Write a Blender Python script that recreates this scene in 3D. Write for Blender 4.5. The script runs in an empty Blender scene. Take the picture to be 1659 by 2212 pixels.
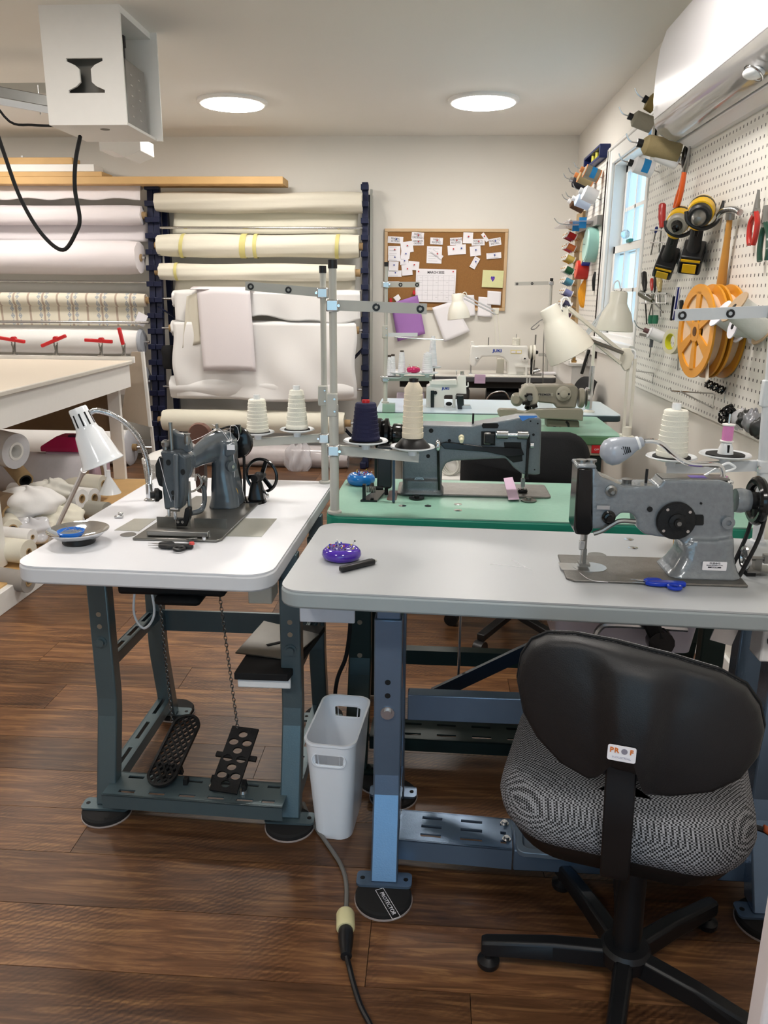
import bpy, bmesh, math, random
from mathutils import Matrix, Vector
random.seed(7)
R = math.radians
SC = bpy.context.scene
COL = SC.collection
# ---------------------------------------------------------------- camera
IW, IH, FPX = 1659.0, 2212.0, 1704.67
HCAM = 1.40
PITCH, YAW, ROLL = R(15.286), R(3.566), R(0.481)
fw = Vector((-math.sin(YAW)*math.cos(PITCH), math.cos(YAW)*math.cos(PITCH), -math.sin(PITCH)))
r0 = Vector((math.cos(YAW), math.sin(YAW), 0)); u0 = r0.cross(fw)
rt = math.cos(ROLL)*r0 + math.sin(ROLL)*u0
up = -math.sin(ROLL)*r0 + math.cos(ROLL)*u0
cam = bpy.data.cameras.new('camera'); camo = bpy.data.objects.new('camera', cam); COL.objects.link(camo)
camo.matrix_world = Matrix(((rt.x, up.x, -fw.x, 0), (rt.y, up.y, -fw.y, 0), (rt.z, up.z, -fw.z, HCAM), (0, 0, 0, 1)))
cam.sensor_fit = 'VERTICAL'; cam.sensor_height = 36.0; cam.lens = 36.0*FPX/IH
cam.clip_start = 0.05; cam.clip_end = 100
SC.camera = camo
# ---------------------------------------------------------------- view, world
SC.view_settings.view_transform = 'Standard'; SC.view_settings.look = 'None'
SC.view_settings.gamma = 1.0; SC.view_settings.use_curve_mapping = False
SC.view_settings.exposure = 0.0
wd = bpy.data.worlds.new('sky'); SC.world = wd; wd.use_nodes = True
wn = wd.node_tree; bg = wn.nodes['Background']
tc = wn.nodes.new('ShaderNodeTexCoord'); sx = wn.nodes.new('ShaderNodeSeparateXYZ')
cr = wn.nodes.new('ShaderNodeValToRGB')
cr.color_ramp.elements[0].position = 0.0; cr.color_ramp.elements[0].color = (0.42, 0.72, 0.90, 1)
cr.color_ramp.elements[1].position = 0.6; cr.color_ramp.elements[1].color = (0.22, 0.55, 1.0, 1)
wn.links.new(tc.outputs['Generated'], sx.inputs[0]); wn.links.new(sx.outputs['Z'], cr.inputs[0])
wn.links.new(cr.outputs[0], bg.inputs['Color']); bg.inputs['Strength'].default_value = 2.3
LED = 54.0        # emission of the round ceiling lights
# ---------------------------------------------------------------- pixel -> point on a known plane
def ray(px, py): return rt*((px-IW/2)/FPX) + up*((IH/2-py)/FPX) + fw
def P(px, py, x=None, y=None, z=None):
    d = ray(px, py)
    t = (z-HCAM)/d.z if z is not None else (y/d.y if y is not None else x/d.x)
    return Vector((0, 0, HCAM)) + d*t
def PL(px, py, o, n):                     # on a plane through o with normal n
    d = ray(px, py); c = Vector((0, 0, HCAM))
    return c + d*((Vector(o)-c).dot(Vector(n))/d.dot(Vector(n)))
# ---------------------------------------------------------------- materials
def lin(c):
    if isinstance(c, str): c = tuple(int(c[i:i+2], 16)/255 for i in (0, 2, 4))
    return tuple((v/12.92 if v <= .04045 else ((v+.055)/1.055)**2.4) for v in c)
MATS = {}
def mat(name, col, rough=.5, metal=0, var=.06, vs=30, bump=0, bs=200, coat=0, alpha=1, trans=0, emit=None, es=0, spec=.5, sheen=0, ior=1.45):
    if name in MATS: return MATS[name]
    m = bpy.data.materials.new(name); m.use_nodes = True; nt = m.node_tree; b = nt.nodes['Principled BSDF']
    c = lin(col)
    b.inputs['Roughness'].default_value = rough; b.inputs['Metallic'].default_value = metal
    b.inputs['Specular IOR Level'].default_value = spec; b.inputs['Coat Weight'].default_value = coat
    b.inputs['Alpha'].default_value = alpha; b.inputs['Transmission Weight'].default_value = trans; b.inputs['IOR'].default_value = ior
    if sheen: b.inputs['Sheen Weight'].default_value = sheen
    if emit: b.inputs['Emission Color'].default_value = lin(emit)+(1,); b.inputs['Emission Strength'].default_value = es
    t = nt.nodes.new('ShaderNodeTexCoord'); n = nt.nodes.new('ShaderNodeTexNoise'); n.inputs['Scale'].default_value = vs; n.inputs['Detail'].default_value = 4
    nt.links.new(t.outputs['Object'], n.inputs['Vector'])
    mx = nt.nodes.new('ShaderNodeMix'); mx.data_type = 'RGBA'
    mx.inputs[6].default_value = tuple(v*(1-var) for v in c)+(1,); mx.inputs[7].default_value = tuple(min(1, v*(1+var)) for v in c)+(1,)
    nt.links.new(n.outputs['Fac'], mx.inputs[0]); nt.links.new(mx.outputs[2], b.inputs['Base Color'])
    if bump:
        n2 = nt.nodes.new('ShaderNodeTexNoise'); n2.inputs['Scale'].default_value = bs; n2.inputs['Detail'].default_value = 3
        nt.links.new(t.outputs['Object'], n2.inputs['Vector'])
        bp = nt.nodes.new('ShaderNodeBump'); bp.inputs['Strength'].default_value = bump; bp.inputs['Distance'].default_value = .004
        nt.links.new(n2.outputs['Fac'], bp.inputs['Height']); nt.links.new(bp.outputs[0], b.inputs['Normal'])
    MATS[name] = m; return m
def nodes(m): return m.node_tree, m.node_tree.nodes, m.node_tree.links, m.node_tree.nodes['Principled BSDF']
wallm = mat('wall_paint', 'e3dfd7', .7, var=.015, vs=3, bump=.04, bs=90)
ceilm = mat('ceiling_paint', 'eeebe5', .8, var=.015, vs=2)
white = mat('white_paint', 'eceae6', .45, var=.02)
trimw = mat('white_trim', 'f0efec', .35, var=.015)
wplas = mat('white_plastic', 'eceef0', .22, var=.01)
wenam = mat('white_enamel', 'eef0f3', .15, var=.01, coat=.4)
cream_en = mat('cream_enamel', 'e2dfd2', .35, var=.015)
steel = mat('bright_steel', 'c8c8c8', .25, 1, var=.08)
dsteel = mat('dull_steel', '8c8b88', .38, 1, var=.18, vs=12)
gsteel = mat('grey_plate', '7e7d79', .32, .9, var=.25, vs=25)
chrome = mat('chrome', 'd8dadd', .08, 1, var=.02)
black = mat('black_plastic', '141416', .4, var=.1)
blackm = mat('black_matte', '0d0d0f', .75, var=.15)
blackg = mat('black_gloss', '0c0c0d', .15, var=.05)
blacki = mat('black_iron', '1a1a1b', .5, .3, var=.2, bump=.3, bs=160)
greyst = mat('grey_stand_paint', 'b9b8b0', .4, var=.02)
lgreyst = mat('light_grey_stand_paint', 'd2d5d8', .35, var=.02)
navy = mat('navy_steel', '141b3a', .4, .1, var=.1)
wood_l = mat('pine', 'd2ab74', .6, var=.12, vs=8)
canvas = mat('canvas_natural', 'd8d2c2', .9, var=.03, vs=200, bump=.15, bs=500)
canvas2 = mat('canvas_cream', 'e6e1d0', .9, var=.03, vs=200, bump=.15, bs=500)
canvasw = mat('canvas_white', 'eeecea', .9, var=.02, vs=200, bump=.1, bs=500)
canvasp = mat('canvas_pinkish', 'e9e2e4', .9, var=.02, vs=200, bump=.1, bs=500)
card = mat('cardboard', 'a98d66', .85, var=.08)
dcard = mat('brown_cardboard', '7d6750', .9, var=.08)
paper = mat('paper', 'f1eef2', .8, var=.01)
# ---------------------------------------------------------------- mesh builder
class MB:
    def __init__(s): s.v = []; s.f = []
    def add(s, vs, fs):
        o = len(s.v); s.v += [Vector(v) for v in vs]; s.f += [tuple(i+o for i in f) for f in fs]; return s
    def bx(s, x0, x1, y0, y1, z0, z1):
        v = [(x, y, z) for z in (z0, z1) for y in (y0, y1) for x in (x0, x1)]
        return s.add(v, [(0, 2, 3, 1), (4, 5, 7, 6), (0, 1, 5, 4), (2, 6, 7, 3), (0, 4, 6, 2), (1, 3, 7, 5)])
    def box(s, c, d, M=None):
        c = Vector(c); h = [q/2 for q in d]
        v = [Vector((x*h[0], y*h[1], z*h[2])) for z in (-1, 1) for y in (-1, 1) for x in (-1, 1)]
        if M is not None: v = [M.to_3x3() @ q for q in v]
        return s.add([q+c for q in v], [(0, 2, 3, 1), (4, 5, 7, 6), (0, 1, 5, 4), (2, 6, 7, 3), (0, 4, 6, 2), (1, 3, 7, 5)])
    def bar(s, p0, p1, w, h, upv=(0, 0, 1)):     # rectangular bar from p0 to p1
        p0, p1 = Vector(p0), Vector(p1); d = (p1-p0).normalized(); a = d.cross(Vector(upv))
        if a.length < 1e-4: a = d.cross(Vector((0, 1, 0)))
        a.normalize(); b = a.cross(d).normalized(); v = []
        for p in (p0, p1):
            for sa, sb in ((-1, -1), (1, -1), (1, 1), (-1, 1)): v.append(p+a*(sa*w/2)+b*(sb*h/2))
        return s.add(v, [(3, 2, 1, 0), (4, 5, 6, 7), (0, 1, 5, 4), (1, 2, 6, 5), (2, 3, 7, 6), (3, 0, 4, 7)])
    def ring(s, c, ax, r, n, r2=None):
        ax = Vector(ax).normalized(); a = ax.orthogonal().normalized(); b = ax.cross(a)
        return [Vector(c)+a*(r*math.cos(2*math.pi*i/n))+b*((r2 or r)*math.sin(2*math.pi*i/n)) for i in range(n)]
    def loft(s, rings, cap=True, close=True):
        n = len(rings[0]); v = [p for r in rings for p in r]; f = []
        for k in range(len(rings)-1):
            for i in range(n if close else n-1):
                j = (i+1) % n; f.append((k*n+i, k*n+j, (k+1)*n+j, (k+1)*n+i))
        if cap: f.append(tuple(range(n-1, -1, -1))); f.append(tuple((len(rings)-1)*n+i for i in range(n)))
        return s.add(v, f)
    def cyl(s, p0, p1, r0, r1=None, n=16, cap=True):
        p0, p1 = Vector(p0), Vector(p1); ax = p1-p0; r1 = r0 if r1 is None else r1
        return s.loft([s.ring(p0, ax, r0, n), s.ring(p1, ax, r1, n)], cap)
    def lathe(s, prof, c=(0, 0, 0), ax=(0, 0, 1), n=24, cap=True):   # prof: (radius, height along ax)
        ax = Vector(ax).normalized(); c = Vector(c)
        return s.loft([s.ring(c+ax*h, ax, max(r, 1e-5), n) for r, h in prof], cap)
    def tube(s, pts, r, n=8, sm=True, res=5, cap=True):
        pts = [Vector(p) for p in pts]
        if sm and len(pts) > 2: pts = spline(pts, res)
        rs = r if isinstance(r, (list, tuple)) else None
        rings = []; t0 = (pts[1]-pts[0]).normalized(); a = t0.orthogonal().normalized()
        for i, p in enumerate(pts):
            t = (pts[min(i+1, len(pts)-1)]-pts[max(i-1, 0)])
            if t.length < 1e-9: t = t0
            t.normalize(); a = (a - t*a.dot(t))
            if a.length < 1e-6: a = t.orthogonal()
            a.normalize(); b = t.cross(a)
            rr = r if rs is None else rs[0]+(rs[1]-rs[0])*i/(len(pts)-1)
            rings.append([p+a*(rr*math.cos(2*math.pi*k/n))+b*(rr*math.sin(2*math.pi*k/n)) for k in range(n)])
        return s.loft(rings, cap)
    def prism(s, poly, A, u, v, w0, w1):          # polygon (a,b)->A+u*a+v*b, extruded along n=u x v from w0 to w1
        A, u, v = Vector(A), Vector(u), Vector(v); nn = u.cross(v).normalized(); k = len(poly)
        r = [[A+u*a+v*b+nn*w for a, b in poly] for w in (w0, w1)]
        ar = sum(poly[i][0]*poly[(i+1) % k][1]-poly[(i+1) % k][0]*poly[i][1] for i in range(k))
        if ar < 0: r = [list(reversed(q)) for q in r]
        return s.loft(r, True)
    def frame(s, outer, inner, A, u, v, w0, w1):  # two loops of equal count -> plate with a hole
        A, u, v = Vector(A), Vector(u), Vector(v); nn = u.cross(v).normalized(); k = len(outer)
        L = [[A+u*a+v*b+nn*w for a, b in q] for w in (w0, w1) for q in (outer, inner)]
        V = [p for q in L for p in q]; f = []
        for i in range(k):
            j = (i+1) % k
            f += [(i, k+i, k+j, j), (2*k+i, 2*k+j, 3*k+j, 3*k+i), (i, j, 2*k+j, 2*k+i), (k+i, 3*k+i, 3*k+j, k+j)]
        return s.add(V, f)
    def sphere(s, c, r, sc=(1, 1, 1), n=16, m=10):
        c = Vector(c); rings = []
        for j in range(1, m):
            a = math.pi*j/m
            rings.append([c+Vector((r*sc[0]*math.sin(a)*math.cos(2*math.pi*i/n), r*sc[1]*math.sin(a)*math.sin(2*math.pi*i/n), -r*sc[2]*math.cos(a))) for i in range(n)])
        return s.loft(rings, True)
    def torus(s, c, ax, R_, r, n=32, m=8, a0=0, a1=360):
        ax = Vector(ax).normalized(); a = ax.orthogonal().normalized(); b = ax.cross(a); c = Vector(c); full = abs(a1-a0) >= 359.9
        rings = []; N = n if full else n+1
        for i in range(N):
            t = R(a0+(a1-a0)*i/n); d = a*math.cos(t)+b*math.sin(t)
            rings.append([c+d*(R_+r*math.cos(2*math.pi*k/m))+ax*(r*math.sin(2*math.pi*k/m)) for k in range(m)])
        if full: rings.append(rings[0]); return s.loft(rings, False)
        return s.loft(rings, True)
    def grid(s, fn, nu, nv):
        v = [fn(i/nu, j/nv) for j in range(nv+1) for i in range(nu+1)]
        return s.add(v, [(j*(nu+1)+i, j*(nu+1)+i+1, (j+1)*(nu+1)+i+1, (j+1)*(nu+1)+i) for j in range(nv) for i in range(nu)])
    def xf(s, M): s.v = [M @ p for p in s.v]; return s
    def join(s, o): return s.add(o.v, o.f)
    def build(s, name, m, parent=None, smooth=35, bevel=0, bseg=2, solid=0, sub=0, remesh=0, sit=8, flip=True, local=False, org=None):
        V = s.v
        if parent is not None:
            if not local: inv = WM[parent.name].inverted(); V = [inv @ p for p in V]
        else:
            if org is None:
                xs = [p.x for p in V]; ys = [p.y for p in V]
                org = Vector(((min(xs)+max(xs))/2, (min(ys)+max(ys))/2, min(p.z for p in V)))
            org = Vector(org); V = [p-org for p in V]
        me = bpy.data.meshes.new(name); me.from_pydata([tuple(p) for p in V], [], s.f)
        if flip:
            bm = bmesh.new(); bm.from_mesh(me); bmesh.ops.remove_doubles(bm, verts=bm.verts, dist=1e-6); bmesh.ops.recalc_face_normals(bm, faces=bm.faces); bm.to_mesh(me); bm.free()
        me.materials.append(MATS[m] if isinstance(m, str) else m)
        if smooth:
            me.polygons.foreach_set('use_smooth', [True]*len(me.polygons))
            if smooth < 180: me.set_sharp_from_angle(angle=R(smooth))
        o = bpy.data.objects.new(name, me); COL.objects.link(o)
        if parent is not None: o.parent = parent; WM[o.name] = WM[parent.name]
        else: o.location = org; WM[o.name] = Matrix.Translation(org)
        if remesh:
            q = o.modifiers.new('r', 'REMESH'); q.mode = 'VOXEL'; q.voxel_size = remesh; q.use_smooth_shade = True
            q = o.modifiers.new('s', 'SMOOTH'); q.factor = .5; q.iterations = sit
        if solid: q = o.modifiers.new('t', 'SOLIDIFY'); q.thickness = solid; q.offset = 0
        if bevel: q = o.modifiers.new('b', 'BEVEL'); q.width = bevel; q.segments = bseg; q.limit_method = 'ANGLE'; q.angle_limit = R(40)
        if sub: q = o.modifiers.new('u', 'SUBSURF'); q.levels = sub; q.render_levels = sub
        return o
WM = {}
def spline(pts, res=5):
    out = []; n = len(pts)
    for i in range(n-1):
        a, b, c, d = pts[max(i-1, 0)], pts[i], pts[i+1], pts[min(i+2, n-1)]
        for k in range(res):
            t = k/res; t2 = t*t; t3 = t2*t
            out.append(.5*((2*b)+(c-a)*t+(2*a-5*b+4*c-d)*t2+(-a+3*b-3*c+d)*t3))
    out.append(pts[-1]); return out
def tag(o, label, cat, group=None, kind=None):
    o['label'] = label; o['category'] = cat
    if group: o['group'] = group
    if kind: o['kind'] = kind
    return o
def thing(name, label, cat, loc=(0, 0, 0), rz=0, group=None):
    o = bpy.data.objects.new(name, None); COL.objects.link(o); o.empty_display_size = .05
    o.location = loc; o.rotation_euler = (0, 0, rz); WM[o.name] = Matrix.Translation(Vector(loc)) @ Matrix.Rotation(rz, 4, 'Z')
    return tag(o, label, cat, group)
def struct(o): o['kind'] = 'structure'; return o
def rrect(w, h, r, n=5, cx=0, cy=0):
    p = []
    for qx, qy, a in ((1, 1, 0), (-1, 1, 90), (-1, -1, 180), (1, -1, 270)):
        for k in range(n+1):
            t = R(a+90*k/n); p.append((cx+qx*(w/2-r)+r*math.cos(t), cy+qy*(h/2-r)+r*math.sin(t)))
    return p
def circ(r, n=24, cx=0, cy=0, r2=None): return [(cx+r*math.cos(2*math.pi*i/n), cy+(r2 or r)*math.sin(2*math.pi*i/n)) for i in range(n)]
def frameM(o, x, z):                       # matrix with local x,z axes given, origin o
    x = Vector(x).normalized(); z = Vector(z); z = (z-x*z.dot(x)).normalized(); y = z.cross(x)
    return Matrix(((x.x, y.x, z.x, o[0]), (x.y, y.y, z.y, o[1]), (x.z, y.z, z.z, o[2]), (0, 0, 0, 1)))
def text(body, size, o, xdir, ydir, m, parent, name='lettering', sx=1.0, ext=.0004, align='CENTER', shear=0, off=0):
    c = bpy.data.curves.new(name, 'FONT'); c.body = body; c.size = size; c.align_x = align; c.align_y = 'CENTER'; c.extrude = ext; c.resolution_u = 2; c.shear = shear; c.offset = off
    t = bpy.data.objects.new('t', c); COL.objects.link(t); dg = bpy.context.evaluated_depsgraph_get()
    me = bpy.data.meshes.new_from_object(t.evaluated_get(dg)); bpy.data.objects.remove(t); bpy.data.curves.remove(c)
    x = Vector(xdir).normalized(); y = Vector(ydir); y = (y-x*y.dot(x)).normalized(); z = x.cross(y); o = Vector(o)
    M = WM[parent.name].inverted() @ Matrix(((x.x*sx, y.x, z.x, o.x), (x.y*sx, y.y, z.y, o.y), (x.z*sx, y.z, z.z, o.z), (0, 0, 0, 1)))
    me.transform(M); me.materials.clear(); me.materials.append(MATS[m] if isinstance(m, str) else m)
    q = bpy.data.objects.new(name, me); COL.objects.link(q); q.parent = parent; WM[q.name] = WM[parent.name]; return q
def copy_tree(o, parent=None):
    c = o.copy(); COL.objects.link(c)
    if parent is not None: c.parent = parent
    for ch in o.children: copy_tree(ch, c)
    return c
X, Y, Z = Vector((1, 0, 0)), Vector((0, 1, 0)), Vector((0, 0, 1))
# ================================================================ ROOM
XR, YB, ZC, XL, YF = 1.105, 6.95, 2.652, -4.6, -1.9
WY0, WY1, WZ0, WZ1 = 4.56, 5.48, 1.17, 2.22           # window opening in the right wall
ref = struct(MB().bx(XL, XR, YF, YB, -.06, -.012).build('floor', mat('subfloor', '2a1b12', .8)))
# planks
pm = mat('vinyl_plank', '5c3d27', .38, var=.0); nt, N, L, B = nodes(pm)
for l in list(B.inputs['Base Color'].links): L.remove(l)
tco = N.new('ShaderNodeTexCoord'); oi = N.new('ShaderNodeObjectInfo'); va = N.new('ShaderNodeVectorMath'); va.operation = 'ADD'
cmb = N.new('ShaderNodeCombineXYZ'); mm = N.new('ShaderNodeMath'); mm.operation = 'MULTIPLY'; mm.inputs[1].default_value = 37.
L.new(oi.outputs['Random'], mm.inputs[0]); L.new(mm.outputs[0], cmb.inputs[0]); L.new(mm.outputs[0], cmb.inputs[1])
L.new(tco.outputs['Object'], va.inputs[0]); L.new(cmb.outputs[0], va.inputs[1])
mp = N.new('ShaderNodeMapping'); mp.inputs['Scale'].default_value = (2.2, 26, 1); L.new(va.outputs[0], mp.inputs[0])
n1 = N.new('ShaderNodeTexNoise'); n1.inputs['Scale'].default_value = 1.6; n1.inputs['Detail'].default_value = 7; n1.inputs['Roughness'].default_value = .65; n1.inputs['Distortion'].default_value = 1.1; L.new(mp.outputs[0], n1.inputs['Vector'])
r1 = N.new('ShaderNodeValToRGB'); E_ = r1.color_ramp.elements
E_[0].position = .25; E_[0].color = lin('35200f')+(1,); E_[1].position = .78; E_[1].color = lin('9c7349')+(1,)
e = E_.new(.5); e.color = lin('64432b')+(1,)
L.new(n1.outputs['Fac'], r1.inputs[0])
mp2 = N.new('ShaderNodeMapping'); mp2.inputs['Rotation'].default_value = (0, 0, R(55)); L.new(va.outputs[0], mp2.inputs[0])
wv = N.new('ShaderNodeTexWave'); wv.inputs['Scale'].default_value = 26; wv.inputs['Distortion'].default_value = 5; wv.inputs['Detail'].default_value = 3; wv.inputs['Detail Scale'].default_value = 2; L.new(mp2.outputs[0], wv.inputs['Vector'])
n3 = N.new('ShaderNodeTexNoise'); n3.inputs['Scale'].default_value = 2.4; L.new(va.outputs[0], n3.inputs['Vector'])
r3 = N.new('ShaderNodeValToRGB'); r3.color_ramp.elements[0].position = .45; r3.color_ramp.elements[1].position = .62; L.new(n3.outputs['Fac'], r3.inputs[0])
mw = N.new('ShaderNodeMath'); mw.operation = 'MULTIPLY'; L.new(wv.outputs['Fac'], mw.inputs[0]); L.new(r3.outputs[0], mw.inputs[1])
mx1 = N.new('ShaderNodeMix'); mx1.data_type = 'RGBA'; mx1.blend_type = 'MULTIPLY'; mx1.inputs[7].default_value = (.45, .42, .40, 1)
ms = N.new('ShaderNodeMath'); ms.operation = 'MULTIPLY'; ms.inputs[1].default_value = .95; L.new(mw.outputs[0], ms.inputs[0]); L.new(ms.outputs[0], mx1.inputs[0]); L.new(r1.outputs[0], mx1.inputs[6])
hs = N.new('ShaderNodeHueSaturation'); L.new(mx1.outputs[2], hs.inputs['Color'])
mr = N.new('ShaderNodeMapRange'); mr.inputs['To Min'].default_value = .70; mr.inputs['To Max'].default_value = 1.45; L.new(oi.outputs['Random'], mr.inputs[0]); L.new(mr.outputs[0], hs.inputs['Value'])
L.new(hs.outputs[0], B.inputs['Base Color'])
bp = N.new('ShaderNodeBump'); bp.inputs['Strength'].default_value = .25; bp.inputs['Distance'].default_value = .002; L.new(n1.outputs['Fac'], bp.inputs['Height']); L.new(bp.outputs[0], B.inputs['Normal'])
PW, PLN = .178, 1.22
pme = {}
def plank(x0, x1, y0):
    k = round(x1-x0, 3)
    if k not in pme:
        b = MB().bx(-k/2+.0008, k/2-.0008, -PW/2+.0008, PW/2-.0008, -.012, 0)
        o = b.build('plank', pm, ref, smooth=0, local=True); o.modifiers.clear(); pme[k] = o.data
    else:
        o = bpy.data.objects.new('plank', pme[k]); COL.objects.link(o); o.parent = ref
    o.location = Vector(((x0+x1)/2, y0+PW/2, 0))-ref.location
y = .62; row = 0
while y < YB-.02:
    off = random.choice([0, .2, .4, .6, .8, 1.0]); x = XR-off if off else XR
    xl = XL+.7
    if off: plank(max(XR-off, xl), XR, y)
    while x > xl:
        plank(x-PLN, x, y); x -= PLN
    y += PW; row += 1
lastp = y
MB().bx(XL, XR, YF, .62, -.012, -.0005).build('floor_field', pm, ref, smooth=0)['kind'] = 'stuff'
# walls
struct(MB().bx(XL, XR+.12, YB, YB+.12, 0, ZC).build('wall_back', wallm))
b = MB().bx(XR, XR+.14, YF, WY0, 0, ZC).bx(XR, XR+.14, WY1, YB+.12, 0, ZC).bx(XR, XR+.14, WY0, WY1, 0, WZ0).bx(XR, XR+.14, WY0, WY1, WZ1, ZC)
struct(b.build('wall_right', wallm))
struct(MB().bx(XL-.12, XL, YF, YB+.12, 0, ZC).build('wall_left', wallm))
FX0, FX1, FZ0, FZ1 = -1.2, .75, .03, 2.15                 # glazed door and window behind the photographer
b = MB().bx(XL, FX0, YF-.12, YF, 0, ZC).bx(FX1, XR+.12, YF-.12, YF, 0, ZC).bx(FX0, FX1, YF-.12, YF, 0, FZ0).bx(FX0, FX1, YF-.12, YF, FZ1, ZC)
struct(b.build('wall_front', wallm))
struct(MB().bx(XL-.1, XR+.14, YF-.12, YB+.12, ZC, ZC+.12).build('ceiling', ceilm))
def portal(n, c, rot, sx_, sy_):
    l = bpy.data.lights.new(n, 'AREA'); l.shape = 'RECTANGLE'; l.size = sx_; l.size_y = sy_; l.cycles.is_portal = True
    o = bpy.data.objects.new(n, l); COL.objects.link(o); o.location = c; o.rotation_euler = rot
portal('window_daylight', (XR+.13, (WY0+WY1)/2, (WZ0+WZ1)/2), (0, R(90), 0), WZ1-WZ0, WY1-WY0)
portal('front_window_daylight', ((FX0+FX1)/2, YF-.11, (FZ0+FZ1)/2), (R(90), 0, 0), FX1-FX0, FZ1-FZ0)
# front window bars (behind the photographer)
b = MB()
for x in (FX0+.03, FX0+.68, FX0+1.37, FX1-.03): b.bx(x-.03, x+.03, YF-.08, YF-.03, FZ0, FZ1)
for z in (FZ0+.03, 1.3, FZ1-.03): b.bx(FX0, FX1, YF-.075, YF-.035, z-.03, z+.03)
struct(b.build('window_2', trimw))
# right window
glass = mat('window_glass', 'eef6ff', 0.02, var=0, alpha=.08)
w1 = struct(bpy.data.objects.new('window_1', None)); COL.objects.link(w1); w1.location = (XR, 5.0, WZ0); WM['window_1'] = Matrix.Translation(w1.location)
cw = .085
b = MB().bx(XR-.02, XR, WY0-cw, WY0, WZ0-.02, WZ1+cw).bx(XR-.02, XR, WY1, WY1+cw, WZ0-.02, WZ1+cw).bx(XR-.02, XR, WY0, WY1, WZ1, WZ1+cw)
b.bx(XR-.03, XR, WY0-cw-.01, WY1+cw+.01, WZ1+cw, WZ1+cw+.02)
b.build('casing', trimw, w1, bevel=.005)
b = MB().bx(XR-.028, XR, WY0-cw, WY0-cw+.02, WZ0-.02, WZ1+cw).bx(XR-.028, XR, WY1+cw-.02, WY1+cw, WZ0-.02, WZ1+cw)
b.build('back_band', trimw, w1, bevel=.003)
MB().bx(XR-.055, XR+.02, WY0-cw-.02, WY1+cw+.02, WZ0-.045, WZ0-.02).build('sill', trimw, w1, bevel=.004)
MB().bx(XR-.018, XR, WY0-cw, WY1+cw, WZ0-.12, WZ0-.045).build('apron', trimw, w1, bevel=.003)
b = MB().bx(XR, XR+.14, WY0, WY0+.012, WZ0, WZ1).bx(XR, XR+.14, WY1-.012, WY1, WZ0, WZ1).bx(XR, XR+.14, WY0, WY1, WZ1-.012, WZ1).bx(XR-.002, XR+.139, WY0, WY1, WZ0-.02, WZ0+.010)
b.build('jamb', trimw, w1)
zm = (WZ0+WZ1)/2
for nm, xo, z0, z1 in (('lower_sash', XR+.03, WZ0+.008, zm+.025), ('upper_sash', XR+.07, zm-.025, WZ1-.012)):
    b = MB(); y0, y1 = WY0+.012, WY1-.012
    b.bx(xo, xo+.035, y0, y0+.05, z0, z1).bx(xo, xo+.035, y1-.05, y1, z0, z1).bx(xo, xo+.035, y0, y1, z0, z0+.055).bx(xo, xo+.035, y0, y1, z1-.045, z1)
    s_ = b.build(nm, trimw, w1, bevel=.003)
    b = MB(); zc_ = (z0+z1)/2
    for k in (1, 2): yy = y0+(y1-y0)*k/3; b.bx(xo+.006, xo+.03, yy-.011, yy+.011, z0+.05, z1-.04)
    b.bx(xo+.006, xo+.03, y0+.04, y1-.04, zc_-.011, zc_+.011); b.build('muntin', trimw, s_)
    MB().bx(xo+.016, xo+.019, y0+.04, y1-.04, z0+.04, z1-.04).build('pane', glass, s_, smooth=0)
MB().bx(XR+.015, XR+.04, 4.98, 5.06, zm+.025, zm+.045).build('sash_lock', mat('teal_metal', '2f7d78', .4), w1, bevel=.004)
# baseboards
struct(MB().bx(XR-.016, XR, .6, YB, 0, .13).build('baseboard_right', trimw, bevel=.004))
struct(MB().bx(XL, XR-.016, YB-.016, YB, 0, .13).build('baseboard_back', trimw, bevel=.004))
# edge of an open door close to the camera, right
d0 = P(1628, 2205, y=.92)
struct(MB().bx(d0.x, d0.x+.5, .90, .94, .02, 1.0).build('door_1', mat('door_paint', 'e8dfe0', .5, var=.01), bevel=.004))
# ceiling lights: first pair seen, the rest unseen and added to light the room
ledm = mat('light_diffuser', 'ffffff', .5, var=0, emit='fff9f2', es=LED)
for i, (x, yy) in enumerate(((-1.40, 5.75), (.275, 5.75), (-1.40, 2.65), (.275, 2.65), (-3.45, 5.75), (-3.1, 2.65), (-1.40, -.3), (.275, -.3))):
    lab = ['round flush ceiling light nearer the white overhead box', 'round flush ceiling light nearer the air conditioner'][i] if i < 2 else 'added unseen round ceiling light outside the picture'
    t = thing('ceiling_light', lab, 'ceiling light', (x, yy, ZC), 0, 'round ceiling lights')
    MB().lathe([(.235, 0), (.235, -.012), (.225, -.02), (.205, -.022)], (x, yy, ZC), n=48).build('rim', trimw, t)
    MB().lathe([(.204, -.0225), (.204, -.026), (.17, -.030)], (x, yy, ZC), n=48).build('diffuser', ledm, t)
# ================================================================ BACK WALL: fabric racks
RO, RN = Vector((0, 6.53, 0)), Vector((0, -1, .125)).normalized()      # leaning front plane of the racks
def RP(px, py, off=0): return PL(px, py, RO+RN*off, RN)
def rack_post(root, px0, py0, px1, py1, n, side):
    a, c = RP(px0, py0), RP(px1, py1); ft = a+(c-a)*(a.z/(a.z-c.z))
    MB().bar(a, ft, .050, .05, Y).build('post', navy, root, bevel=.004)
    for k in range(n):
        t = (k+.3)/n; p = a+(c-a)*t
        MB().box(p+Vector((side*.004, -.038, 0)), (.062, .05, .042)).build('notch_block', navy, root, bevel=.003)
    return a, ft
rk = thing('fabric_rack', 'navy steel fabric rack with notched double posts against the back wall', 'rack', (-1.5, 6.6, 0))
rk2a = rack_post(rk, 325, 395, 340, 968, 17, -1); rk2b = rack_post(rk, 338, 395, 356, 968, 17, 1)
rkc = rack_post(rk, 789, 395, 790, 985, 17, 0)
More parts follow.
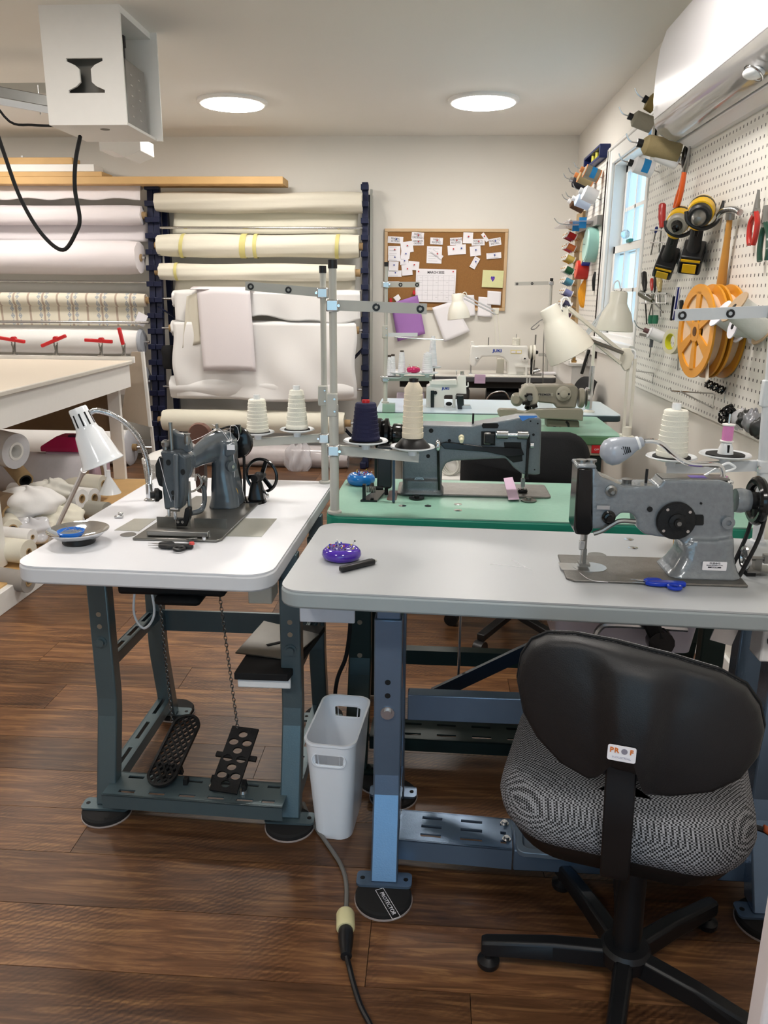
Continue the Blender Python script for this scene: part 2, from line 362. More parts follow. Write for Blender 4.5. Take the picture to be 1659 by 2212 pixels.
for a, ft in (rk2b, rkc):
    q = Vector((a.x+.03, 6.90, 0)); MB().bar(q+Z*2.2, q, .05, .05, Y).build('back_post', navy, rk, bevel=.004)
    MB().bar(Vector((a.x+.015, 6.45, .03)), Vector((a.x+.03, 6.92, .03)), .05, .05).build('foot', navy, rk, bevel=.004)
MB().bar(Vector((rkc[0].x, 6.66, .98)), Vector((rkc[0].x-.28, 6.88, .70)), .03, .012).build('brace', navy, rk)
MB().bar(Vector((rk2b[0].x, 6.66, 1.30)), Vector((rk2b[0].x+.32, 6.88, 1.06)), .03, .012).build('brace', navy, rk)
MB().bar(Vector((rkc[1].x, 6.60, .12)), Vector((rkc[1].x-.30, 6.86, .36)), .03, .012).build('brace', navy, rk)
MB().bx(rkc[0].x+.035, rkc[0].x+.055, 6.86, 6.90, .05, 2.24).build('edge_strip', greyst, rk)
yel = mat('yellow_tape', 'd9cf86', .5)
plwrap = mat('clear_plastic', 'e8e6ea', .12, var=.05, alpha=.45, bump=.6, bs=40)
def cloth_roll(lab, px0, px1, py0, py1, m, off=.03, core=None, rod=None, flap=None, wob=.004, taper=0, tapes=(), grp='fabric rolls on the rack', name='fabric_roll', cat='fabric roll', cap=None, flapm=None, flapx=None):
    a = RP(px0, (py0+py1)/2, off); c = RP(px1, (py0+py1)/2, off); a.y = c.y = (a.y+c.y)/2; a.z = c.z = (a.z+c.z)/2
    r = (RP((px0+px1)/2, py0, off)-RP((px0+px1)/2, py1, off)).length/2
    t = thing(name, lab, cat, (((a.x+c.x)/2), a.y, a.z), 0, grp)
    b = MB(); rings = []; n = 28; rnd = random.Random(px0+py0)
    K = 18; ph = [rnd.uniform(0, 6) for _ in range(4)]
    for k in range(K+1):
        s = k/K; e = .93 if k in (0, K) else 1
        rr = r*(1-taper*s)*e
        rings.append([Vector((a.x+(c.x-a.x)*s + (0 if 0 < k < K else rnd.uniform(-.004, .004)), a.y+(rr+wob*math.sin(3*i*.45+ph[0]+s*5))*math.cos(2*math.pi*i/n), a.z+(rr+wob*math.sin(i*.4+ph[1]+s*9))*math.sin(2*math.pi*i/n))) for i in range(n)])
    b.loft(rings); b.build('roll', m, t, smooth=50)
    if core: 
        for p, d in ((a, -1), (c, 1)):
            MB().cyl(p+X*(d*-.02), p+X*(d*core), min(.03, r*.5), n=16).build('core_tube', card, t)
    if cap: MB().lathe([(r*1.02, 0), (r*1.06, .012), (r*.9, .028), (.02, .03)], c-X*.002, X, 28).build('end_cap', cap, t)
    if rod:
        for q in rod: MB().cyl(*q(a, c), .011, n=10).build('rod', steel, t)
    for tx, w, sl in tapes:
        s = (tx-px0)/(px1-px0); x = a.x+(c.x-a.x)*s
        bb = MB().loft([[Vector((x+d*w/2+sl*math.sin(2*math.pi*i/n), a.y+(r+wob+.002)*math.cos(2*math.pi*i/n), a.z+(r+wob+.002)*math.sin(2*math.pi*i/n))) for i in range(n)] for d in (-1, 1)], False)
        bb.build('tape_band', yel, t, smooth=60)
    if flap:
        fx0, fx1, fpy, wav = flap; zb = RP((px0+px1)/2, fpy, off).z; A = RP(fx0, (py0+py1)/2, off).x; C = RP(fx1, (py0+py1)/2, off).x
        sg = 1
        def fn(u, v):
            yy = a.y+sg*(r+.004)*(1-.0*v) + wav*math.sin(u*9+ph[2]+v*2)*v
            return Vector((A+(C-A)*u+.01*math.sin(v*5+u*20)*v, yy-.03*v, a.z+(zb-a.z)*v + wav*.5*math.sin(u*11+ph[3])*v))
        MB().grid(fn, 40, 8).build('hanging_end', flapm or m, t, smooth=180, solid=.003)
    return t, a, c, r
XLr = lambda: None
def rodR(px): return lambda a, c: (c-X*.02, Vector((RP(px, 600).x, c.y, c.z)))
def rodL(px): return lambda a, c: (a+X*.02, Vector((RP(px, 600).x, a.y, a.z)))
G = 'fabric rolls on the right bay of the rack'
cloth_roll('topmost cream canvas roll between the navy posts', 338, 783, 416, 460, canvas, flap=(367, 772, 503, .006), flapm=canvas2, grp=G, wob=.006)
cloth_roll('cream roll with three yellow tape bands near the rack top', 343, 776, 507, 556, canvas2, core=.03, tapes=((398, .03, .012), (530, .05, .008), (556, .03, .004), (731, .03, .006)), grp=G, wob=.005)
cloth_roll('thin cream roll with a single yellow tape band', 346, 768, 570, 606, canvas2, core=.04, rod=(rodR(785),), tapes=((384, .025, 0),), flap=(372, 766, 640, .006), flapm=canvas, grp=G, wob=.004)
cloth_roll('white roll with wavy loose end behind the draped canvas', 377, 778, 626, 668, canvasw, rod=(rodL(350),), flap=None, grp=G, wob=.006)
# its loose wavy apron falls in front
def sheet(lab, name, cat, fn, m, nu=40, nv=14, grp=None, solid=.003):
    return tag(MB().grid(fn, nu, nv).build(name, m, smooth=180, solid=solid), lab, cat, grp)
a = RP(377, 640, .12); c = RP(778, 640, .12); zt, zb = RP(500, 632, .12).z, RP(500, 690, .12).z
sheet('white cloth apron sagging from the roll below the thin cream roll', 'hanging_cloth', 'fabric', lambda u, v: Vector((a.x+(c.x-a.x)*u, a.y-.012*math.sin(u*17+1)*v-.01*math.sin(u*31)*v*v, zt+(zb-zt)*v*(1+.10*math.sin(u*9+.5)+.06*math.sin(u*23)))), canvasw)
cloth_roll('wide white roll high above the big hanging sheet', 374, 768, 692, 730, canvasw, rod=(rodL(350), rodR(785)), core=.03, grp=G, wob=.003)
cloth_roll('white roll at the bottom of the big hanging sheet', 373, 766, 812, 864, canvasw, rod=(rodL(350), rodR(785)), core=.02, grp=G, wob=.003)
a2 = RP(372, 700, .17); c2 = RP(769, 700, .17); zt2, zb2 = RP(560, 697, .17).z, RP(560, 866, .17).z
sheet('big white sheet hanging as a wide curtain in front of the rack', 'hanging_sheet', 'fabric', lambda u, v: Vector((a2.x+(c2.x-a2.x)*u+.01*math.sin(v*9), a2.y-.02*v-.016*math.sin(u*7+v*4)-.01*math.sin(u*19-v*7)*(.3+v), zt2+(zb2-zt2)*v+.012*math.sin(u*8)*v)), canvasw, 48, 24)
cloth_roll('long smooth cream roll above the plastic wrapped one', 355, 745, 886, 935, canvas2, core=.05, rod=(rodR(775),), grp=G, wob=.001)
t, a3, c3, r3 = cloth_roll('lowest roll wrapped in shiny clear plastic', 380, 752, 960, 1008, mat('wrapped_cloth', 'c9c2c2', .25, var=.12, vs=14, bump=.5, bs=30, coat=.6), grp=G, wob=.004)
def bagfn(u, v):
    th = u*2*math.pi; r_ = .10*(math.sin(math.pi*min(1, v*.95+.05))**.5)*(1+.22*math.sin(th*5+v*9)+.12*math.sin(th*9))
    p = RP(645, 965, .20); return Vector((p.x+r_*math.cos(th), p.y-.02+r_*.5*math.sin(th), p.z+.03-.27*v+.02*math.sin(th*4)))
MB().grid(bagfn, 40, 16).build('loose_plastic_bag', plwrap, t, smooth=180)
# free rod and the draped folded canvas
p0, p1 = RP(346, 492, .05), RP(783, 493, .05); tag(MB().cyl(p0, p1, .011, n=12).build('rack_rod', steel), 'bare steel rod across the right bay below the topmost roll', 'rod', 'bare rack rods')
A = RP(425, 625, .24); C = RP(541, 622, .24); D = RP(547, 805, .27)
t = thing('folded_canvas', 'folded natural canvas draped over the white roll on the rack', 'fabric', (A.x, A.y, D.z))
MB().grid(lambda u, v: Vector((A.x+(C.x-A.x)*u+.03*v, A.y-.03*math.sin(u*2.4)-.02*v, A.z+.012*math.sin(u*3)-(A.z-D.z)*v)), 14, 14).build('front_fold', canvasp, t, smooth=180, solid=.006)
A1 = RP(398, 640, .215); MB().grid(lambda u, v: Vector((A1.x+.02+.155*u-.06*(v)*(1-u), A1.y+.01*math.sin(u*8), A1.z+.05*u-.41*v)), 10, 12).build('rear_fold', canvas, t, smooth=180, solid=.005)
MB().grid(lambda u, v: Vector((A.x-.05+(C.x-A.x+.05)*u, A.y-.02+.22*v, A.z+.02*math.sin(v*3))), 8, 6).build('top_fold', canvasp, t, smooth=180, solid=.006)
# dark cloth bundle on the post
p = RP(366, 770, .05); tag(MB().lathe([(.05, -.10), (.062, -.06), (.058, 0), (.066, .05), (.05, .09)], p, n=14).build('cloth_bundle', blackm), 'small black cloth bundle tied to the navy double post', 'bundle')
# ---- left bay
G = 'fabric rolls on the left bay of the rack'
cloth_roll('topmost white roll in the left bay under the boards', -150, 305, 388, 412, canvasp, flap=None, rod=(rodR(322),), grp=G)
a4 = RP(-150, 395, .08); c4 = RP(305, 395, .08); z4 = RP(200, 390, .08).z; z4b = RP(200, 431, .08).z
sheet('white cloth hanging from the topmost left roll', 'hanging_cloth', 'fabric', lambda u, v: Vector((a4.x+(c4.x-a4.x)*u, a4.y-.05*math.sin(v*1.5), z4+(z4b-z4)*v+.008*math.sin(u*30)*v)), canvasp)
cloth_roll('second white roll in the left bay', -150, 308, 444, 486, canvasp, core=.03, flap=(-150, 312, 520, .004), grp=G, wob=.002)
cloth_roll('thickest white roll in the left bay', -150, 303, 519, 592, canvasp, rod=(rodR(322),), core=.01, grp=G, wob=.002, off=.08)
p0, p1 = RP(-150, 606, .05), RP(322, 610, .05); tag(MB().cyl(p0, p1, .010, n=12).build('rack_rod', steel), 'bare steel rod across the left bay above the patterned roll', 'rod', 'bare rack rods')
p0, p1 = RP(-150, 694, .15), RP(322, 697, .12); tag(MB().cyl(p0, p1, .012, n=12).build('rack_rod', steel), 'bare steel rod in front of the patterned cloth', 'rod', 'bare rack rods')
# patterned cloth material: brown stripes with blue leaf motifs
pat = mat('patterned_cloth', 'e4ddcb', .9, var=0); nt, N, L, B = nodes(pat)
for l in list(B.inputs['Base Color'].links): L.remove(l)
tco = N.new('ShaderNodeTexCoord'); sp = N.new('ShaderNodeSeparateXYZ'); L.new(tco.outputs['Object'], sp.inputs[0])
def M_(op, a, b=None):
    n = N.new('ShaderNodeMath'); n.operation = op
    for i, q in enumerate((a, b)):
        if q is None: continue
        if isinstance(q, (int, float)): n.inputs[i].default_value = q
        else: L.new(q, n.inputs[i])
    return n.outputs[0]
PX_ = .248
fx = M_('FRACT', M_('ADD', M_('DIVIDE', sp.outputs['X'], PX_), 20.))
s1 = M_('LESS_THAN', M_('ABSOLUTE', M_('SUBTRACT', fx, .27)), .035); s2 = M_('LESS_THAN', M_('ABSOLUTE', M_('SUBTRACT', fx, .77)), .035)
dx = M_('ABSOLUTE', M_('SUBTRACT', M_('ABSOLUTE', M_('SUBTRACT', fx, .27)), .13))
fz = M_('FRACT', M_('ADD', M_('DIVIDE', M_('ADD', sp.outputs['Z'], sp.outputs['Y']), .055), 20.)); dz = M_('ABSOLUTE', M_('SUBTRACT', fz, .5))
di = M_('LESS_THAN', M_('ADD', M_('MULTIPLY', dx, 6.), dz), .46); chk = M_('LESS_THAN', M_('FRACT', M_('MULTIPLY', M_('ADD', M_('MULTIPLY', dx, 6.), M_('MULTIPLY', dz, -.5)), 5.)), .62)
di = M_('MULTIPLY', di, chk)
m1 = N.new('ShaderNodeMix'); m1.data_type = 'RGBA'; m1.inputs[6].default_value = lin('e4ddcb')+(1,); m1.inputs[7].default_value = lin('b9a695')+(1,); L.new(M_('ADD', s1, s2), m1.inputs[0])
m2 = N.new('ShaderNodeMix'); m2.data_type = 'RGBA'; L.new(m1.outputs[2], m2.inputs[6]); m2.inputs[7].default_value = lin('8495a8')+(1,); L.new(di, m2.inputs[0]); L.new(m2.outputs[2], B.inputs['Base Color'])
cloth_roll('thin roll of cream cloth with brown stripes and blue leaf pattern', -150, 316, 632, 661, pat, core=.02, grp=G, wob=0, off=.07, flap=None)
a5 = RP(-150, 655, .06); c5 = RP(310, 655, .06); z5, z5b = RP(200, 650, .06).z, RP(200, 704, .06).z
sheet('striped leaf pattern cloth hanging behind the steel rod', 'hanging_cloth', 'fabric', lambda u, v: Vector((a5.x+(c5.x-a5.x)*u, a5.y-.01*math.sin(u*12)*v, z5+(z5b-z5)*v)), pat, solid=.002)
p = RP(305, 690, .10); tag(MB().box(p, (.085, .003, .10), Matrix.Rotation(R(25), 3, 'Y')).build('paper_tag', paper), 'small white paper tag hanging at the end of the patterned cloth', 'tag')
cloth_roll('white roll with a grey end disc just above the cutting table', -150, 304, 709, 762, canvasw, rod=(rodR(325),), cap=mat('grey_disc', 'aeb2ba', .5), grp=G, wob=.002, off=.06)
cloth_roll('white roll low on the rack behind the cutting table', -100, 312, 790, 850, canvasw, rod=(rodR(325),), cap=MATS['grey_disc'], grp=G, wob=.002, off=.06)
cloth_roll('large white roll near the floor with a wooden core', -60, 280, 925, 1000, canvasw, rod=(rodR(330),), core=.06, grp=G, wob=.002, off=.10, cap=mat('pale_end', 'd5d6dc', .6))
# ---- boards lying on top of the racks
def board(lab, px0, px1, py0, py1, yy, d, m, tip=0, g='boards lying on top of the rack'):
    a = P(px0, py1, y=yy); c = P(px1, py1, y=yy); zt = P(px1, py0, y=yy).z
    o = MB().bx(a.x, c.x, yy, yy+d, min(a.z, c.z), min(a.z, c.z)+(zt-c.z))
    return tag(o.build('wood_board', m, bevel=.002), lab, 'board', g)
zt = P(600, 398, y=6.62).z
b1 = tag(MB().bx(-3.9, P(612, 398, y=6.62).x, 6.60, 6.84, zt, zt+.055).build('wood_board', wood_l, bevel=.003), 'longest pine board running along the top of both rack bays', 'board', 'boards lying on top of the rack')
z2 = zt+.056
for lab, px1, y0, y1, h, m in (('short pine board directly on the long board', 222, 6.61, 6.83, .038, wood_l), ('white faced board lying between pine boards', 205, 6.62, 6.80, .055, white), ('uppermost pine board with a notched end', 158, 6.63, 6.78, .05, wood_l)):
    tag(MB().bx(-3.8, P(px1, 385, y=6.62).x, y0, y1, z2, z2+h).build('wood_board', m, bevel=.003), lab, 'board', 'boards lying on top of the rack'); z2 += h+.001
# ================================================================ CORK BOARD
def BW(cx, cy, off=0): return P(780+cx/3.606, 460+cy/3.606, y=YB-off)
corkm = mat('cork', '93683a', .9, var=.22, vs=160, bump=.3, bs=300)
c0, c1 = P(831, 494, y=YB), P(1090, 672, y=YB)
ck = thing('cork_board', 'cork notice board in a pale wood frame on the back wall', 'notice board', ((c0.x+c1.x)/2, YB-.01, c1.z))
MB().bx(c0.x+.02, c1.x-.02, YB-.014, YB-.002, c1.z+.02, c0.z-.02).build('cork_panel', corkm, ck)
fw_ = .026; fm = mat('pale_wood', 'cfb08a', .5, var=.08)
for q in ((c0.x, c1.x, c0.z-fw_, c0.z), (c0.x, c1.x, c1.z, c1.z+fw_)): MB().bx(q[0], q[1], YB-.022, YB-.001, q[2], q[3]).build('frame_rail', fm, ck, bevel=.004)
for q in ((c0.x, c0.x+fw_), (c1.x-fw_, c1.x)): MB().bx(q[0], q[1], YB-.022, YB-.001, c1.z+fw_, c0.z-fw_).build('frame_stile', fm, ck, bevel=.004)
ink = mat('ink', '26262e', .8); blu = mat('blue_pin', '2a3f9a', .3); redm = mat('red_plastic', 'c8232a', .3, var=.04)
S_ = 3.606*FPX/ (YB*1.03)           # crop pixels per metre on the wall
CARDN = [0]
def pcard(lab, cx, cy, w, h, rot, txt=None, pin=None, m=paper, lines=0, cat='card', g='cards pinned to the cork board', name='note_card', off=None, ts=1):
    CARDN[0] += 1; off = off or (.0165+.0009*(CARDN[0] % 9)); c = BW(cx, cy, off); a = R(rot); x = Vector((math.cos(a), 0, math.sin(a))); z = Vector((-math.sin(a), 0, math.cos(a)))
    w, h = w/S_, h/S_; t = thing(name, lab, cat, c, 0, g)
    MB().prism([(-w/2, -h/2), (w/2, -h/2), (w/2, h/2), (-w/2, h/2)], c, x, z, 0, .0006).build('sheet', m, t, smooth=0)
    if txt:
        n = txt.count('\n')+1; text(txt, h/(n*1.25)*ts, c+Vector((0, -.0012, 0)), x, z, ink, t, sx=.8)
    rn = random.Random(CARDN[0])
    if lines:
        b = MB()
        for i in range(lines):
            zz = h*(.36-.72*i/max(1, lines-1 or 1)) if lines > 1 else 0; l = w*rn.uniform(.4, .75)
            b.prism([(-w*.4, zz-.0012), (-w*.4+l, zz-.0012), (-w*.4+l, zz+.0012), (-w*.4, zz+.0012)], c+Vector((0, -.0004, 0)), x, z, 0, .0008)
        b.build('faint_print', mat('faint_ink', 'b0aeb4', .8), t, smooth=0)
    if pin: MB().lathe([(.0055, 0), (.006, .004), (.0035, .008), (.006, .011), (.005, .013)], c+x*(w*.05)+z*(h*.12)+Vector((0, -.001, 0)), -Y, 10).build('push_pin', pin, t)
    return t
pcard('narrow card at the upper left corner of the cork board', 268, 210, 110, 45, -3, 'PENDING\nACTIONS', blu)
pcard('card lettered FABRIC ORDERED near the top left', 441, 180, 88, 52, -5, 'FABRIC\nORDERED', redm)
pcard('card lettered HARDWARE ORDERED below the fabric ordered card', 443, 229, 85, 42, 1, 'HARDWARE\nORDERED', redm)
pcard('card lettered FABRIC RECEIVED at the top of the board', 588, 219, 90, 46, -2, 'FABRIC\nRECEIVED', redm)
pcard('card lettered HARDWARE RECEIVED at the top of the board', 740, 220, 86, 48, 3, 'HARDWARE\nRECEIVED', redm)
t = pcard('square card with an oval blue logo at the board top', 833, 194, 70, 74, -2, None, redm)
c = BW(833, 190, .03); MB().torus(c+Y*.006, Y, .0075, .0006, 24, 4).xf(Matrix.Translation(c) @ Matrix.Diagonal((1, 1, .55, 1)) @ Matrix.Translation(-c)).build('logo_ring', blu, t)
pcard('card lettered READY TO FABRICATE right of the oval logo card', 912, 228, 92, 44, 2, 'READY TO\nFABRICATE', redm)
pcard('slim tilted tag between the oval logo card and the corner', 965, 190, 24, 66, 38, None, redm)
pcard('card lettered READY TO INSTALL at the upper right corner', 1043, 226, 85, 50, 10, 'READY TO\nINSTALL', blu)
pcard('left column card with three handwritten lines', 258, 293, 88, 60, 0, None, redm, lines=3)
pcard('tilted card pinned over the handwritten card', 358, 266, 88, 76, 8, None, redm)
pcard('card with a blue pin below the tilted red pin card', 345, 325, 64, 56, -6, None, blu)
pcard('low wide card with two handwritten lines at the left edge', 258, 350, 88, 44, -3, None, blu, lines=2)
pcard('small card with dark handwriting between the left cards', 336, 379, 60, 46, 3, None, blu, lines=2)
pcard('plain card with blue pin at the left edge', 253, 414, 70, 64, -3, None, blu)
pcard('pale card with pink pin right of the left column', 410, 411, 78, 60, -4, None, redm)
pcard('pale tilted card just above the calendar corner', 358, 445, 76, 72, 6, None, redm)
pcard('wide card above the lowest left card', 262, 472, 100, 44, 0, None, blu, lines=2)
pcard('card lettered DRAFT at the lower left of the board', 255, 549, 82, 28, 0, 'DRAFT', blu)
pcard('printed sheet under the diagonal strip', 570, 327, 108, 116, -1, None, None, lines=6, name='note_sheet')
pcard('diagonal paper strip pinned over the printed sheet', 588, 318, 100, 28, -33, None, redm, lines=2, off=.026)
pcard('left card of the pair under hardware received', 716, 290, 76, 64, 6, None, redm)
pcard('right card of the pair under hardware received', 778, 284, 70, 66, 3, None, blu)
pcard('tilted card with two blue pins under ready to fabricate', 890, 297, 76, 66, 6, None, blu)
pcard('low card with dark handwriting at the right edge', 1034, 333, 105, 40, 5, None, blu, lines=2)
pcard('small card tilted steeply in the middle right', 886, 388, 42, 82, -28, None, blu, lines=2)
# calendar
cal = pcard('wall calendar page headed MARCH 2022 on the cork board', 580, 567, 288, 230, -1, None, None, cat='calendar', g=None, name='calendar', off=.027); del_ = cal
cc = BW(580, 567, .028)
text('MARCH 2022', .026, cc+Vector((0, -.0005, 92/S_)), X, Z, ink, cal, sx=.95, off=.0006)
b = MB(); gw, g0, g1 = 268/S_, 70/S_, -100/S_
for i in range(8): x_ = -gw/2+gw*i/7; b.bx(cc.x+x_-.0005, cc.x+x_+.0005, cc.y-.0006, cc.y, cc.z+g1, cc.z+g0)
for i in range(6): z_ = g1+(g0-g1)*i/5; b.bx(cc.x-gw/2, cc.x+gw/2, cc.y-.0006, cc.y, cc.z+z_-.0005, cc.z+z_+.0005)
b.build('grid_lines', mat('grey_ink', '9a98a0', .8), cal, smooth=0)
for s in (-1, 1): MB().lathe([(.006, 0), (.006, .008)], cc+Vector((s*124/S_, 0, 98/S_)), -Y, 10).build('push_pin', redm, cal)
b = MB(); rn = random.Random(3)
for i in range(16): 
    p = cc+Vector((gw*(rn.randint(0, 6)/7-.43), 0, g1+(g0-g1)*(rn.randint(0, 4)+.55)/5)); b.bx(p.x, p.x+.018, p.y-.0007, p.y, p.z, p.z+.0015)
b.build('faint_notes', MATS['faint_ink'], cal, smooth=0)
# heart drawing
hc = pcard('yellow green card with a purple heart drawing', 1026, 514, 150, 118, -2, None, None, m=mat('lime_card', 'dcdca6', .8), cat='card', g=None, name='greeting_card', off=.027)
p = BW(1026, 512, .0285); hp = []
for i in range(32):
    th = 2*math.pi*i/32; hp.append((16*math.sin(th)**3*.00105, (13*math.cos(th)-5*math.cos(2*th)-2*math.cos(3*th)-math.cos(4*th))*.0016))
MB().prism(hp, p, X, Z, 0, .0006).build('heart', mat('purple_ink', '3a2aa8', .7, var=.3, vs=60), hc, smooth=0)
text('I\nLOVE\nYOU', .011, p+Vector((0, -.0008, .002)), X, Z, mat('pink_ink', 'b46ac8', .7), hc)
def poly_sheet(lab, pts, m, off, name='paper_sheet', cat='paper', curl=.02, g=None):
    q = [BW(*p_, off) for p_ in pts]
    fn = lambda u, v: (q[0]*(1-u)*(1-v)+q[1]*u*(1-v)+q[2]*u*v+q[3]*(1-u)*v)+Vector((0, -curl*v*v*(.6+.4*math.sin(u*4)), 0))
    return tag(MB().grid(fn, 8, 10).build(name, m, smooth=180, solid=.0006), lab, cat, g)
poly_sheet('purple pattern sheet hanging below the cork board', [(232, 705), (440, 640), (500, 940), (285, 1000)], mat('purple_paper', 'a070b4', .6, var=.06, vs=10), .03)
poly_sheet('large white sheet hanging askew below the calendar', [(553, 738), (720, 684), (848, 920), (650, 1005)], paper, .026)
poly_sheet('white sheet partly behind the far lamp shade', [(790, 640), (880, 640), (890, 800), (800, 808)], paper, .022)
poly_sheet('stack of printed sheets at the lower right of the board', [(915, 652), (1010, 660), (1018, 812), (905, 802)], paper, .021)
poly_sheet('printed letter pinned over the lower right frame', [(985, 606), (1092, 614), (1086, 720), (982, 712)], paper, .0285, curl=.004)
poly_sheet('small white paper behind the purple sheet', [(250, 660), (290, 632), (310, 665), (280, 700)], paper, .024, curl=.003)
for cx, cy in ((232, 680), (413, 620)):
    tag(MB().box(BW(cx, cy, .037), (.022, .012, .034)).build('red_clip', redm, bevel=.003), 'red clip holding the purple sheet '+('at its upper right' if cx > 300 else 'at its left corner'), 'clip', 'red clips on the purple sheet')
# ================================================================ CEILING BOX (left)
yb0, yb1 = 3.92, 4.32; xb0, xb1, zb0 = -1.825, -1.452, 2.158
t = thing('overhead_box', 'white open sided ceiling box with an I shaped cutout', 'box', ((xb0+xb1)/2, 4.1, zb0))
xm, zc_ = -1.632, 2.365; hw, nw, hh = .085, .027, .072     # I-shaped hole
Ish = [(-hw, hh), (-hw, hh-.012), (-nw-.02, hh-.028), (-nw, hh-.045), (-nw, -hh+.045), (-nw-.02, -hh+.028), (-hw, -hh+.012), (-hw, -hh), (hw, -hh), (hw, -hh+.012), (nw+.02, -hh+.028), (nw, -hh+.045), (nw, hh-.045), (nw+.02, hh-.028), (hw, hh-.012), (hw, hh)]
Ish = [(a+xm, b+zc_) for a, b in Ish]
b = MB(); th = .012
# front panel as boxes round the cutout
b.prism([(xb0, zb0), (xm, zb0), (xm, zc_-hh)]+[p for p in Ish[7::-1]]+[(xm, zc_+hh), (xm, ZC), (xb0, ZC)], (0, yb0, 0), X, Z, 0, -th)
b.prism([(xb1, zb0), (xm, zb0), (xm, zc_-hh)]+[p for p in Ish[8:]]+[(xm, zc_+hh), (xm, ZC), (xb1, ZC)], (0, yb0, 0), X, Z, 0, -th)
b.build('front_panel', white, t, smooth=0)
MB().bx(xb0, xb1+.03, yb1, yb1+.012, zb0, ZC).build('back_panel', white, t, smooth=0)
MB().bx(xb0, xb1, yb0+th, yb1, zb0, zb0+.012).build('bottom_panel', white, t, smooth=0)
MB().bx(xb0, xb1, yb0+th, yb1, ZC-.03, ZC-.001).build('top_panel', white, t, smooth=0)
MB().bx(xb0, xb0+.012, yb0+th, yb1, zb0+.012, ZC-.03).build('side_panel', white, t, smooth=0)
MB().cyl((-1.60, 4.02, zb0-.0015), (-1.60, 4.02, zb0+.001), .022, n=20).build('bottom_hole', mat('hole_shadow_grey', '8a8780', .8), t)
t = thing('metal_unit', 'brushed steel ventilated unit inside the ceiling box', 'power unit', (-1.62, 4.12, zb0+.012))
MB().bx(-1.78, xb1-.02, 4.0, 4.25, zb0+.012, zb0+.30).build('housing', dsteel, t, bevel=.004)
for k in range(5):
    for j in (0, 1):
        yy = 4.05+.10*j; zz = zb0+.06+.045*k; MB().bx(xb1-.02, xb1-.0185, yy, yy+.025, zz, zz+.006).build('vent_slot', steel, t, smooth=0)
MB().lathe([(.018, 0), (.018, .05), (.024, .055), (.024, .10), (.016, .105)], (xb1-.05, 4.04, zb0+.30), n=14).build('black_cap', black, t)
# rail, hooks, beam bracket, cord
p0, p1 = P(-40, 235, y=3.6), P(105, 262, y=4.3); 
t = thing('ceiling_rail', 'grey aluminium track hanging beside the ceiling box', 'track', (p0.x, p0.y, p0.z))
MB().bar(Vector((-2.9, 3.9, 2.44)), Vector((-1.83, 4.22, 2.30)), .05, .05).build('track', dsteel, t, bevel=.003)
MB().bar(Vector((-2.9, 3.84, 2.39)), Vector((-1.83, 4.16, 2.255)), .015, .03).build('track_lip', lgreyst, t)
MB().bx(-3.2, -1.84, 4.6, 4.68, 2.45, 2.50).build('cross_bar', greyst, t)
c = P(86, 230, y=4.35)
t = thing('carabiner', 'small steel carabiner hanging from the overhead bar', 'carabiner', c)
MB().torus(c, X+Y*.3, .018, .0035, 20, 6).xf(Matrix.Translation(c) @ Matrix.Diagonal((1, 1, 1.9, 1)) @ Matrix.Translation(-c)).build('loop', steel, t)
MB().cyl(c+Z*.03, c+Z*.10, .003, n=8).build('hook_stem', steel, t)
tag(MB().tube([P(-30, 195, y=3.9), P(20, 262, y=3.95), P(70, 270, y=4.0), P(120, 272, y=4.0)], .006).build('cable', blackm), 'black cable running beside the ceiling track', 'cable')
tag(MB().tube([P(-25, 230, y=3.95), P(10, 335, y=3.95), P(45, 430, y=3.95), P(90, 505, y=3.95), P(136, 540, y=3.95), P(165, 500, y=3.95), P(172, 470, y=3.95), P(162, 410, y=3.95), P(163, 350, y=3.95), P(173, 295, y=4.05)], .0095, n=10, res=8).build('power_cord', blackm), 'thick black power cord looping down from the ceiling box', 'cord')
p = P(262, 318, y=5.2)
b = MB().prism([(-.14, .06), (.12, .06), (.12, -.02), (.02, -.06), (-.06, -.02), (-.14, -.02)], p, X, Z, 0, -.25)
tag(b.build('ceiling_bracket', white, bevel=.003), 'small white bracket behind the ceiling box near the back wall', 'bracket')
p = P(50, 348, y=6.7); tag(MB().bx(p.x-.01, p.x+.01, 6.69, 6.70, p.z-.04, p.z+.04).build('steel_hook', steel), 'tiny steel hook above the boards on the rack', 'hook')
# ================================================================ CUTTING TABLE
NE, FE = Vector((-2.03, 3.0, 0)), Vector((-2.13, 5.52, 0))          # right hand edge
ct = thing('cutting_table', 'large white cutting table with a canvas covered top at left', 'table', (-2.9, 4.4, 0))
b = MB().prism([(-2.03, 3.0), (-2.13, 5.52), (-3.9, 5.52), (-3.9, 3.0)], (0, 0, 0), X, Y, .925, .95)
b.build('canvas_top', mat('table_canvas', 'd6cbbb', .9, var=.04, vs=120, bump=.1, bs=400), ct, bevel=.01)
def off(v, d): return v+Vector((d, 0, 0))
MB().bar(off(NE, -.035)+Z*.845, off(FE, -.035)+Z*.845, .022, .158, Z).build('side_apron', white, ct)
MB().bx(-3.9, -2.16, 5.49, 5.512, .766, .924).build('end_apron', white, ct)
MB().bar(off(NE, -.006)+Z*.936, off(FE, -.006)+Z*.936, .014, .026, Z).build('edge_roll', mat('edge_tape', 'cfcac0', .7), ct, bevel=.005)
MB().bx(-3.9, -2.12, 5.522, 5.55, .93, .975).build('end_rail', white, ct, bevel=.003)
MB().bx(-2.30, -2.215, 5.44, 5.475, .10, .766).build('leg', white, ct)
MB().bar(Vector((-2.075, 3.49, .12)), Vector((-2.075, 3.49, .766)), .022, .09, Y).build('divider_panel', white, ct)
MB().bx(-3.85, -2.3, 5.48, 5.49, .45, .90).build('rear_panel', dcard, ct)
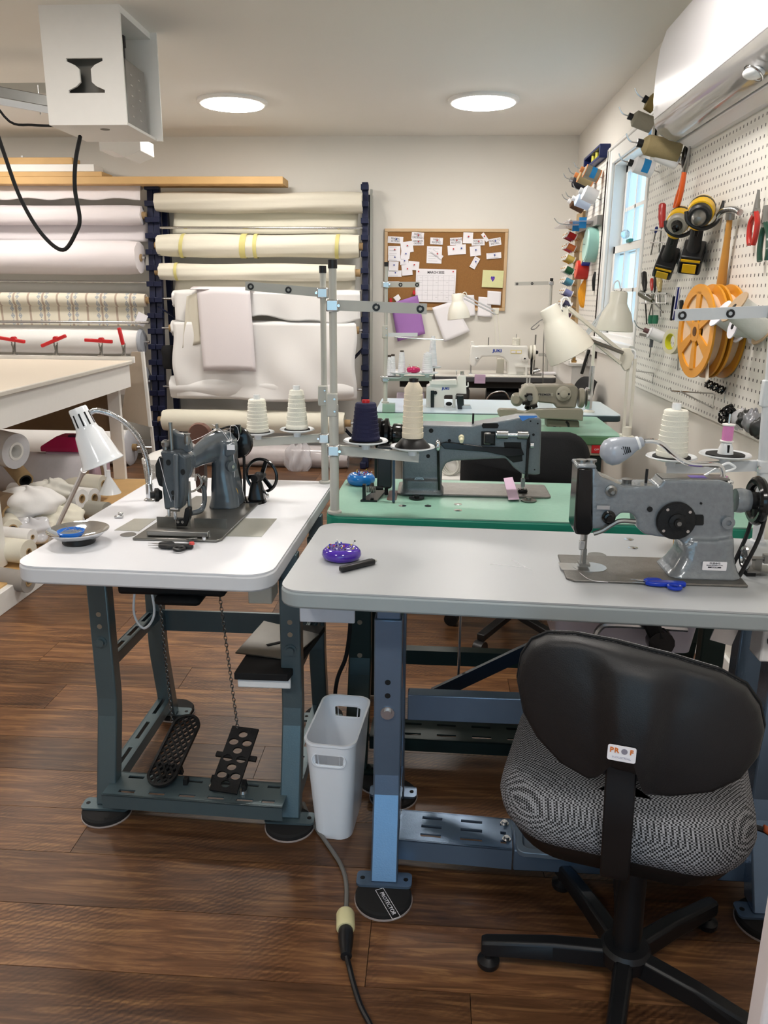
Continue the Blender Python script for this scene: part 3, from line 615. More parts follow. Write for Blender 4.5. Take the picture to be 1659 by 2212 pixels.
MB().bx(-3.9, -1.92, 2.9, 5.50, .0, .10).build('base_platform', white, ct, bevel=.003)
MB().bx(-3.85, -1.95, 3.0, 5.46, .10, .108).build('shelf_board', wood_l, ct)
# toggle clamps
def clamp(lab, px, py, rot, lean=False):
    c = P(px, py, y=5.535); c.z = .976
    t = thing('toggle_clamp', lab, 'clamp', c, 0, 'toggle clamps along the end of the cutting table')
    MB().bx(c.x-.022, c.x+.022, 5.525, 5.547, .976, .98).build('base_plate', steel, t)
    b = MB()
    for s in (-1, 1): b.bar(c+Vector((s*.014, 0, .0)), c+Vector((-s*.010, 0, .075)), .004, .016, Y)
    for s in (-1, 1): b.bar(c+Vector((s*.006, .006, .02)), c+Vector((s*.012, .006, .09)), .004, .012, Y)
    b.build('linkage', dsteel, t)
    a = R(rot); d = Vector((math.cos(a), 0, math.sin(a))); h = c+Z*(.105 if not lean else .08)
    bb = MB().bar(h-d*(.11 if not lean else 0), h+d*(.09 if not lean else .12), .024, .026, Y); bb.build('handle', redm, t, bevel=.006)
    MB().lathe([(.017, 0), (.017, .036)], h+d*.01+Z*.008+Y*.018, -Y, 12).build('knob', redm, t) if not lean else None
clamp('toggle clamp with red handle nearest the left edge of the picture', 30, 760, -8)
clamp('toggle clamp whose red handle tilts upward', 121, 760, 22)
clamp('toggle clamp with level red handle third from the left', 218, 760, -3)
clamp('toggle clamp at the table corner with upright red lever', 268, 770, 100, True)
# leaning canvas frame at the table's far end
q = [P(285, 760, y=5.95), P(308, 760, y=5.95), P(325, 922, y=5.95), P(262, 905, y=5.95)]
t = thing('stretched_canvas', 'beige canvas panel with white edge leaning behind the cutting table', 'canvas panel', (q[2].x, 5.95, q[2].z))
MB().bar(q[1], q[2], .02, .03, Y).build('white_edge', white, t)
MB().prism([(v.x, v.z) for v in q], (0, 5.955, 0), X, Z, 0, .015).build('panel', mat('beige_cloth', 'bcae9c', .9, var=.04, bump=.3, bs=20), t)
MB().bar(Vector((q[2].x, 5.97, q[2].z)), Vector((q[2].x, 6.0, .0)), .02, .02, Y).build('prop', white, t)
# ================================================================ CLUTTER UNDER THE CUTTING TABLE
def tube_roll(lab, p0, p1, r, m, hole=.45, holem=None, name='cloth_roll', cat='fabric roll', g='rolls stored under the cutting table', wob=.0):
    p0, p1 = Vector(p0), Vector(p1); t = thing(name, lab, cat, (p0+p1)/2, 0, g)
    ax = (p1-p0); n = 24; L_ = ax.length
    b = MB().lathe([(r, 0), (r*(1+wob), L_*.3), (r*(1-wob), L_*.6), (r, L_), (r*hole, L_), (r*hole, L_-.08)], p0, ax, n); b.build('roll', m, t, smooth=40)
    MB().lathe([(r*hole*1.02, L_-.07), (r*hole*1.02, L_+.003), (r*hole*.75, L_+.003), (r*hole*.75, L_-.09)], p0, ax, n).build('core_tube', holem or card, t, smooth=40)
    return t
D_ = Vector((.97, -.25, 0)).normalized()
def under(px, py, z, r, L_, d=D_): e = P(px, py, z=z); return e-d*L_, e
tube_roll('big grey roll lying inside the shelf under the table', *under(205, 1028, .30, .14, 1.0, Vector((1, -.1, 0)).normalized()), .135, mat('grey_cloth', 'c6c1c4', .9), .8, dcard)
tube_roll('beige tube roll with pinkish cloth under the white lamp', *under(224, 1046, .28, .05, .5), .055, canvas)
tube_roll('quilted white roll below the beige tube roll', *under(204, 1076, .22, .05, .5), .06, canvasw, wob=.04)
tube_roll('short white tube roll left of the quilted roll', *under(177, 1077, .25, .05, .5), .055, canvasw)
tube_roll('grey green roll lowest under the white lamp cup', *under(232, 1105, .17, .05, .5), .055, mat('sage_cloth', 'a09d92', .9), .3)
tube_roll('bare cardboard tube poking out of the plastic', *under(55, 1038, .38, .05, .4, Vector((.7, -.6, -.35)).normalized()), .045, card, .75, blackm)
tube_roll('cream roll standing at the left edge of the shelf', *under(28, 1142, .22, .05, .5, Vector((.6, -.8, 0)).normalized()), .05, canvas2)
tube_roll('wide cream roll lowest on the shelf', *under(62, 1192, .18, .06, .8, Vector((.98, -.2, 0)).normalized()), .06, canvas2, .3)
tube_roll('thin white roll just above the wide cream roll', *under(70, 1160, .22, .04, .7, Vector((.98, -.2, 0)).normalized()), .04, canvasw, .3)
tube_roll('grey wrapped roll with dark stripes near the floor at left', *under(62, 1258, .10, .05, .6, Vector((.97, -.2, -.05)).normalized()), .05, mat('stone_cloth', '9a948e', .8), .4)
tube_roll('dark brown disc ended roll at the left of the heap', *under(20, 1110, .27, .12, .3, Vector((.9, -.4, 0)).normalized()), .11, dcard, .4)
tube_roll('roll wrapped in cloudy plastic at the upper left of the shelf', *under(35, 975, .55, .12, .6, Vector((.95, -.3, -.1)).normalized()), .10, mat('cloudy_plastic', 'd4d4d8', .15, var=.1, vs=12, bump=.6, bs=24, coat=.5), .5, mat('tube_white', 'e8e6e2', .6))
# crumpled cloth heap pieces
def heap(lab, px, py, z, sx_, sy_, sz_, m, seed, name='crumpled_cloth'):
    c = P(px, py, z=z); rn = random.Random(seed); f = [(rn.uniform(2, 7), rn.uniform(2, 7), rn.uniform(0, 6), rn.uniform(.03, .10)) for _ in range(7)]
    def fn(u, v):
        th = 2*math.pi*u; ph = math.pi*(v*.96+.02); d = 1
        for a_, b_, c_, k in f: d += k*math.sin(a_*round(1)+round(a_)*th+c_)*math.sin(b_*ph+c_)
        return c+Vector((sx_*d*math.sin(ph)*math.cos(th), sy_*d*math.sin(ph)*math.sin(th), sz_*d*math.cos(ph)))
    return tag(MB().grid(fn, 48, 24).build(name, m, smooth=180), lab, 'fabric', 'crumpled cloths under the cutting table')
heap('white sheet crumpled below the cardboard tube', 62, 1085, .30, .17, .14, .085, canvasw, 1)
heap('cream folded cloth in the middle of the heap', 118, 1120, .20, .15, .12, .075, canvas2, 5)
heap('pale grey plastic covered cloth at the front of the heap', 68, 1148, .18, .12, .10, .07, MATS['cloudy_plastic'], 8)
heap('off white bundle behind the white rod', 108, 1060, .32, .12, .12, .06, mat('offwhite_cloth', 'd5d2c9', .9), 11)
heap('white bundle nearest the table edge', 145, 1125, .16, .09, .10, .06, canvasw, 14)
heap('small cream bundle at the front edge of the shelf', 95, 1150, .16, .08, .08, .06, canvas, 17)
# magenta lidded box
c = P(150, 972, z=.46); c.y += .1
t = thing('storage_box', 'storage box with a magenta lid under the cutting table', 'box', c)
MB().bx(c.x-.16, c.x+.16, c.y-.1, c.y+.12, c.z-.30, c.z-.01).build('box_body', mat('dusky_plastic', 'b49aa6', .3, var=.04), t, bevel=.01)
b = MB().loft([[Vector((c.x+sx_*w, c.y+.01+sy_*d, c.z+h)) for sx_, sy_ in ((-1, -1), (1, -1), (1, 1), (-1, 1))] for w, d, h in ((.18, .125, -.012), (.18, .125, .02), (.10, .07, .075))]); b.build('lid', mat('magenta_plastic', '9c1646', .35), t, bevel=.006)
MB().bx(c.x-.02, c.x+.06, c.y-.06, c.y-.02, c.z+.07, c.z+.085).build('lid_handle', mat('dark_magenta', '3c0d2c', .4), t)
# white rod leaning with a tip, behind the dish
p0, p1 = P(150, 1150, z=.35), P(181, 1018, y=3.3)
t = thing('white_rod', 'thin white rod standing up from the shelf toward the lamp', 'rod', p0)
b_ = P(178, 1022, y=3.25); a_ = P(100, 1188, z=.11)
MB().tube([a_, b_], .011, sm=False).build('shaft', wplas, t); MB().cyl(b_, b_+(b_-a_).normalized()*.03, .014, n=10).build('tip', wplas, t)
# white funnel-like cup and dotted bin
c = P(238, 1065, z=.25)
t = thing('white_funnel', 'white plastic funnel hanging below the lamp shade', 'funnel', c)
MB().lathe([(.012, .14), (.012, .10), (.065, 0), (.060, 0), (.008, .10)], c, n=24).build('cone', wplas, t)
MB().bx(c.x-.02, c.x-.01, c.y-.005, c.y+.005, c.z+.1, c.z+.30).build('hanger', wplas, t)
c = P(318, 1055, z=.0); c = Vector((-1.62, 4.75, 0))
t = thing('dotted_bin', 'pale bin with small white dots behind the grey sewing machine', 'bin', c)
dm = mat('dotted_plastic', 'c9c8c4', .5, var=.0); nt, N, L, B = nodes(dm)
vo = N.new('ShaderNodeTexVoronoi'); vo.inputs['Scale'].default_value = 60; tco = N.new('ShaderNodeTexCoord'); L.new(tco.outputs['Object'], vo.inputs[0])
rp = N.new('ShaderNodeValToRGB'); rp.color_ramp.elements[0].position = .3; rp.color_ramp.elements[0].color = (.8, .8, .8, 1); rp.color_ramp.elements[1].position = .4; rp.color_ramp.elements[1].color = lin('b9b7b2')+(1,)
L.new(vo.outputs['Distance'], rp.inputs[0]); L.new(rp.outputs[0], B.inputs['Base Color'])
MB().loft([[Vector((c.x+x_, c.y+y_, h)) for x_, y_ in rrect(w, d, .05)] for w, d, h in ((.26, .24, 0), (.32, .28, .40), (.30, .26, .40), (.24, .22, .01))]).build('body', dm, t)
MB().loft([[Vector((c.x+x_, c.y+y_, h)) for x_, y_ in rrect(w, d, .05)] for w, d, h in ((.325, .285, .40), (.325, .285, .43), (.20, .18, .455))]).build('lid', white, t, smooth=60)
# flat cardboard lying on the floor by the shelf
c = P(270, 1075, z=0.0); tag(MB().box(c+Z*.012, (.5, .3, .02), Matrix.Rotation(R(20), 3, 'Z')).build('flat_carton', card), 'flattened carton on the floor beside the cutting table', 'carton')
# ================================================================ SEWING TABLES T1, T2, T3 with their stands
TZ = .80
teal = mat('teal_stand_paint', '5a6b71', .28, .45, var=.06, bump=.06, bs=300)
skyst = mat('sky_tint_stand_paint', '6d8198', .24, .6, var=.05, bump=.05, bs=300)  # same stand paint as the teal, with blue sky reflection mixed into its colour
greenst = mat('dark_green_stand_paint', '1e2f2d', .4, .2, var=.08)
felt = mat('felt_disc', '1b1a1a', .9, var=.1); rub = mat('pale_rubber', 'a69a96', .7)
t1top = mat('white_laminate', 'dfe0e5', .33, var=.01); t1edge = mat('white_edge', 'd3d4d8', .4, var=.02)
t2top = mat('grey_laminate', 'b0b3b6', .36, var=.015, vs=200); t2edge = mat('grey_edge', '9aa3a6', .4, var=.02)
t3top = mat('green_laminate', '82ab99', .38, var=.09, vs=60); t3edge = mat('green_edge', '1f8a72', .4, var=.03)
def tabletop(root, M, w, d, th, mt, me, r=.05, z=TZ):
    MB().prism(rrect(w, d, r), (0, 0, z-.004), X, Y, 0, .004).xf(M).build('laminate_top', mt, root, smooth=60)
    MB().prism(rrect(w+.003, d+.003, r), (0, 0, z-th), X, Y, 0, th-.0035).xf(M).build('edge_band', me, root, smooth=60, bevel=.006)
def slotbar(p0, p1, w, h, rows, slots, upv=Z, lip=0):       # plate w wide with real slots; rows: offsets across, slots: (s0,s1,width)
    p0, p1 = Vector(p0), Vector(p1); d = (p1-p0); Ln = d.length; d.normalize(); a = d.cross(Vector(upv)).normalized(); n = a.cross(d)
    b = MB(); sw = slots[0][2]; edges = [-w/2]
    for o in sorted(rows): edges += [o-sw/2, o+sw/2]
    edges.append(w/2)
    def strip(s0, s1, e0, e1):
        b.add([p0+d*s+a*e+n*k for k in (-h/2, h/2) for e in (e0, e1) for s in (s0, s1)], [(0, 2, 3, 1), (4, 5, 7, 6), (0, 1, 5, 4), (2, 6, 7, 3), (0, 4, 6, 2), (1, 3, 7, 5)])
    for i in range(0, len(edges), 2): strip(0, Ln, edges[i], edges[i+1])
    for i in range(1, len(edges)-1, 2):
        s = 0
        for q in slots: strip(s, q[0]*Ln, edges[i], edges[i+1]); s = q[1]*Ln
        strip(s, Ln, edges[i], edges[i+1])
    if lip:
        for e in (-w/2, w/2): strip(0, Ln, e-.002, e+.002); 
        for e in (-w/2, w/2):
            b.add([p0+d*s+a*(e+k2)+n*k for k in (-lip, h/2) for k2 in (-.002, .002) for s in (0, Ln)], [(0, 2, 3, 1), (4, 5, 7, 6), (0, 1, 5, 4), (2, 6, 7, 3), (0, 4, 6, 2), (1, 3, 7, 5)])
    return b
def leg(root, x, yv, yf, paint, zt=.757, zb=.30, w=.055, d=.045, ztel=.69, disc=True, plate=True, bolt=True, side=-1, xf_=None, holes=True):
    xf_ = x if xf_ is None else xf_
    MB().bx(x-w/2+.005, x+w/2-.005, yv-d/2+.005, yv+d/2-.005, ztel-.1, zt).build('upper_leg', paint, root, bevel=.003)
    sec = lambda xx, yy, z, k=1: [Vector((xx+a*w/2*k, yy+b_*d/2, z)) for a, b_ in ((-1, -1), (1, -1), (1, 1), (-1, 1))]
    lg = MB().loft([sec(x, yv, ztel), sec(x, yv, zb+.02), sec((x*.9+xf_*.1), yv+(yf-yv)*.1, zb-.03), sec(xf_, yf, .026)]).build('leg', paint, root, smooth=6, bevel=.004)
    if plate:
        pl = MB().prism(rrect(.135, .05, .012, cx=xf_, cy=yf+side*.015), (0, 0, .020), X, Y, 0, .006).build('foot_plate', paint, root)
        for s in (-1, 1): MB().cyl((xf_+s*.053, yf+side*.015, .0262), (xf_+s*.053, yf+side*.015, .0268), .006, n=10).build('bolt_hole', blackm, pl)
    if bolt:
        bo = MB().lathe([(.017, 0), (.017, .003), (.011, .003), (.011, .011)], (x, yv+side*d/2, zb+.19), (0, side, 0), 12).build('leg_bolt', steel if paint == skyst else paint, root)
    if holes:
        for k in range(2): MB().cyl((x, yv+side*(d/2-.001), zb+.235+.035*k), (x, yv+side*(d/2+.0006), zb+.235+.035*k), .007, n=12).build('adjust_hole', blackm if paint == skyst else mat('hole_floor', '9a8a78', .8), root)
def protector(lab, x, y, r=.068, txt=False):
    t = thing('floor_protector', lab, 'floor protector', (x, y, 0), 0, 'round floor protectors under the table feet')
    MB().lathe([(r, .0), (r, .004)], (x, y, 0), n=36).build('rubber_base', rub, t); MB().lathe([(r*.97, .004), (r*.97, .014), (r*.9, .019), (.01, .0192)], (x, y, 0), n=36).build('felt_pad', felt, t)
    if txt:
        xd = Vector((.46, -.89, 0)); yd = Vector((.89, .46, 0)); c_ = Vector((x+.012, y-.033, .0194))
        text('PROTECTOR', .014, c_, xd, yd, paper, t, sx=.95, align='CENTER')
        b = MB(); q = [c_+xd*sx_*.05+yd*sy_*.010 for sx_, sy_ in ((-1, -1), (1, -1), (1, 1), (-1, 1))]
        for i in range(4): b.bar(q[i], q[(i+1) % 4], .001, .0006)
        b.build('print_border', paper, t)
# ---- T1 white table
t1 = thing('sewing_table', 'white topped sewing table on a dark teal treadle stand', 'table', (-.65, 2.1, 0))
M1 = Matrix.Translation((-.645, 2.105, 0)) @ Matrix.Rotation(R(-1.5), 4, 'Z')
tabletop(t1, M1, .605, .93, .043, t1top, t1edge, .06)
leg(t1, -.885, 1.94, 1.875, teal); leg(t1, -.365, 1.93, 1.855, teal)
leg(t1, -.872, 2.30, 2.36, teal, side=1, w=.05); leg(t1, -.352, 2.30, 2.36, teal, side=1, w=.05)
SL = [(.1, .3, .012), (.4, .6, .012), (.7, .9, .012)]
slotbar((-.885, 1.95, .43), (-.872, 2.30, .43), .03, .004, [0], SL, lip=.03).build('upper_side_rail', teal, t1)
slotbar((-.365, 1.95, .43), (-.352, 2.30, .43), .03, .004, [0], SL, lip=.03).build('upper_side_rail', teal, t1)
slotbar((-.885, 1.90, .085), (-.872, 2.37, .10), .04, .004, [0], SL, lip=.035).build('lower_side_rail', teal, t1)
slotbar((-.365, 1.89, .085), (-.352, 2.37, .10), .04, .004, [0], SL, lip=.035).build('lower_side_rail', teal, t1)
MB().bx(-.86, -.37, 2.315, 2.325, .35, .42).build('back_cross_plate', teal, t1)
tb = slotbar((-.875, 1.87, .085), (-.375, 1.85, .085), .105, .004, [-.033, .033], [(.08, .17, .012), (.25, .34, .012), (.42, .51, .012), (.58, .67, .012), (.74, .83, .012), (.88, .95, .012)], lip=.04)
tb.build('treadle_bar', teal, t1)
MB().bx(-.80, -.52, 1.85, 2.08, .655, .757).build('machine_pan', blackm, t1, bevel=.01)
MB().bx(-.70, -.58, 1.83, 2.0, .635, .66).build('knee_pad_mount', blackm, t1, bevel=.012)
MB().bx(-.452, -.392, 1.82, 1.90, .655, .757).build('switch_box', mat('putty_plastic', 'c6c1b4', .4), t1, bevel=.003)
protector('floor protector under the left front foot of the white table', -.885, 1.855); protector('floor protector under the right front foot of the white table', -.365, 1.835); protector('floor protector under the rear left foot of the white table', -.872, 2.41); protector('floor protector under the rear right foot of the white table', -.352, 2.41)
# side shelf with plates on it
zs = .44
sh = [P(505, 1452, z=zs), P(622, 1456, z=zs), P(702, 1350, z=zs), P(575, 1345, z=zs)]
ss = thing('side_shelf', 'black shelf board bolted beside the right legs of the white table', 'shelf', (sh[0].x, sh[0].y, zs-.03))
MB().prism([(p.x, p.y) for p in sh], (0, 0, zs-.022), X, Y, 0, .02).build('board', blackm, ss, bevel=.002)
MB().prism([(p.x+.005, p.y+.01) for p in (sh[0], sh[1])]+[(sh[1].x-.01, sh[1].y+.1), (sh[0].x+.03, sh[0].y+.1)], (0, 0, zs-.05), X, Y, 0, .027).build('white_drawer', wplas, ss, bevel=.004)
pl = [P(508, 1412, z=zs), P(570, 1343, z=zs), P(690, 1372, z=zs), P(628, 1428, z=zs)]
sp_ = thing('spare_slide_plate', 'dark steel slide plate lying on the black side shelf', 'metal plate', (pl[0].x, pl[0].y, zs))
MB().prism([(p.x, p.y) for p in pl], (0, 0, zs), X, Y, 0, .004).build('plate', mat('dark_plate', '4c4a46', .3, .8, var=.2), sp_, bevel=.0015)
c = (pl[0]+pl[2])/2; MB().box(c+Vector((.03, .05, .012)), (.04, .008, .016)).build('guide', blacki, sp_); MB().box(c+Vector((0, 0, .0045)), (.07, .012, .002), Matrix.Rotation(.6, 3, 'Z')).build('groove', blackm, sp_)
# pedals
def pedal_frame(c, xd, yd): return frameM(c, xd, Vector(xd).cross(Vector(yd)))
pa = thing('foot_pedal', 'oval lattice cast iron treadle pedal with chain', 'pedal', (-.74, 1.90, .09), 0, 'cast iron pedals on the treadle bar')
lo, hi = P(352, 1700, z=.10), P(400, 1545, y=2.08)
yd = (hi-lo).normalized(); xd = Vector((1, -.12, 0)).normalized(); Mp = pedal_frame((lo+hi)/2, xd, yd); Lp = (hi-lo).length; Wp = .085
def stad(w, l, n=10): return rrect(w, l, w/2-.001, n)
MB().frame(stad(Wp, Lp), stad(Wp-.014, Lp-.014), (0, 0, 0), X, Y, -.004, .006).xf(Mp).build('rim', blacki, pa)
b = MB(); hw, hl = (Wp-.008)/2, (Lp-.008)/2
def inst(x, y):
    if abs(x) > hw: return False
    k = hl-hw
    return True if abs(y) < k else (x*x+(abs(y)-k)**2 < hw*hw)
for sgn in (-1, 1):
    cc_ = -Lp
    while cc_ < Lp:
        pts = [(x_/40*hw, cc_+sgn*x_/40*hw*1.3) for x_ in range(-40, 41)]; ins = [p for p in pts if inst(*p)]
        if len(ins) > 3: b.bar((ins[0][0], ins[0][1], 0), (ins[-1][0], ins[-1][1], 0), .0065, .005)
        cc_ += .026
b.xf(Mp).build('lattice', blacki, pa); MB().bar((-.035, -Lp*.2, -.02), (.04, -Lp*.2, -.02), .012, .03).xf(Mp).build('pivot', blacki, pa)
for s in (0, 1): q = Mp @ Vector((.05*s*1.3-.0, -Lp*.32, -.01)); MB().bar(Vector((q.x, q.y, .088)), q, .012, .02, Y).build('bracket', blacki, pa)
pb = thing('foot_pedal', 'rectangular cast iron treadle pedal with oval holes', 'pedal', (-.58, 1.88, .09), 0, 'cast iron pedals on the treadle bar')
lo, hi = P(488, 1712, z=.10), P(525, 1572, y=2.0); yd = (hi-lo).normalized(); xd = Vector((1, -.16, 0)).normalized(); Mp = pedal_frame((lo+hi)/2, xd, yd); Lp = (hi-lo).length; Wp = .08
b = MB(); ny = 7; ch = (Lp-.02)/ny
for j in range(ny):
    y0 = -Lp/2+.01+ch*j
    cells = [(-Wp/2, 0), (0, Wp/2)] if j % 2 else [(-Wp/2, Wp/2)]
    for x0, x1 in cells:
        w_, h_ = x1-x0, ch; n = 16; ou = []; inn = []; rx = (w_*.36 if len(cells) == 2 else w_*.17)
        for k in range(n):
            a = 2*math.pi*k/n; c_, s_ = math.cos(a), math.sin(a); m_ = max(abs(c_), abs(s_)); ou.append(((x0+x1)/2+c_/m_*w_/2, y0+h_/2+s_/m_*h_/2)); inn.append(((x0+x1)/2+c_*rx, y0+h_/2+s_*h_*.40))
        b.frame(ou, inn, (0, 0, 0), X, Y, -.003, .004)
b.bx(-Wp/2, Wp/2, -Lp/2, -Lp/2+.011, -.003, .004).bx(-Wp/2, Wp/2, Lp/2-.011, Lp/2, -.003, .004)
b.xf(Mp).build('tread', blacki, pb)
MB().bar((-Wp/2-.02, .01, -.004), (Wp/2+.02, .01, -.004), .014, .008).xf(Mp).build('axle', blacki, pb)
for s in (-1, 1): q = Mp @ Vector((.045*s, -Lp*.3, -.008)); MB().bar(Vector((q.x, q.y+.01, .088)), q, .012, .02, Y).build('bracket', blacki, pb); MB().lathe([(.012, 0), (.010, .008)], (q.x, q.y-.01, .088), n=10).build('bolt', steel, pb)
def chain(lab, p0, p1):
    p0, p1 = Vector(p0), Vector(p1); n = int((p1-p0).length/.011); d = (p1-p0).normalized(); b = MB()
    for i in range(n):
        c = p0+d*(.011*(i+.5)); ax = X if i % 2 else Y; q = MB().torus((0, 0, 0), (0, 0, 1), .0042, .0011, 10, 4)
        Mx = frameM(c, d, ax); b.join(q.xf(Mx @ Matrix.Diagonal((1.75, 1, 1, 1))))
    o = b.build('pedal_chain', dsteel); tag(o, lab, 'chain', 'chains from the pedals up to the white table'); o['kind'] = 'thing'; del o['kind']
chain('steel chain from the oval pedal up under the white table', P(372, 1560, y=2.06), Vector((-.735, 1.96, .757)))
chain('steel chain from the rectangular pedal up under the white table', P(515, 1585, y=2.0), Vector((-.572, 1.95, .757)))
tag(MB().tube([(-.78, 1.97, .757), (-.795, 1.96, .64), (-.80, 1.95, .56), (-.775, 1.95, .52), (-.745, 1.95, .56), (-.752, 1.96, .63), (-.775, 1.97, .70)], .0035).build('loop_cord', wplas), 'thin white cord looping below the white table', 'cord')
# ---- T2 grey table
t2 = thing('sewing_table', 'pale grey topped sewing table on a steel stand tinted by sky reflection in front', 'table', (.3, 1.77, 0))
M2 = Matrix.Translation((.295, 1.78, 0)) @ Matrix.Rotation(R(-2.6), 4, 'Z')
tabletop(t2, M2, 1.21, .52, .041, t2top, t2edge, .05)
leg(t2, -.093, 1.72, 1.638, skyst, zb=.25, w=.066, d=.06, ztel=.68); leg(t2, .80, 1.69, 1.60, skyst, zb=.25, w=.066, d=.06, ztel=.68)
leg(t2, -.09, 1.90, 1.965, skyst, zb=.25, side=1, w=.066, d=.05, ztel=.68); leg(t2, .80, 1.87, 1.94, skyst, zb=.25, side=1, w=.066, d=.05, ztel=.68)
MB().bx(-.05, .77, 1.875, 1.915, .315, .39).build('back_cross_bar', skyst, t2, bevel=.003)
MB().bx(.83-.06, .83, 1.66, 1.93, .1, .16).build('side_rail', skyst, t2); MB().bx(-.12, -.06, 1.66, 1.93, .10, .16).build('side_rail', skyst, t2)
slotbar((-.062, 1.725, .105), (.22, 1.708, .105), .115, .004, [-.034, 0, .034], [(.2, .38, .011), (.55, .74, .011), (.9, .95, .011)], lip=.055).build('treadle_bar', skyst, t2)
MB().bx(.22, .78, 1.645, 1.765, .05, .109).build('treadle_beam', skyst, t2, bevel=.004)
for yy in (1.685, 1.745): MB().lathe([(.011, 0), (.011, .003), (.007, .003), (.007, .009)], (.205, yy, .107), n=10).build('bolt', steel, t2)
tp = thing('treadle_plate', 'wide grey blue treadle plate behind the black office chair', 'pedal', (.43, 1.72, .11))
b = MB().prism(rrect(.40, .27, .02, cx=0, cy=0), (0, 0, 0), X, Y, 0, .006); b.frame(rrect(.40, .27, .02), rrect(.37, .24, .015), (0, 0, 0), X, Y, .006, .016)
b.xf(Matrix.Translation((.43, 1.745, .14)) @ Matrix.Rotation(R(-3), 4, 'Z') @ Matrix.Rotation(R(14), 4, 'X')).build('plate', mat('plate_blue_grey', '7d8a97', .35, .3), tp, bevel=.002)
MB().bx(.35, .52, 1.72, 1.75, .109, .135).build('hinge', blacki, tp)
protector('floor protector lettered PROTECTOR under the front left sky tinted leg', -.092, 1.583, .07, True); protector('floor protector under the front right sky tinted leg by the chair', .80, 1.575, .07)
protector('floor protector under the rear left sky tinted leg', -.09, 1.99, .07)
dr = thing('tray_unit', 'translucent white tray drawer fixed under the grey table', 'drawer', (-.24, 1.73, .68))
MB().bx(-.30, -.175, 1.71, 1.90, .68, .757).build('tray', mat('frosted_plastic', 'c9cdd8', .3, var=.02), dr, bevel=.006); MB().bx(-.302, -.172, 1.70, 1.712, .662, .757).build('tray_front', mat('frosted_front', 'd4d8e2', .25), dr, bevel=.003)
# machinery under T2
um = thing('motor_pan', 'pale plastic motor pan under the right end of the grey table', 'motor', (.45, 1.95, .6))
MB().loft([[Vector((.47+x_, 1.88+y_, z_)) for x_, y_ in rrect(w, d, .02)] for w, d, z_ in ((.32, .2, .58), (.36, .24, .755))]).build('pan', mat('lilac_plastic', 'cfc8d4', .35), um)
kl = thing('knee_lift', 'black and chrome knee lift lever under the grey table', 'lever', (.5, 1.7, .6))
MB().tube([(.38, 1.74, .53), (.385, 1.74, .60), (.40, 1.74, .655), (.44, 1.74, .665), (.60, 1.74, .66)], .008).build('rod', steel, kl)
MB().bar((.475, 1.73, .755), (.53, 1.72, .64), .03, .035).build('bracket', blacki, kl, bevel=.006); MB().lathe([(.03, 0), (.03, .03)], (.535, 1.735, .635), -Y, 14).build('clamp', blackg, kl); MB().cyl((.30, 1.74, .68), (.30, 1.74, .757), .011, n=10).build('post', blacki, kl); MB().cyl((.288, 1.74, .67), (.288, 1.74, .72), .006, n=8).build('screw', steel, kl)
MB().cyl((.40, 1.73, .69), (.40, 1.73, .757), .008, n=10).build('peg', mat('brass_dark', '6a5c3a', .4, .6), kl)
sw = thing('switch_box', 'white motor control box with black knob at the right edge', 'control box', (.77, 1.66, .6)); MB().bx(.70, .85, 1.575, 1.635, .66, .752).build('box', wplas, sw, bevel=.004); MB().lathe([(.016, 0), (.016, .004), (.012, .016)], (.725, 1.575, .71), -Y, 14).build('knob', blackg, sw)
MB().box((.655, 1.655, .70), (.05, .003, .07), Matrix.Rotation(R(15), 3, 'Y')).build('washer_plate', steel, kl)
# ---- T3 green table
t3 = thing('sewing_table', 'mint green topped sewing table behind the grey one', 'table', (.3, 2.35, 0))
M3 = Matrix.Translation((.31, 2.375, 0)) @ Matrix.Rotation(R(-1.2), 4, 'Z')
tabletop(t3, M3, 1.215, .48, .045, t3top, t3edge, .045)
for x_, yy, yf, s in ((-.21, 2.25, 2.10, -1), (.84, 2.22, 2.10, -1), (-.20, 2.45, 2.56, 1), (.84, 2.45, 2.56, 1)): leg(t3, x_, yy, yf, greenst, side=s, bolt=False, w=.07)
MB().bx(-.17, .80, 2.40, 2.44, .22, .27).build('back_cross_bar', greenst, t3)
slotbar((-.17, 2.18, .11), (.80, 2.16, .11), .11, .004, [-.03, .03], [(.1+.11*k, .16+.11*k, .012) for k in range(8)], lip=.04).build('treadle_bar', greenst, t3)
MB().bar((.02, 2.05, .30), (.40, 2.12, .48), .012, .04).build('diagonal_brace', mat('navy_brace', '1d2a3a', .4, .2), t3)
for k in range(4): MB().cyl((-.21, 2.226, .22+.11*k), (-.21, 2.224, .22+.11*k), .008, n=10).build('adjust_hole', MATS['hole_floor'], t3)
protector('floor protector under the green table front left foot', -.13, 2.06, .07)
pr = thing('pitman_rod', 'thin steel rod with clamp hanging under the green table', 'rod', (.12, 2.05, .2)); MB().cyl((.09, 2.1, .25), (.09, 2.1, .755), .004, n=8).build('rod', steel, pr); MB().box((.085, 2.095, .58), (.03, .02, .025)).build('clamp', chrome, pr, bevel=.003)
tag(MB().tube([(-.23, 2.05, .755), (-.22, 2.06, .55), (-.235, 2.08, .40), (-.27, 2.1, .28), (-.28, 2.1, .02)], .006).build('cable', blackm), 'black cable hanging behind the white waste bin', 'cable')
tag(MB().tube([P(770, 1590, z=.008), P(900, 1582, z=.008), P(1000, 1568, z=.02), P(1140, 1586, z=.008), P(1240, 1590, z=.008)], .006).build('cable', blackm), 'black cable lying on the floor behind the sky tinted stand', 'cable')
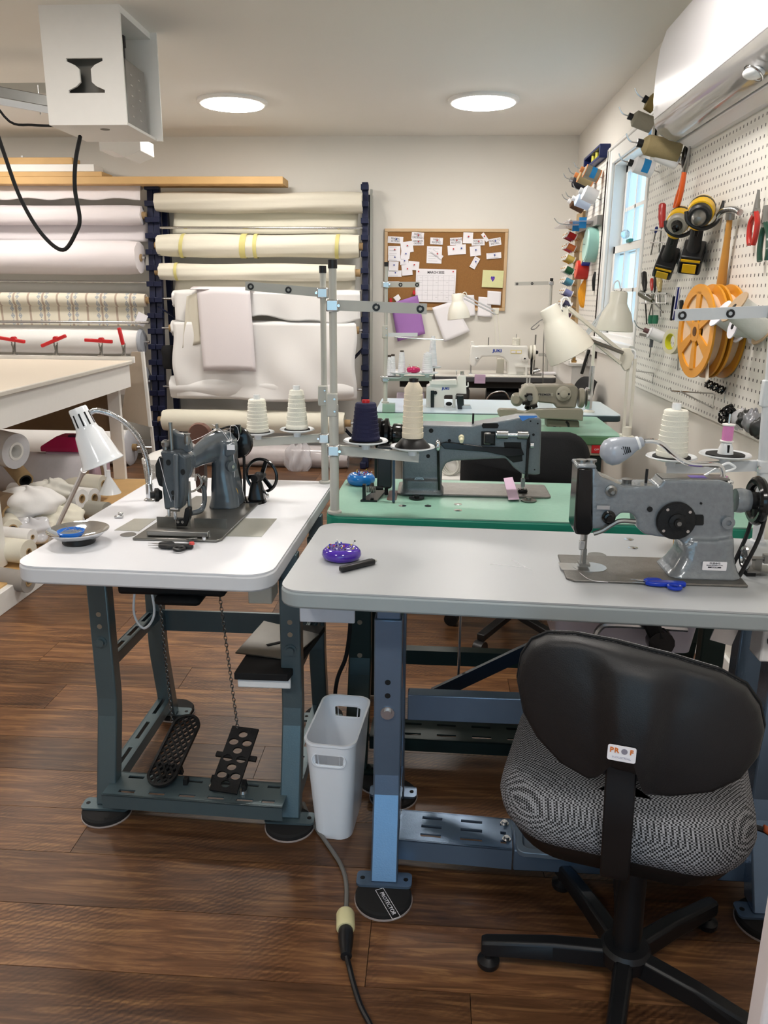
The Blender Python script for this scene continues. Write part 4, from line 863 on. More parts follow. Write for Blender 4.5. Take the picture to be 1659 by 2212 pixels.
# ================================================================ WASTE BIN
wb = thing('waste_bin', 'slim white plastic waste bin with handle holes between the tables', 'bin', (-.235, 1.885, 0))
Mb = Matrix.Translation((-.235, 1.89, 0)) @ Matrix.Rotation(R(-5), 4, 'Z'); bw = mat('bin_plastic', 'f0f5fc', .32, var=.01)
H_ = .30; prof = [(.098, .195, .0), (.102, .20, .02), (.128, .25, H_-.055), (.134, .262, H_)]
def binring(w, d, z, n=6): return [Vector((a, b_, z)) for a, b_ in rrect(w, d, .035, n)]
def wl(z): s = z/H_; return .100+.034*s, .197+.065*s
zs_ = [0, .02, .10, .18, H_-.085, H_-.06, H_-.03, H_]; n = 6; rings = [binring(*wl(z), z, n) for z in zs_]
rngi = [binring(wl(z)[0]-.005, wl(z)[1]-.005, max(z, .004), n) for z in zs_]
b = MB(); K = len(rings[0]); V = [p for r_ in rings for p in r_]+[p for r_ in rngi for p in r_]; F_ = []; off_ = len(rings)*K
def hole(k, i):     # handle openings in the two narrow faces
    m = (rings[k][i]+rings[k][(i+1) % K])/2
    return k == 5 and abs(m.x) < .04
for k in range(len(rings)-1):
    for i in range(K):
        j = (i+1) % K
        if hole(k, i): 
            a_, b2, c_, d_ = k*K+i, k*K+j, (k+1)*K+j, (k+1)*K+i
            for p_, q_ in ((a_, b2), (b2, c_), (c_, d_), (d_, a_)): F_.append((p_, q_, q_+off_, p_+off_))
            continue
        F_.append((k*K+i, k*K+j, (k+1)*K+j, (k+1)*K+i)); F_.append((off_+k*K+i, off_+(k+1)*K+i, off_+(k+1)*K+j, off_+k*K+j))
T_ = (len(rings)-1)*K
for i in range(K): j = (i+1) % K; F_.append((T_+i, T_+j, off_+T_+j, off_+T_+i))
F_.append(tuple(range(K-1, -1, -1))); F_.append(tuple(off_+i for i in range(K)))
b.add(V, F_).xf(Mb).build('body', bw, wb, smooth=60)
b = MB()
for s in (-1, 1):
    w_, d_ = wl(H_-.045); q = rrect(.085, .036, .017, 5); b.frame([(x_*1.06, y_*1.12) for x_, y_ in q], q, (0, s*(d_/2-.002), H_-.045), X, Z, -.004, .004)
b.xf(Mb).build('handle_rim', bw, wb, smooth=60)
MB().loft([binring(wl(H_)[0]+k_, wl(H_)[1]+k_, H_+z_, n) for k_, z_ in ((-.006, 0), (-.006, .003), (.004, .003), (.004, -.004), (-.001, -.004))], False).xf(Mb).build('rim', bw, wb, smooth=60)
# ================================================================ EXTENSION CORD
ec = thing('extension_cord', 'grey and black extension cord joined by a cream plug on the floor', 'cord', (-.18, 1.45, 0))
MB().tube([P(655, 1735, z=.007), P(672, 1772, z=.007), P(705, 1820, z=.007), P(735, 1866, z=.007), P(748, 1910, z=.007), P(747, 1978, z=.012)], .0055, res=8).build('grey_cable', mat('grey_rubber', '6d6c69', .5), ec)
a, c = P(746, 1972, z=.022), P(747, 2020, z=.022); d = (c-a).normalized()
MB().lathe([(.012, -.006), (.019, 0), (.0215, .006), (.0215, .045), (.019, .05)], a, d, 20).build('cream_connector', mat('cream_plastic', 'ddd6a6', .4), ec)
MB().lathe([(.013, .046), (.0165, .052), (.0175, .07), (.015, .095), (.012, .115), (.0125, .125), (.007, .126)], a, d, 16).build('black_plug', black, ec)
e = a+d*.12; MB().tube([e, P(755, 2090, z=.012), P(765, 2130, z=.008), P(780, 2175, z=.008), P(805, 2225, z=.008), P(830, 2300, z=.008)], .006, res=8).build('black_cable', black, ec)
# ================================================================ MACHINES AND THINGS ON T1, T2, T3
ham = mat('grey_hammer_paint', '7f858a', .24, .3, var=.2, vs=90, bump=.22, bs=130, coat=.4)
ham2 = mat('slate_hammer_paint', '666c70', .34, .25, var=.16, vs=220, bump=.25, bs=260, coat=.2)
ham1 = mat('blue_grey_gloss', '545c63', .22, .2, var=.12, vs=40, coat=.5)
bedm = mat('worn_bed_steel', '7d7a76', .38, .75, var=.3, vs=40, bump=.2, bs=220)
belt = mat('belt_black', '151414', .7, var=.1); leath = mat('brown_pulley', '4a2a1e', .5, var=.15)
ivory = mat('ivory_plastic', 'd9d2b4', .35)
# ---------------- T2: grey zigzag machine (front view)
YM = 1.70
def C4(cx, cy, y=YM): return P(1160+cx/3.325, 840+cy/3.325, y=y)
def poly(C, pts, y): return [((q := C(a, b, y)).x, q.z) for a, b in pts]
m2 = thing('sewing_machine', 'grey hammered zigzag sewing machine with black disc on the grey table', 'sewing machine', (.5, 1.735, TZ))
MB().prism([(.315, 1.648), (.30, 1.665), (.305, 1.825), (.66, 1.822), (.695, 1.80), (.685, 1.645)], (0, 0, TZ), X, Y, 0, .006).build('bed_plate', bedm, m2, bevel=.002)
arm = [(425, 565), (455, 628), (540, 662), (620, 700), (880, 700), (910, 655), (1330, 660), (1412, 690), (1420, 900), (1404, 1100), (1060, 1160), (1045, 1100), (1000, 1078), (860, 1062), (770, 1045), (720, 1000), (712, 930), (680, 895), (600, 893), (565, 930), (545, 975), (480, 1005), (385, 1005), (390, 565)]
b = MB().prism(poly(C4, arm, YM), (0, 1.735, 0), X, Z, -.038, .036)
col = [(1060, 1120), (1408, 1060), (1398, 1290), (1425, 1375), (1060, 1385)]
b.prism([(a, c) for a, c in poly(C4, col, YM)], (0, 1.735, 0), X, Z, -.05, .045)
cr_ = [(Vector((x0, 1.735, z)), w, d) for x0, w, d, z in ((0, 0, 0, 0),)]
x0, x1 = C4(1050, 1300).x, C4(1400, 1300).x
b.loft([[Vector(((x0+x1)/2-k*.01+a, 1.738+c, z)) for a, c in rrect((x1-x0)+e, .10+e*.6, .025)] for e, k, z in ((.06, 1, TZ+.004), (.035, .6, TZ+.02), (.01, .2, TZ+.05), (0, 0, TZ+.09))])
b.build('casting', ham, m2, remesh=.0035, sit=7)
q = poly(C4, [(292, 560), (400, 570), (400, 1010), (372, 1050), (275, 1045), (262, 1000)], YM)
MB().prism(q, (0, 1.735, 0), X, Z, -.036, .04).build('face_cover', blackg, m2, bevel=.005)
q = poly(C4, [(285, 545), (425, 545), (430, 575), (285, 575)], YM); MB().prism(q, (0, 1.735, 0), X, Z, -.035, .038).build('face_cap', ham, m2, bevel=.004)
for cx in (318, 388): p = C4(cx, 545, 1.735); MB().lathe([(.008, 0), (.008, .006), (.012, .007), (.012, .012)], p, n=12).build('oil_cap', dsteel, m2)
p = C4(990, 940); MB().lathe([(.0, 0), (.042, .0), (.042, .006), (.040, .009), (.018, .010), (.018, .016), (.009, .018), (.009, .026)], Vector((p.x, 1.695, p.z)), -Y, 40).build('stitch_dial', blacki, m2)
for a in (40, 130, 220, 320): MB().lathe([(.0035, 0), (.0035, .0015)], Vector((p.x+.034*math.cos(R(a)), 1.6862, p.z+.034*math.sin(R(a)))), -Y, 8).build('dial_screw', steel, m2)
MB().lathe([(.006, 0), (.005, .004)], Vector((p.x, 1.669, p.z)), -Y, 10).build('dial_nut', dsteel, m2)
q = poly(C4, [(1120, 905), (1190, 905), (1198, 915), (1198, 970), (1190, 980), (1120, 980)], 1.695); MB().prism(q, (0, 1.6968, 0), X, Z, 0, .002).build('lever_slot', blackm, m2)
p = C4(1365, 955); MB().lathe([(.014, 0), (.014, .008), (.008, .009), (.006, .009), (.006, .004)], Vector((p.x, 1.698, p.z)), -Y, 18).build('pivot_boss', ham, m2)
for cx, cy, r_ in ((808, 862, .006), (1215, 1147, .0015), (1300, 1150, .0015), (1175, 820, .0025)): p = C4(cx, cy); MB().cyl((p.x, 1.6975, p.z), (p.x, 1.6955, p.z), r_, n=12).build('screw_hole', blackm, m2)
p = C4(530, 730); MB().lathe([(.013, 0), (.013, .004), (.008, .006), (.008, .014), (.004, .02)], Vector((p.x, 1.698, p.z)), -Y, 16).build('thread_guide', dsteel, m2)
p = C4(512, 918); MB().lathe([(.015, 0), (.015, .004), (.011, .006), (.011, .012), (.007, .013), (.007, .02)], Vector((p.x, 1.698, p.z)), -Y, 18).build('tension_knob', blackg, m2)
p = C4(470, 845); MB().box((p.x, 1.694, p.z), (.028, .006, .009)).build('thread_clip', steel, m2)
p = C4(645, 668, 1.735); MB().lathe([(.010, -.006), (.011, .004), (.0125, .007), (.009, .008)], p, n=16).build('bobbin_cup', dsteel, m2)
p = C4(780, 690, 1.735); MB().cyl(p, p+Z*.036, .0032, n=10).build('spool_pin', black, m2)
a_, c_ = C4(400, 1030), C4(700, 945); MB().tube([Vector((a_.x, 1.69, a_.z)), C4(470, 1018, 1.69), C4(540, 975, 1.69), C4(600, 948, 1.69), Vector((c_.x, 1.69, c_.z))], .0055, n=8).build('lift_lever', dsteel, m2)
# top plate and purple marks
q = [(C4(910, 650).x, 1.712), (C4(1400, 680).x, 1.712), (C4(1400, 680).x, 1.76), (C4(910, 650).x, 1.76)]; zt = C4(1000, 655).z
MB().prism(q, (0, 0, zt-.002), X, Y, 0, .004).build('top_plate', bedm, m2, bevel=.001); MB().bx(C4(1120, 650).x, C4(1240, 650).x, 1.715, 1.74, zt+.002, zt+.0026).build('purple_mark', mat('purple_marker', '6a58a8', .5), m2)
# needle bars
nx = C4(345, 1100).x
MB().cyl((nx, 1.735, TZ+.055), (nx, 1.735, TZ+.13), .0045, n=10).build('needle_bar', steel, m2); MB().cyl((nx+.009, 1.742, TZ+.02), (nx+.009, 1.742, TZ+.13), .004, n=10).build('presser_bar', dsteel, m2)
MB().box((nx, 1.732, TZ+.06), (.013, .011, .022)).build('needle_clamp', steel, m2, bevel=.002); MB().cyl((nx, 1.735, TZ+.012), (nx, 1.735, TZ+.055), .0012, n=6).build('needle', steel, m2)
MB().bx(nx-.004, nx+.02, 1.72, 1.75, TZ+.012, TZ+.017).bx(nx+.004, nx+.012, 1.73, 1.745, TZ+.017, TZ+.05).build('presser_foot', dsteel, m2)
MB().prism(circ(.038, 24, nx+.022, 1.735, .034), (0, 0, TZ+.006), X, Y, 0, .0012).build('needle_plate', steel, m2); MB().bx(nx-.045, nx-.008, 1.71, 1.76, TZ+.006, TZ+.0066).build('slide_plate', steel, m2)
# handwheel
hwc = C4(1420, 800, 1.735); hx = hwc.x
MB().lathe([(.026, 0), (.028, .012), (.024, .03)], hwc, X, 24).build('wheel_boss', ham, m2)
MB().torus(hwc+X*.048, X, .044, .011, 36, 10).build('handwheel_rim', blackg, m2)
b = MB()
for k in range(3): a = R(20+120*k); b.bar(hwc+X*.046, hwc+X*.046+Vector((0, math.cos(a), math.sin(a)))*.042, .014, .01, X)
b.lathe([(.018, .03), (.02, .045), (.014, .07), (.014, .078)], hwc, X, 20); b.build('handwheel_hub', blacki, m2)
MB().lathe([(.012, .078), (.011, .086)], hwc, X, 16).build('wheel_nut', dsteel, m2)
b = MB()
for s in (-1, 1): b.tube([hwc+X*.058+Vector((0, s*.035, .0)), hwc+X*.05+Vector((0, s*.03, -.08)), Vector((hx+.02, 1.735+s*.025, TZ-.001))], .0045, n=6)
b.build('drive_belt', belt, m2)
# maker sticker
p = C4(1252, 1250); st = MB().prism(rrect(.052, .020, .002), (p.x, 1.679, p.z), X, Z, 0, .0008).build('sticker', paper, m2)
text("GLENN'S", .0058, (p.x, 1.6778, p.z+.006), X, Z, ink, m2, 'sticker_lettering'); text('SEWING MACHINE CO. INC.', .0028, (p.x, 1.6778, p.z+.0015), X, Z, ink, m2, 'sticker_lettering'); MB().bx(p.x-.014, p.x+.014, 1.6776, 1.6783, p.z-.0045, p.z-.0015).build('sticker_bar', ink, m2)
text('203-888-7833', .0024, (p.x, 1.6772, p.z-.003), X, Z, paper, m2, 'sticker_lettering')
# lamp on the machine
ml = thing('machine_lamp', 'silver grey gooseneck lamp mounted on top of the grey zigzag machine', 'lamp', (C4(1345, 660, 1.735).x, 1.735, zt))
pts = [C4(1340, 668, 1.735), C4(1335, 600, 1.735), C4(1318, 560, 1.735), C4(1270, 547, 1.735), C4(1130, 543, 1.735), C4(1060, 525, 1.735), C4(980, 470, 1.735), C4(900, 400, 1.735), C4(840, 375, 1.735), C4(775, 374, 1.735)]
MB().tube(pts, .0055, n=10, res=6).build('gooseneck', chrome, ml); MB().lathe([(.020, -.002), (.020, .003), (.010, .008), (.009, .012)], pts[0], n=18).build('base', chrome, ml)
e0, e1 = C4(765, 375, 1.735), C4(455, 480, 1.735); d = (e1-e0); Ln = d.length
rs = [(.0, .008), (.02, .011), (.12, .013), (.22, .016), (.35, .022), (.5, .027), (.68, .031), (.82, .029), (.93, .02), (1, .006)]
MB().lathe([(r_, s*Ln) for s, r_ in rs], e0, d, 28).xf(Matrix.Translation(e1) @ Matrix.Translation(-e1)).build('head', mat('silver_plastic', 'a9afba', .3, .1, var=.01), ml, smooth=60)
MB().lathe([(.0145, .10*Ln), (.0155, .16*Ln)], e0, d, 24).build('white_band', wplas, ml); 
dn = d.normalized(); sd = Vector((0, -1, 0)); upn = dn.cross(sd).normalized(); b = MB()
for k in range(7):
    s = .38+.042*k; c_ = e0+d*s+sd*.0255; b.bar(c_+upn*(.010-.002*abs(k-3)), c_-upn*(.008), .0016, .004, sd)
b.build('vents', blackm, ml)
MB().tube([C4(1340, 600, 1.745), C4(1420, 570, 1.76), C4(1400, 545, 1.76), C4(1350, 540, 1.76), C4(1200, 625, 1.75), C4(1150, 648, 1.745)], .0028).build('cable', wplas, ml)
# bobbin winder on T2, at the right edge
bw_ = thing('bobbin_winder', 'steel bobbin winder at the right end of the grey table', 'bobbin winder', (.74, 1.72, TZ), 0, 'bobbin winders')
c_ = C4(1495, 1215, 1.74); MB().torus(c_, X, .022, .006, 28, 8).build('wheel', steel, bw_); b = MB()
for k in range(6): a = R(60*k); b.cyl(c_, c_+Vector((0, math.cos(a), math.sin(a)))*.02, .003, n=6)
b.build('spokes', steel, bw_); MB().cyl(c_, c_+X*.05, .005, n=10).build('spindle', dsteel, bw_); MB().box((c_.x+.03, 1.74, TZ+.012), (.06, .05, .004)).bx(c_.x+.02, c_.x+.035, 1.73, 1.75, TZ, c_.z).build('bracket', dsteel, bw_); MB().box((c_.x+.01, 1.735, TZ+.006), (.02, .03, .012)).build('brake_block', blackm, bw_)
MB().box((c_.x+.05, 1.74, c_.z), (.02, .015, .02)).build('latch', dsteel, bw_)
for q in ((660, 1082), (690, 1143)): p = P(1160+q[0]/3.325, 840+q[1]/3.325, z=TZ); tag(MB().lathe([(.012, 0), (.012, .0012), (.002, .0018)], p, n=18).build('table_plug', chrome), 'round chrome plug in the grey tabletop '+('nearer the green table' if q[1] < 1100 else 'nearer the machine bed'), 'plug', 'chrome plugs in the grey table')
p = P(1160+430/3.325, 840+1195/3.325, z=TZ); tag(MB().lathe([(.022, 0), (.022, .001), (.016, .0012), (.002, .0012)], p, n=20).build('hinge_cup', dsteel), 'round steel hinge cup behind the zigzag machine bed', 'hinge')
p = P(1160+998/3.325, 840+1130/3.325, z=TZ); tag(MB().lathe([(.008, 0), (.008, .03), (.006, .034)], p, n=14).build('wooden_peg', mat('peg_wood', 'c79a58', .5)), 'small wooden peg standing behind the machine column', 'peg')
# loose thread on the grey table
tag(MB().tube([P(1058, 1218, z=TZ+.001), P(1100, 1222, z=TZ+.001), P(1135, 1225, z=TZ+.001), P(1105, 1208, z=TZ+.001), P(1120, 1218, z=TZ+.001), P(1150, 1232, z=TZ+.001)], .0005, n=4).build('loose_thread', paper), 'wisp of white thread lying on the grey tabletop', 'thread')
tag(MB().tube([P(1165+290/3.325, 840+1320/3.325, z=TZ+.008), P(1160+360/3.325, 840+1360/3.325, z=TZ+.008), P(1160+420/3.325, 840+1380/3.325, z=TZ+.008), P(1160+510/3.325, 840+1388/3.325, z=TZ+.007)], .0005, n=4).build('thread_tail', paper), 'white thread tail lying on the zigzag machine bed', 'thread')
# ---------------- thread stands and cones
def stand(lab, base, zt, paint, uarm, larm, zc=1.09, r=.0095, lean=0):
    x, y, z = base; LX = lambda zz: x+lean*(zz-z); t = thing('thread_stand', lab, 'thread stand', base, 0, 'tall thread stands')
    MB().cyl((x, y, z), (LX(zc), y, zc), r*1.25, n=16).build('lower_pole', paint, t); MB().cyl((LX(zc), y, zc), (LX(zt-.02), y, zt-.02), r, n=16).build('upper_pole', paint, t)
    MB().cyl((LX(zt), y, zt-.022), (LX(zt), y, zt), r*1.2, n=16).build('end_cap', black, t); MB().lathe([(.02, 0), (.02, .006), (.014, .009)], base, n=18).build('foot_ring', paint, t)
    cp = MB().box((LX(zc)-.004, y-.003, zc), (.03, .022, .065)).build('coupling', paint, t, bevel=.004)
    for s in (-1, 1): MB().lathe([(.004, 0), (.003, .003)], (LX(zc)+.004, y-.014, zc+s*.017), -Y, 8).build('screw', steel, cp)
    for nm, (p, q), hh in (('guide_arm', uarm, .026), ('spool_arm', larm, .024)):
        d = (q-p).normalized(); ar = MB().bar(p-d*.02, q, .003, hh).bar(p-d*.02+Z*hh/2+Y*.008, q+Z*hh/2+Y*.008, .018, .003).build(nm, paint, t)
        MB().box((LX(p.z), y-.004, p.z), (.034, .03, .032)).build('clamp', steel if paint is greyst else paint, ar, bevel=.004); MB().lathe([(.0055, 0), (.004, .004)], (LX(p.z)+.018*(1 if d.x > 0 else -1), y-.02, p.z), -Y, 8).build('clamp_screw', chrome, ar)
    p, q = uarm
    for s in (.45, .93): c = p+(q-p)*s+Vector((0, -.003, .0)); MB().torus(c, Y, .0075, .0028, 18, 6).build('guide_ring', black, t)
    return t
def plate(t, p, rad, felt_=True):
    MB().lathe([(.012, -.02), (.012, -.008), (rad*.6, -.004), (rad, .004), (rad*.97, .007), (rad*.75, .0)], p, n=32).build('spool_plate', cream_en if 0 else lgreyst, t)
    if felt_: MB().lathe([(rad*.74, .001), (rad*.74, .006), (.005, .006)], p, n=28).build('foam_pad', blackm, t)
thrw = mat('cream_thread', 'e8e5d8', .75, var=.05, vs=9, bump=.3, bs=300); thrn = mat('navy_thread', '1b1c3e', .8, var=.1, bump=.4, bs=300); thrc = mat('ecru_thread', 'e2d6c0', .75, var=.05, vs=25, bump=.25, bs=300)
def cone(lab, p, r0, r1, h, m, top=None, th=.014, tr=.011, grp='thread cones', base=None, shoulder=0):
    p = Vector(p); t = thing('thread_cone', lab, 'thread cone', p, 0, grp)
    pr = [(r0*.97, 0), (r0, .004)]; K = 9
    for k in range(1, K): s = k/K; rr = r0+(r1-r0)*s; pr += [(rr+.0008, h*s-.0006), (rr-.0008, h*s+.0006)]
    if shoulder: pr += [(r1, h), (r1*.55, h+shoulder)]
    else: pr += [(r1, h-.003), (r1*.9, h)]
    MB().lathe(pr, p, n=28).build('thread', m, t, smooth=50); hh = h+shoulder
    MB().lathe([(tr, hh-.004), (tr, hh+th), (tr*.7, hh+th), (tr*.6, hh)], p, n=18).build('cone_top', top or wplas, t)
    return t
Y1 = 2.54
s1_ = stand('grey thread stand at the rear corner of the white table', (-.355, Y1, TZ), 1.49, greyst, (P(700, 633, y=Y1), P(530, 618, y=Y1)), (P(706, 946, y=Y1), P(545, 957, y=Y1)))
pA, pB = P(557, 936, y=Y1), P(642, 930, y=Y1); plate(s1_, pA, .055); plate(s1_, pB, .057)
sc1 = Y1*1.03/FPX
cone('squat cream thread cone nearest the grey machine', pA+Z*.007, .037, .028, .105, thrw, grp='cream cones on the white table stand'); cone('taller cream thread cone beside the stand pole', pB+Z*.007, .037, .023, .125, thrw, grp='cream cones on the white table stand')
Y3 = 2.17
s3_ = stand('grey thread stand at the front corner of the green table', (-.277, Y3, TZ), 1.492, greyst, (P(724, 660, y=Y3), P(922, 668, y=Y3)), (P(720, 972, y=Y3), P(905, 990, y=Y3)), zc=1.11, r=.0105)
pA, pB = P(790, 955, y=Y3), P(891, 968, y=Y3); plate(s3_, pA, .063); plate(s3_, pB, .063, False)
cone('navy blue thread cone with a red top', pA+Z*.007, .040, .029, .103, thrn, redm, th=.008, grp='cones on the green table stand')
t_ = cone('tall ecru thread cone on a black holder', pB+Z*.03, .030, .025, .135, thrc, black, th=.01, tr=.013, shoulder=.018, grp='cones on the green table stand')
MB().lathe([(.050, .005), (.047, .009), (.028, .030), (.022, .032)], pB, n=28).build('cone_holder', black, t_)
Y2 = 1.985
s2_ = stand('pale thread stand at the right rear of the grey table', (.835, Y2, TZ), 1.50, lgreyst, (P(1676, 673, y=Y2), P(1458, 682, y=Y2)), (P(1652, 1007, y=Y2), P(1440, 1014, y=Y2)), zc=1.18, r=.011, lean=-.06)
pA, pB = P(1450, 990, y=Y2), P(1566, 985, y=Y2); plate(s2_, pA, .062); plate(s2_, pB, .062)
cone('large cream thread cone against the pegboard wall', pA+Z*.007, .0385, .029, .115, thrw, th=.016, grp='spools on the pale stand')
t_ = thing('thread_spool', 'small pink thread spool on a white cone holder', 'thread spool', pB, 0, 'spools on the pale stand')
MB().lathe([(.019, .006), (.017, .02), (.012, .034)], pB, n=20).build('holder', wplas, t_); MB().lathe([(.0165, .036), (.0165, .039), (.0125, .040)], pB, n=20).build('lower_flange', white, t_); MB().lathe([(.0125, .040), (.0132, .06), (.0125, .076)], pB, n=20).build('pink_thread', mat('pink_thread', 'd987bd', .7, bump=.3, bs=400), t_); MB().lathe([(.0125, .076), (.0155, .077), (.0155, .080), (.004, .081)], pB, n=20).build('upper_flange', white, t_); MB().cyl(pB+Z*.08, pB+Z*.105, .0028, n=8).build('spindle', steel, t_)
MB().bx(pB.x-.0025, pB.x+.0025, pB.y-.018, pB.y-.014, pB.z+.008, pB.z+.03).build('holder_slot', blackm, t_)
# ---------------- T3: slate machine seen from behind
YN = 2.44
def C3(cx, cy, y=YN): return P(680+cx/2.9625, 780+cy/2.9625, y=y)
m3 = thing('sewing_machine', 'slate grey walking foot machine with long arm on the green table', 'sewing machine', (.13, 2.47, TZ))
MB().prism(rrect(.478, .165, .015, cx=.13, cy=2.475), (0, 0, TZ), X, Y, 0, .007).build('bed_plate', bedm, m3, bevel=.002)
arm = [(565, 400), (700, 395), (850, 398), (1000, 402), (1150, 375), (1300, 348), (1425, 346), (1440, 365), (1430, 705), (1400, 710), (1320, 705), (1265, 665), (1215, 605), (1050, 612), (880, 622), (840, 635), (815, 680), (808, 850), (566, 850)]
b = MB().prism(poly(C3, arm, YN), (0, YN, 0), X, Z, -.045, .045); b.loft([[Vector((C3(688, 800).x+a, YN+c, z)) for a, c in rrect(.165*.74+e, .11+e, .02)] for e, z in ((.02, TZ+.004), (.0, TZ+.02), (0, TZ+.05))])
b.build('casting', ham2, m3, remesh=.0035, sit=6)
q = poly(C3, [(800, 525), (840, 515), (1080, 545), (1320, 555), (1340, 600), (1240, 610), (1100, 580), (830, 560)], 2.392); MB().prism(q, (0, 2.392, 0), X, Z, 0, .006).build('lift_arm', blackg, m3, bevel=.002)
q = poly(C3, [(1075, 398), (1170, 398), (1178, 412), (1170, 430), (1075, 430), (1068, 414)], 2.394); MB().prism(q, (0, 2.3955, 0), X, Z, 0, .002).build('oil_slot', blackm, m3)
q = poly(C3, [(1065, 450), (1155, 450), (1155, 540), (1065, 540)], 2.394); MB().prism(q, (0, 2.3955, 0), X, Z, 0, .002).build('mechanism_opening', blackm, m3)
q = poly(C3, [(1210, 520), (1320, 520), (1330, 640), (1270, 650), (1220, 610)], 2.394); MB().prism(q, (0, 2.3955, 0), X, Z, 0, .002).build('mechanism_opening', blackm, m3)
z_ = C3(1250, 473, 2.385).z; MB().cyl((C3(1150, 473).x, 2.384, z_), (C3(1355, 473).x, 2.384, z_), .0055, n=14).build('rocker_shaft', steel, m3)
for a_, b_ in ((1155, 1225), (1285, 1350)): MB().cyl((C3(a_, 473).x, 2.386, z_), (C3(b_, 473).x, 2.386, z_), .0125, n=18).build('shaft_collar', dsteel, m3)
MB().box((C3(1110, 500).x, 2.383, z_-.012), (.03, .015, .03)).build('crank', blacki, m3, bevel=.003); MB().bx(C3(1075, 480).x, C3(1120, 480).x, 2.38, 2.392, z_-.03, z_+.006).build('crank_link', dsteel, m3, bevel=.003)
xn = C3(1343, 700).x
MB().cyl((xn, 2.386, TZ+.07), (xn, 2.386, z_), .0045, n=10).build('presser_bar', blackg, m3); MB().cyl((xn-.004, 2.44, TZ+.012), (xn-.004, 2.44, TZ+.09), .0045, n=10).build('needle_bar', steel, m3); MB().box((xn-.004, 2.436, TZ+.04), (.012, .012, .025)).build('needle_clamp', dsteel, m3); MB().bx(xn-.018, xn+.012, 2.43, 2.455, TZ+.007, TZ+.018).build('presser_foot', blackg, m3, bevel=.004); MB().lathe([(.008, 0), (.008, .01)], (xn+.006, 2.383, C3(1368, 520).z), X, 12).build('bar_nut', steel, m3)
for cx, cy, r_ in ((745, 430, .007), (726, 590, .006), (860, 492, .005), (1388, 455, .004), (1370, 370, .0025), (1415, 385, .0025), (1395, 675, .0025), (1340, 685, .0025)): p = C3(cx, cy); MB().cyl((p.x, 2.396, p.z), (p.x, 2.3935, p.z), r_, n=12).build('bolt_hole', blackm, m3)
p = C3(938, 488, 2.39); MB().lathe([(.009, 0), (.009, .012), (.006, .013), (.006, .03)], p+Y*.005, -Y+X*0-Z*.3, 14).build('ivory_knob', ivory, m3)
p = C3(1012, 405, 2.44); MB().cyl(p-Z*.004, p+Z*.034, .0032, n=10).build('spool_pin', black, m3); MB().lathe([(.006, 0), (.004, .004)], p-Z*.002, n=12).build('pin_base', dsteel, m3)
a_, c_ = C3(788, 540, 2.38), C3(795, 830, 2.38); MB().tube([a_, C3(790, 620, 2.385), Vector((c_.x, 2.39, c_.z))], .0042).build('lift_lever', blackg, m3); MB().sphere(a_, .012, (.8, .8, 1.5)).build('lever_knob', chrome, m3)
p = C3(668, 763, 2.383); MB().prism(circ(.0145, 28, 0, 0, .0095), (p.x, 2.3915, p.z), X, Z, 0, .0008).build('oval_badge', mat('badge_blue_white', 'c3d3e2', .4), m3); MB().frame(circ(.0115, 24, 0, 0, .0072), circ(.0106, 24, 0, 0, .0064), (p.x, 2.3905, p.z), X, Z, 0, .0006).build('badge_ring', ink, m3); text('CONSEW', .005, (p.x, 2.390, p.z), X, Z, ink, m3, 'badge_lettering', sx=.8)
# blue tape, handwheel stack, belt
q = poly(C3, [(1305, 350), (1420, 350), (1425, 362), (1370, 366), (1330, 385), (1318, 372)], 2.39); MB().prism(q, (0, 2.3925, 0), X, Z, 0, .002).build('blue_tape', mat('blue_tape', '4a86d8', .7), m3)
hc_ = C3(565, 470, YN)
MB().lathe([(.030, 0), (.034, -.006), (.034, -.03), (.026, -.034), (.028, -.04), (.05, -.046), (.05, -.056), (.043, -.062), (.05, -.068), (.05, -.082), (.035, -.09)], hc_, X, 32).build('handwheel', blackg, m3)
b = MB()
for s in (-1, 1): b.tube([hc_-X*.052+Vector((0, s*.046, 0)), Vector((hc_.x-.048, YN+s*.042, TZ-.002))], .006, n=6, sm=False)
b.build('drive_belt', belt, m3)
MB().bx(hc_.x-.075, hc_.x-.03, 2.36, 2.40, TZ+.03, TZ+.16).build('belt_guard', mat('guard_black', '1b1c1e', .35), m3, bevel=.004); MB().bar(Vector((hc_.x-.02, 2.30, TZ+.002)), Vector((hc_.x-.022, 2.33, TZ+.15)), .022, .008, X).build('belt_guard_strip', blackg, m3)
bb = MB()
for k in range(9): bb.bx(hc_.x-.026, hc_.x-.018, 2.3225-.0, 2.3235, TZ+.06+.007*k, TZ+.063+.007*k)
bb.build('yellow_print', mat('gold_print', 'a8903a', .5), m3, smooth=0)
MB().lathe([(.020, 0), (.024, .002), (.024, .005), (.008, .006), (.008, .012)], P(680+652/2.9625, 780+882/2.9625, z=TZ), n=20).build('hinge_foot', blackg, m3); MB().lathe([(.020, 0), (.024, .002), (.024, .005), (.008, .006), (.008, .012)], P(680+1368/2.9625, 780+897/2.9625, z=TZ), n=20).build('hinge_foot', gsteel, m3)
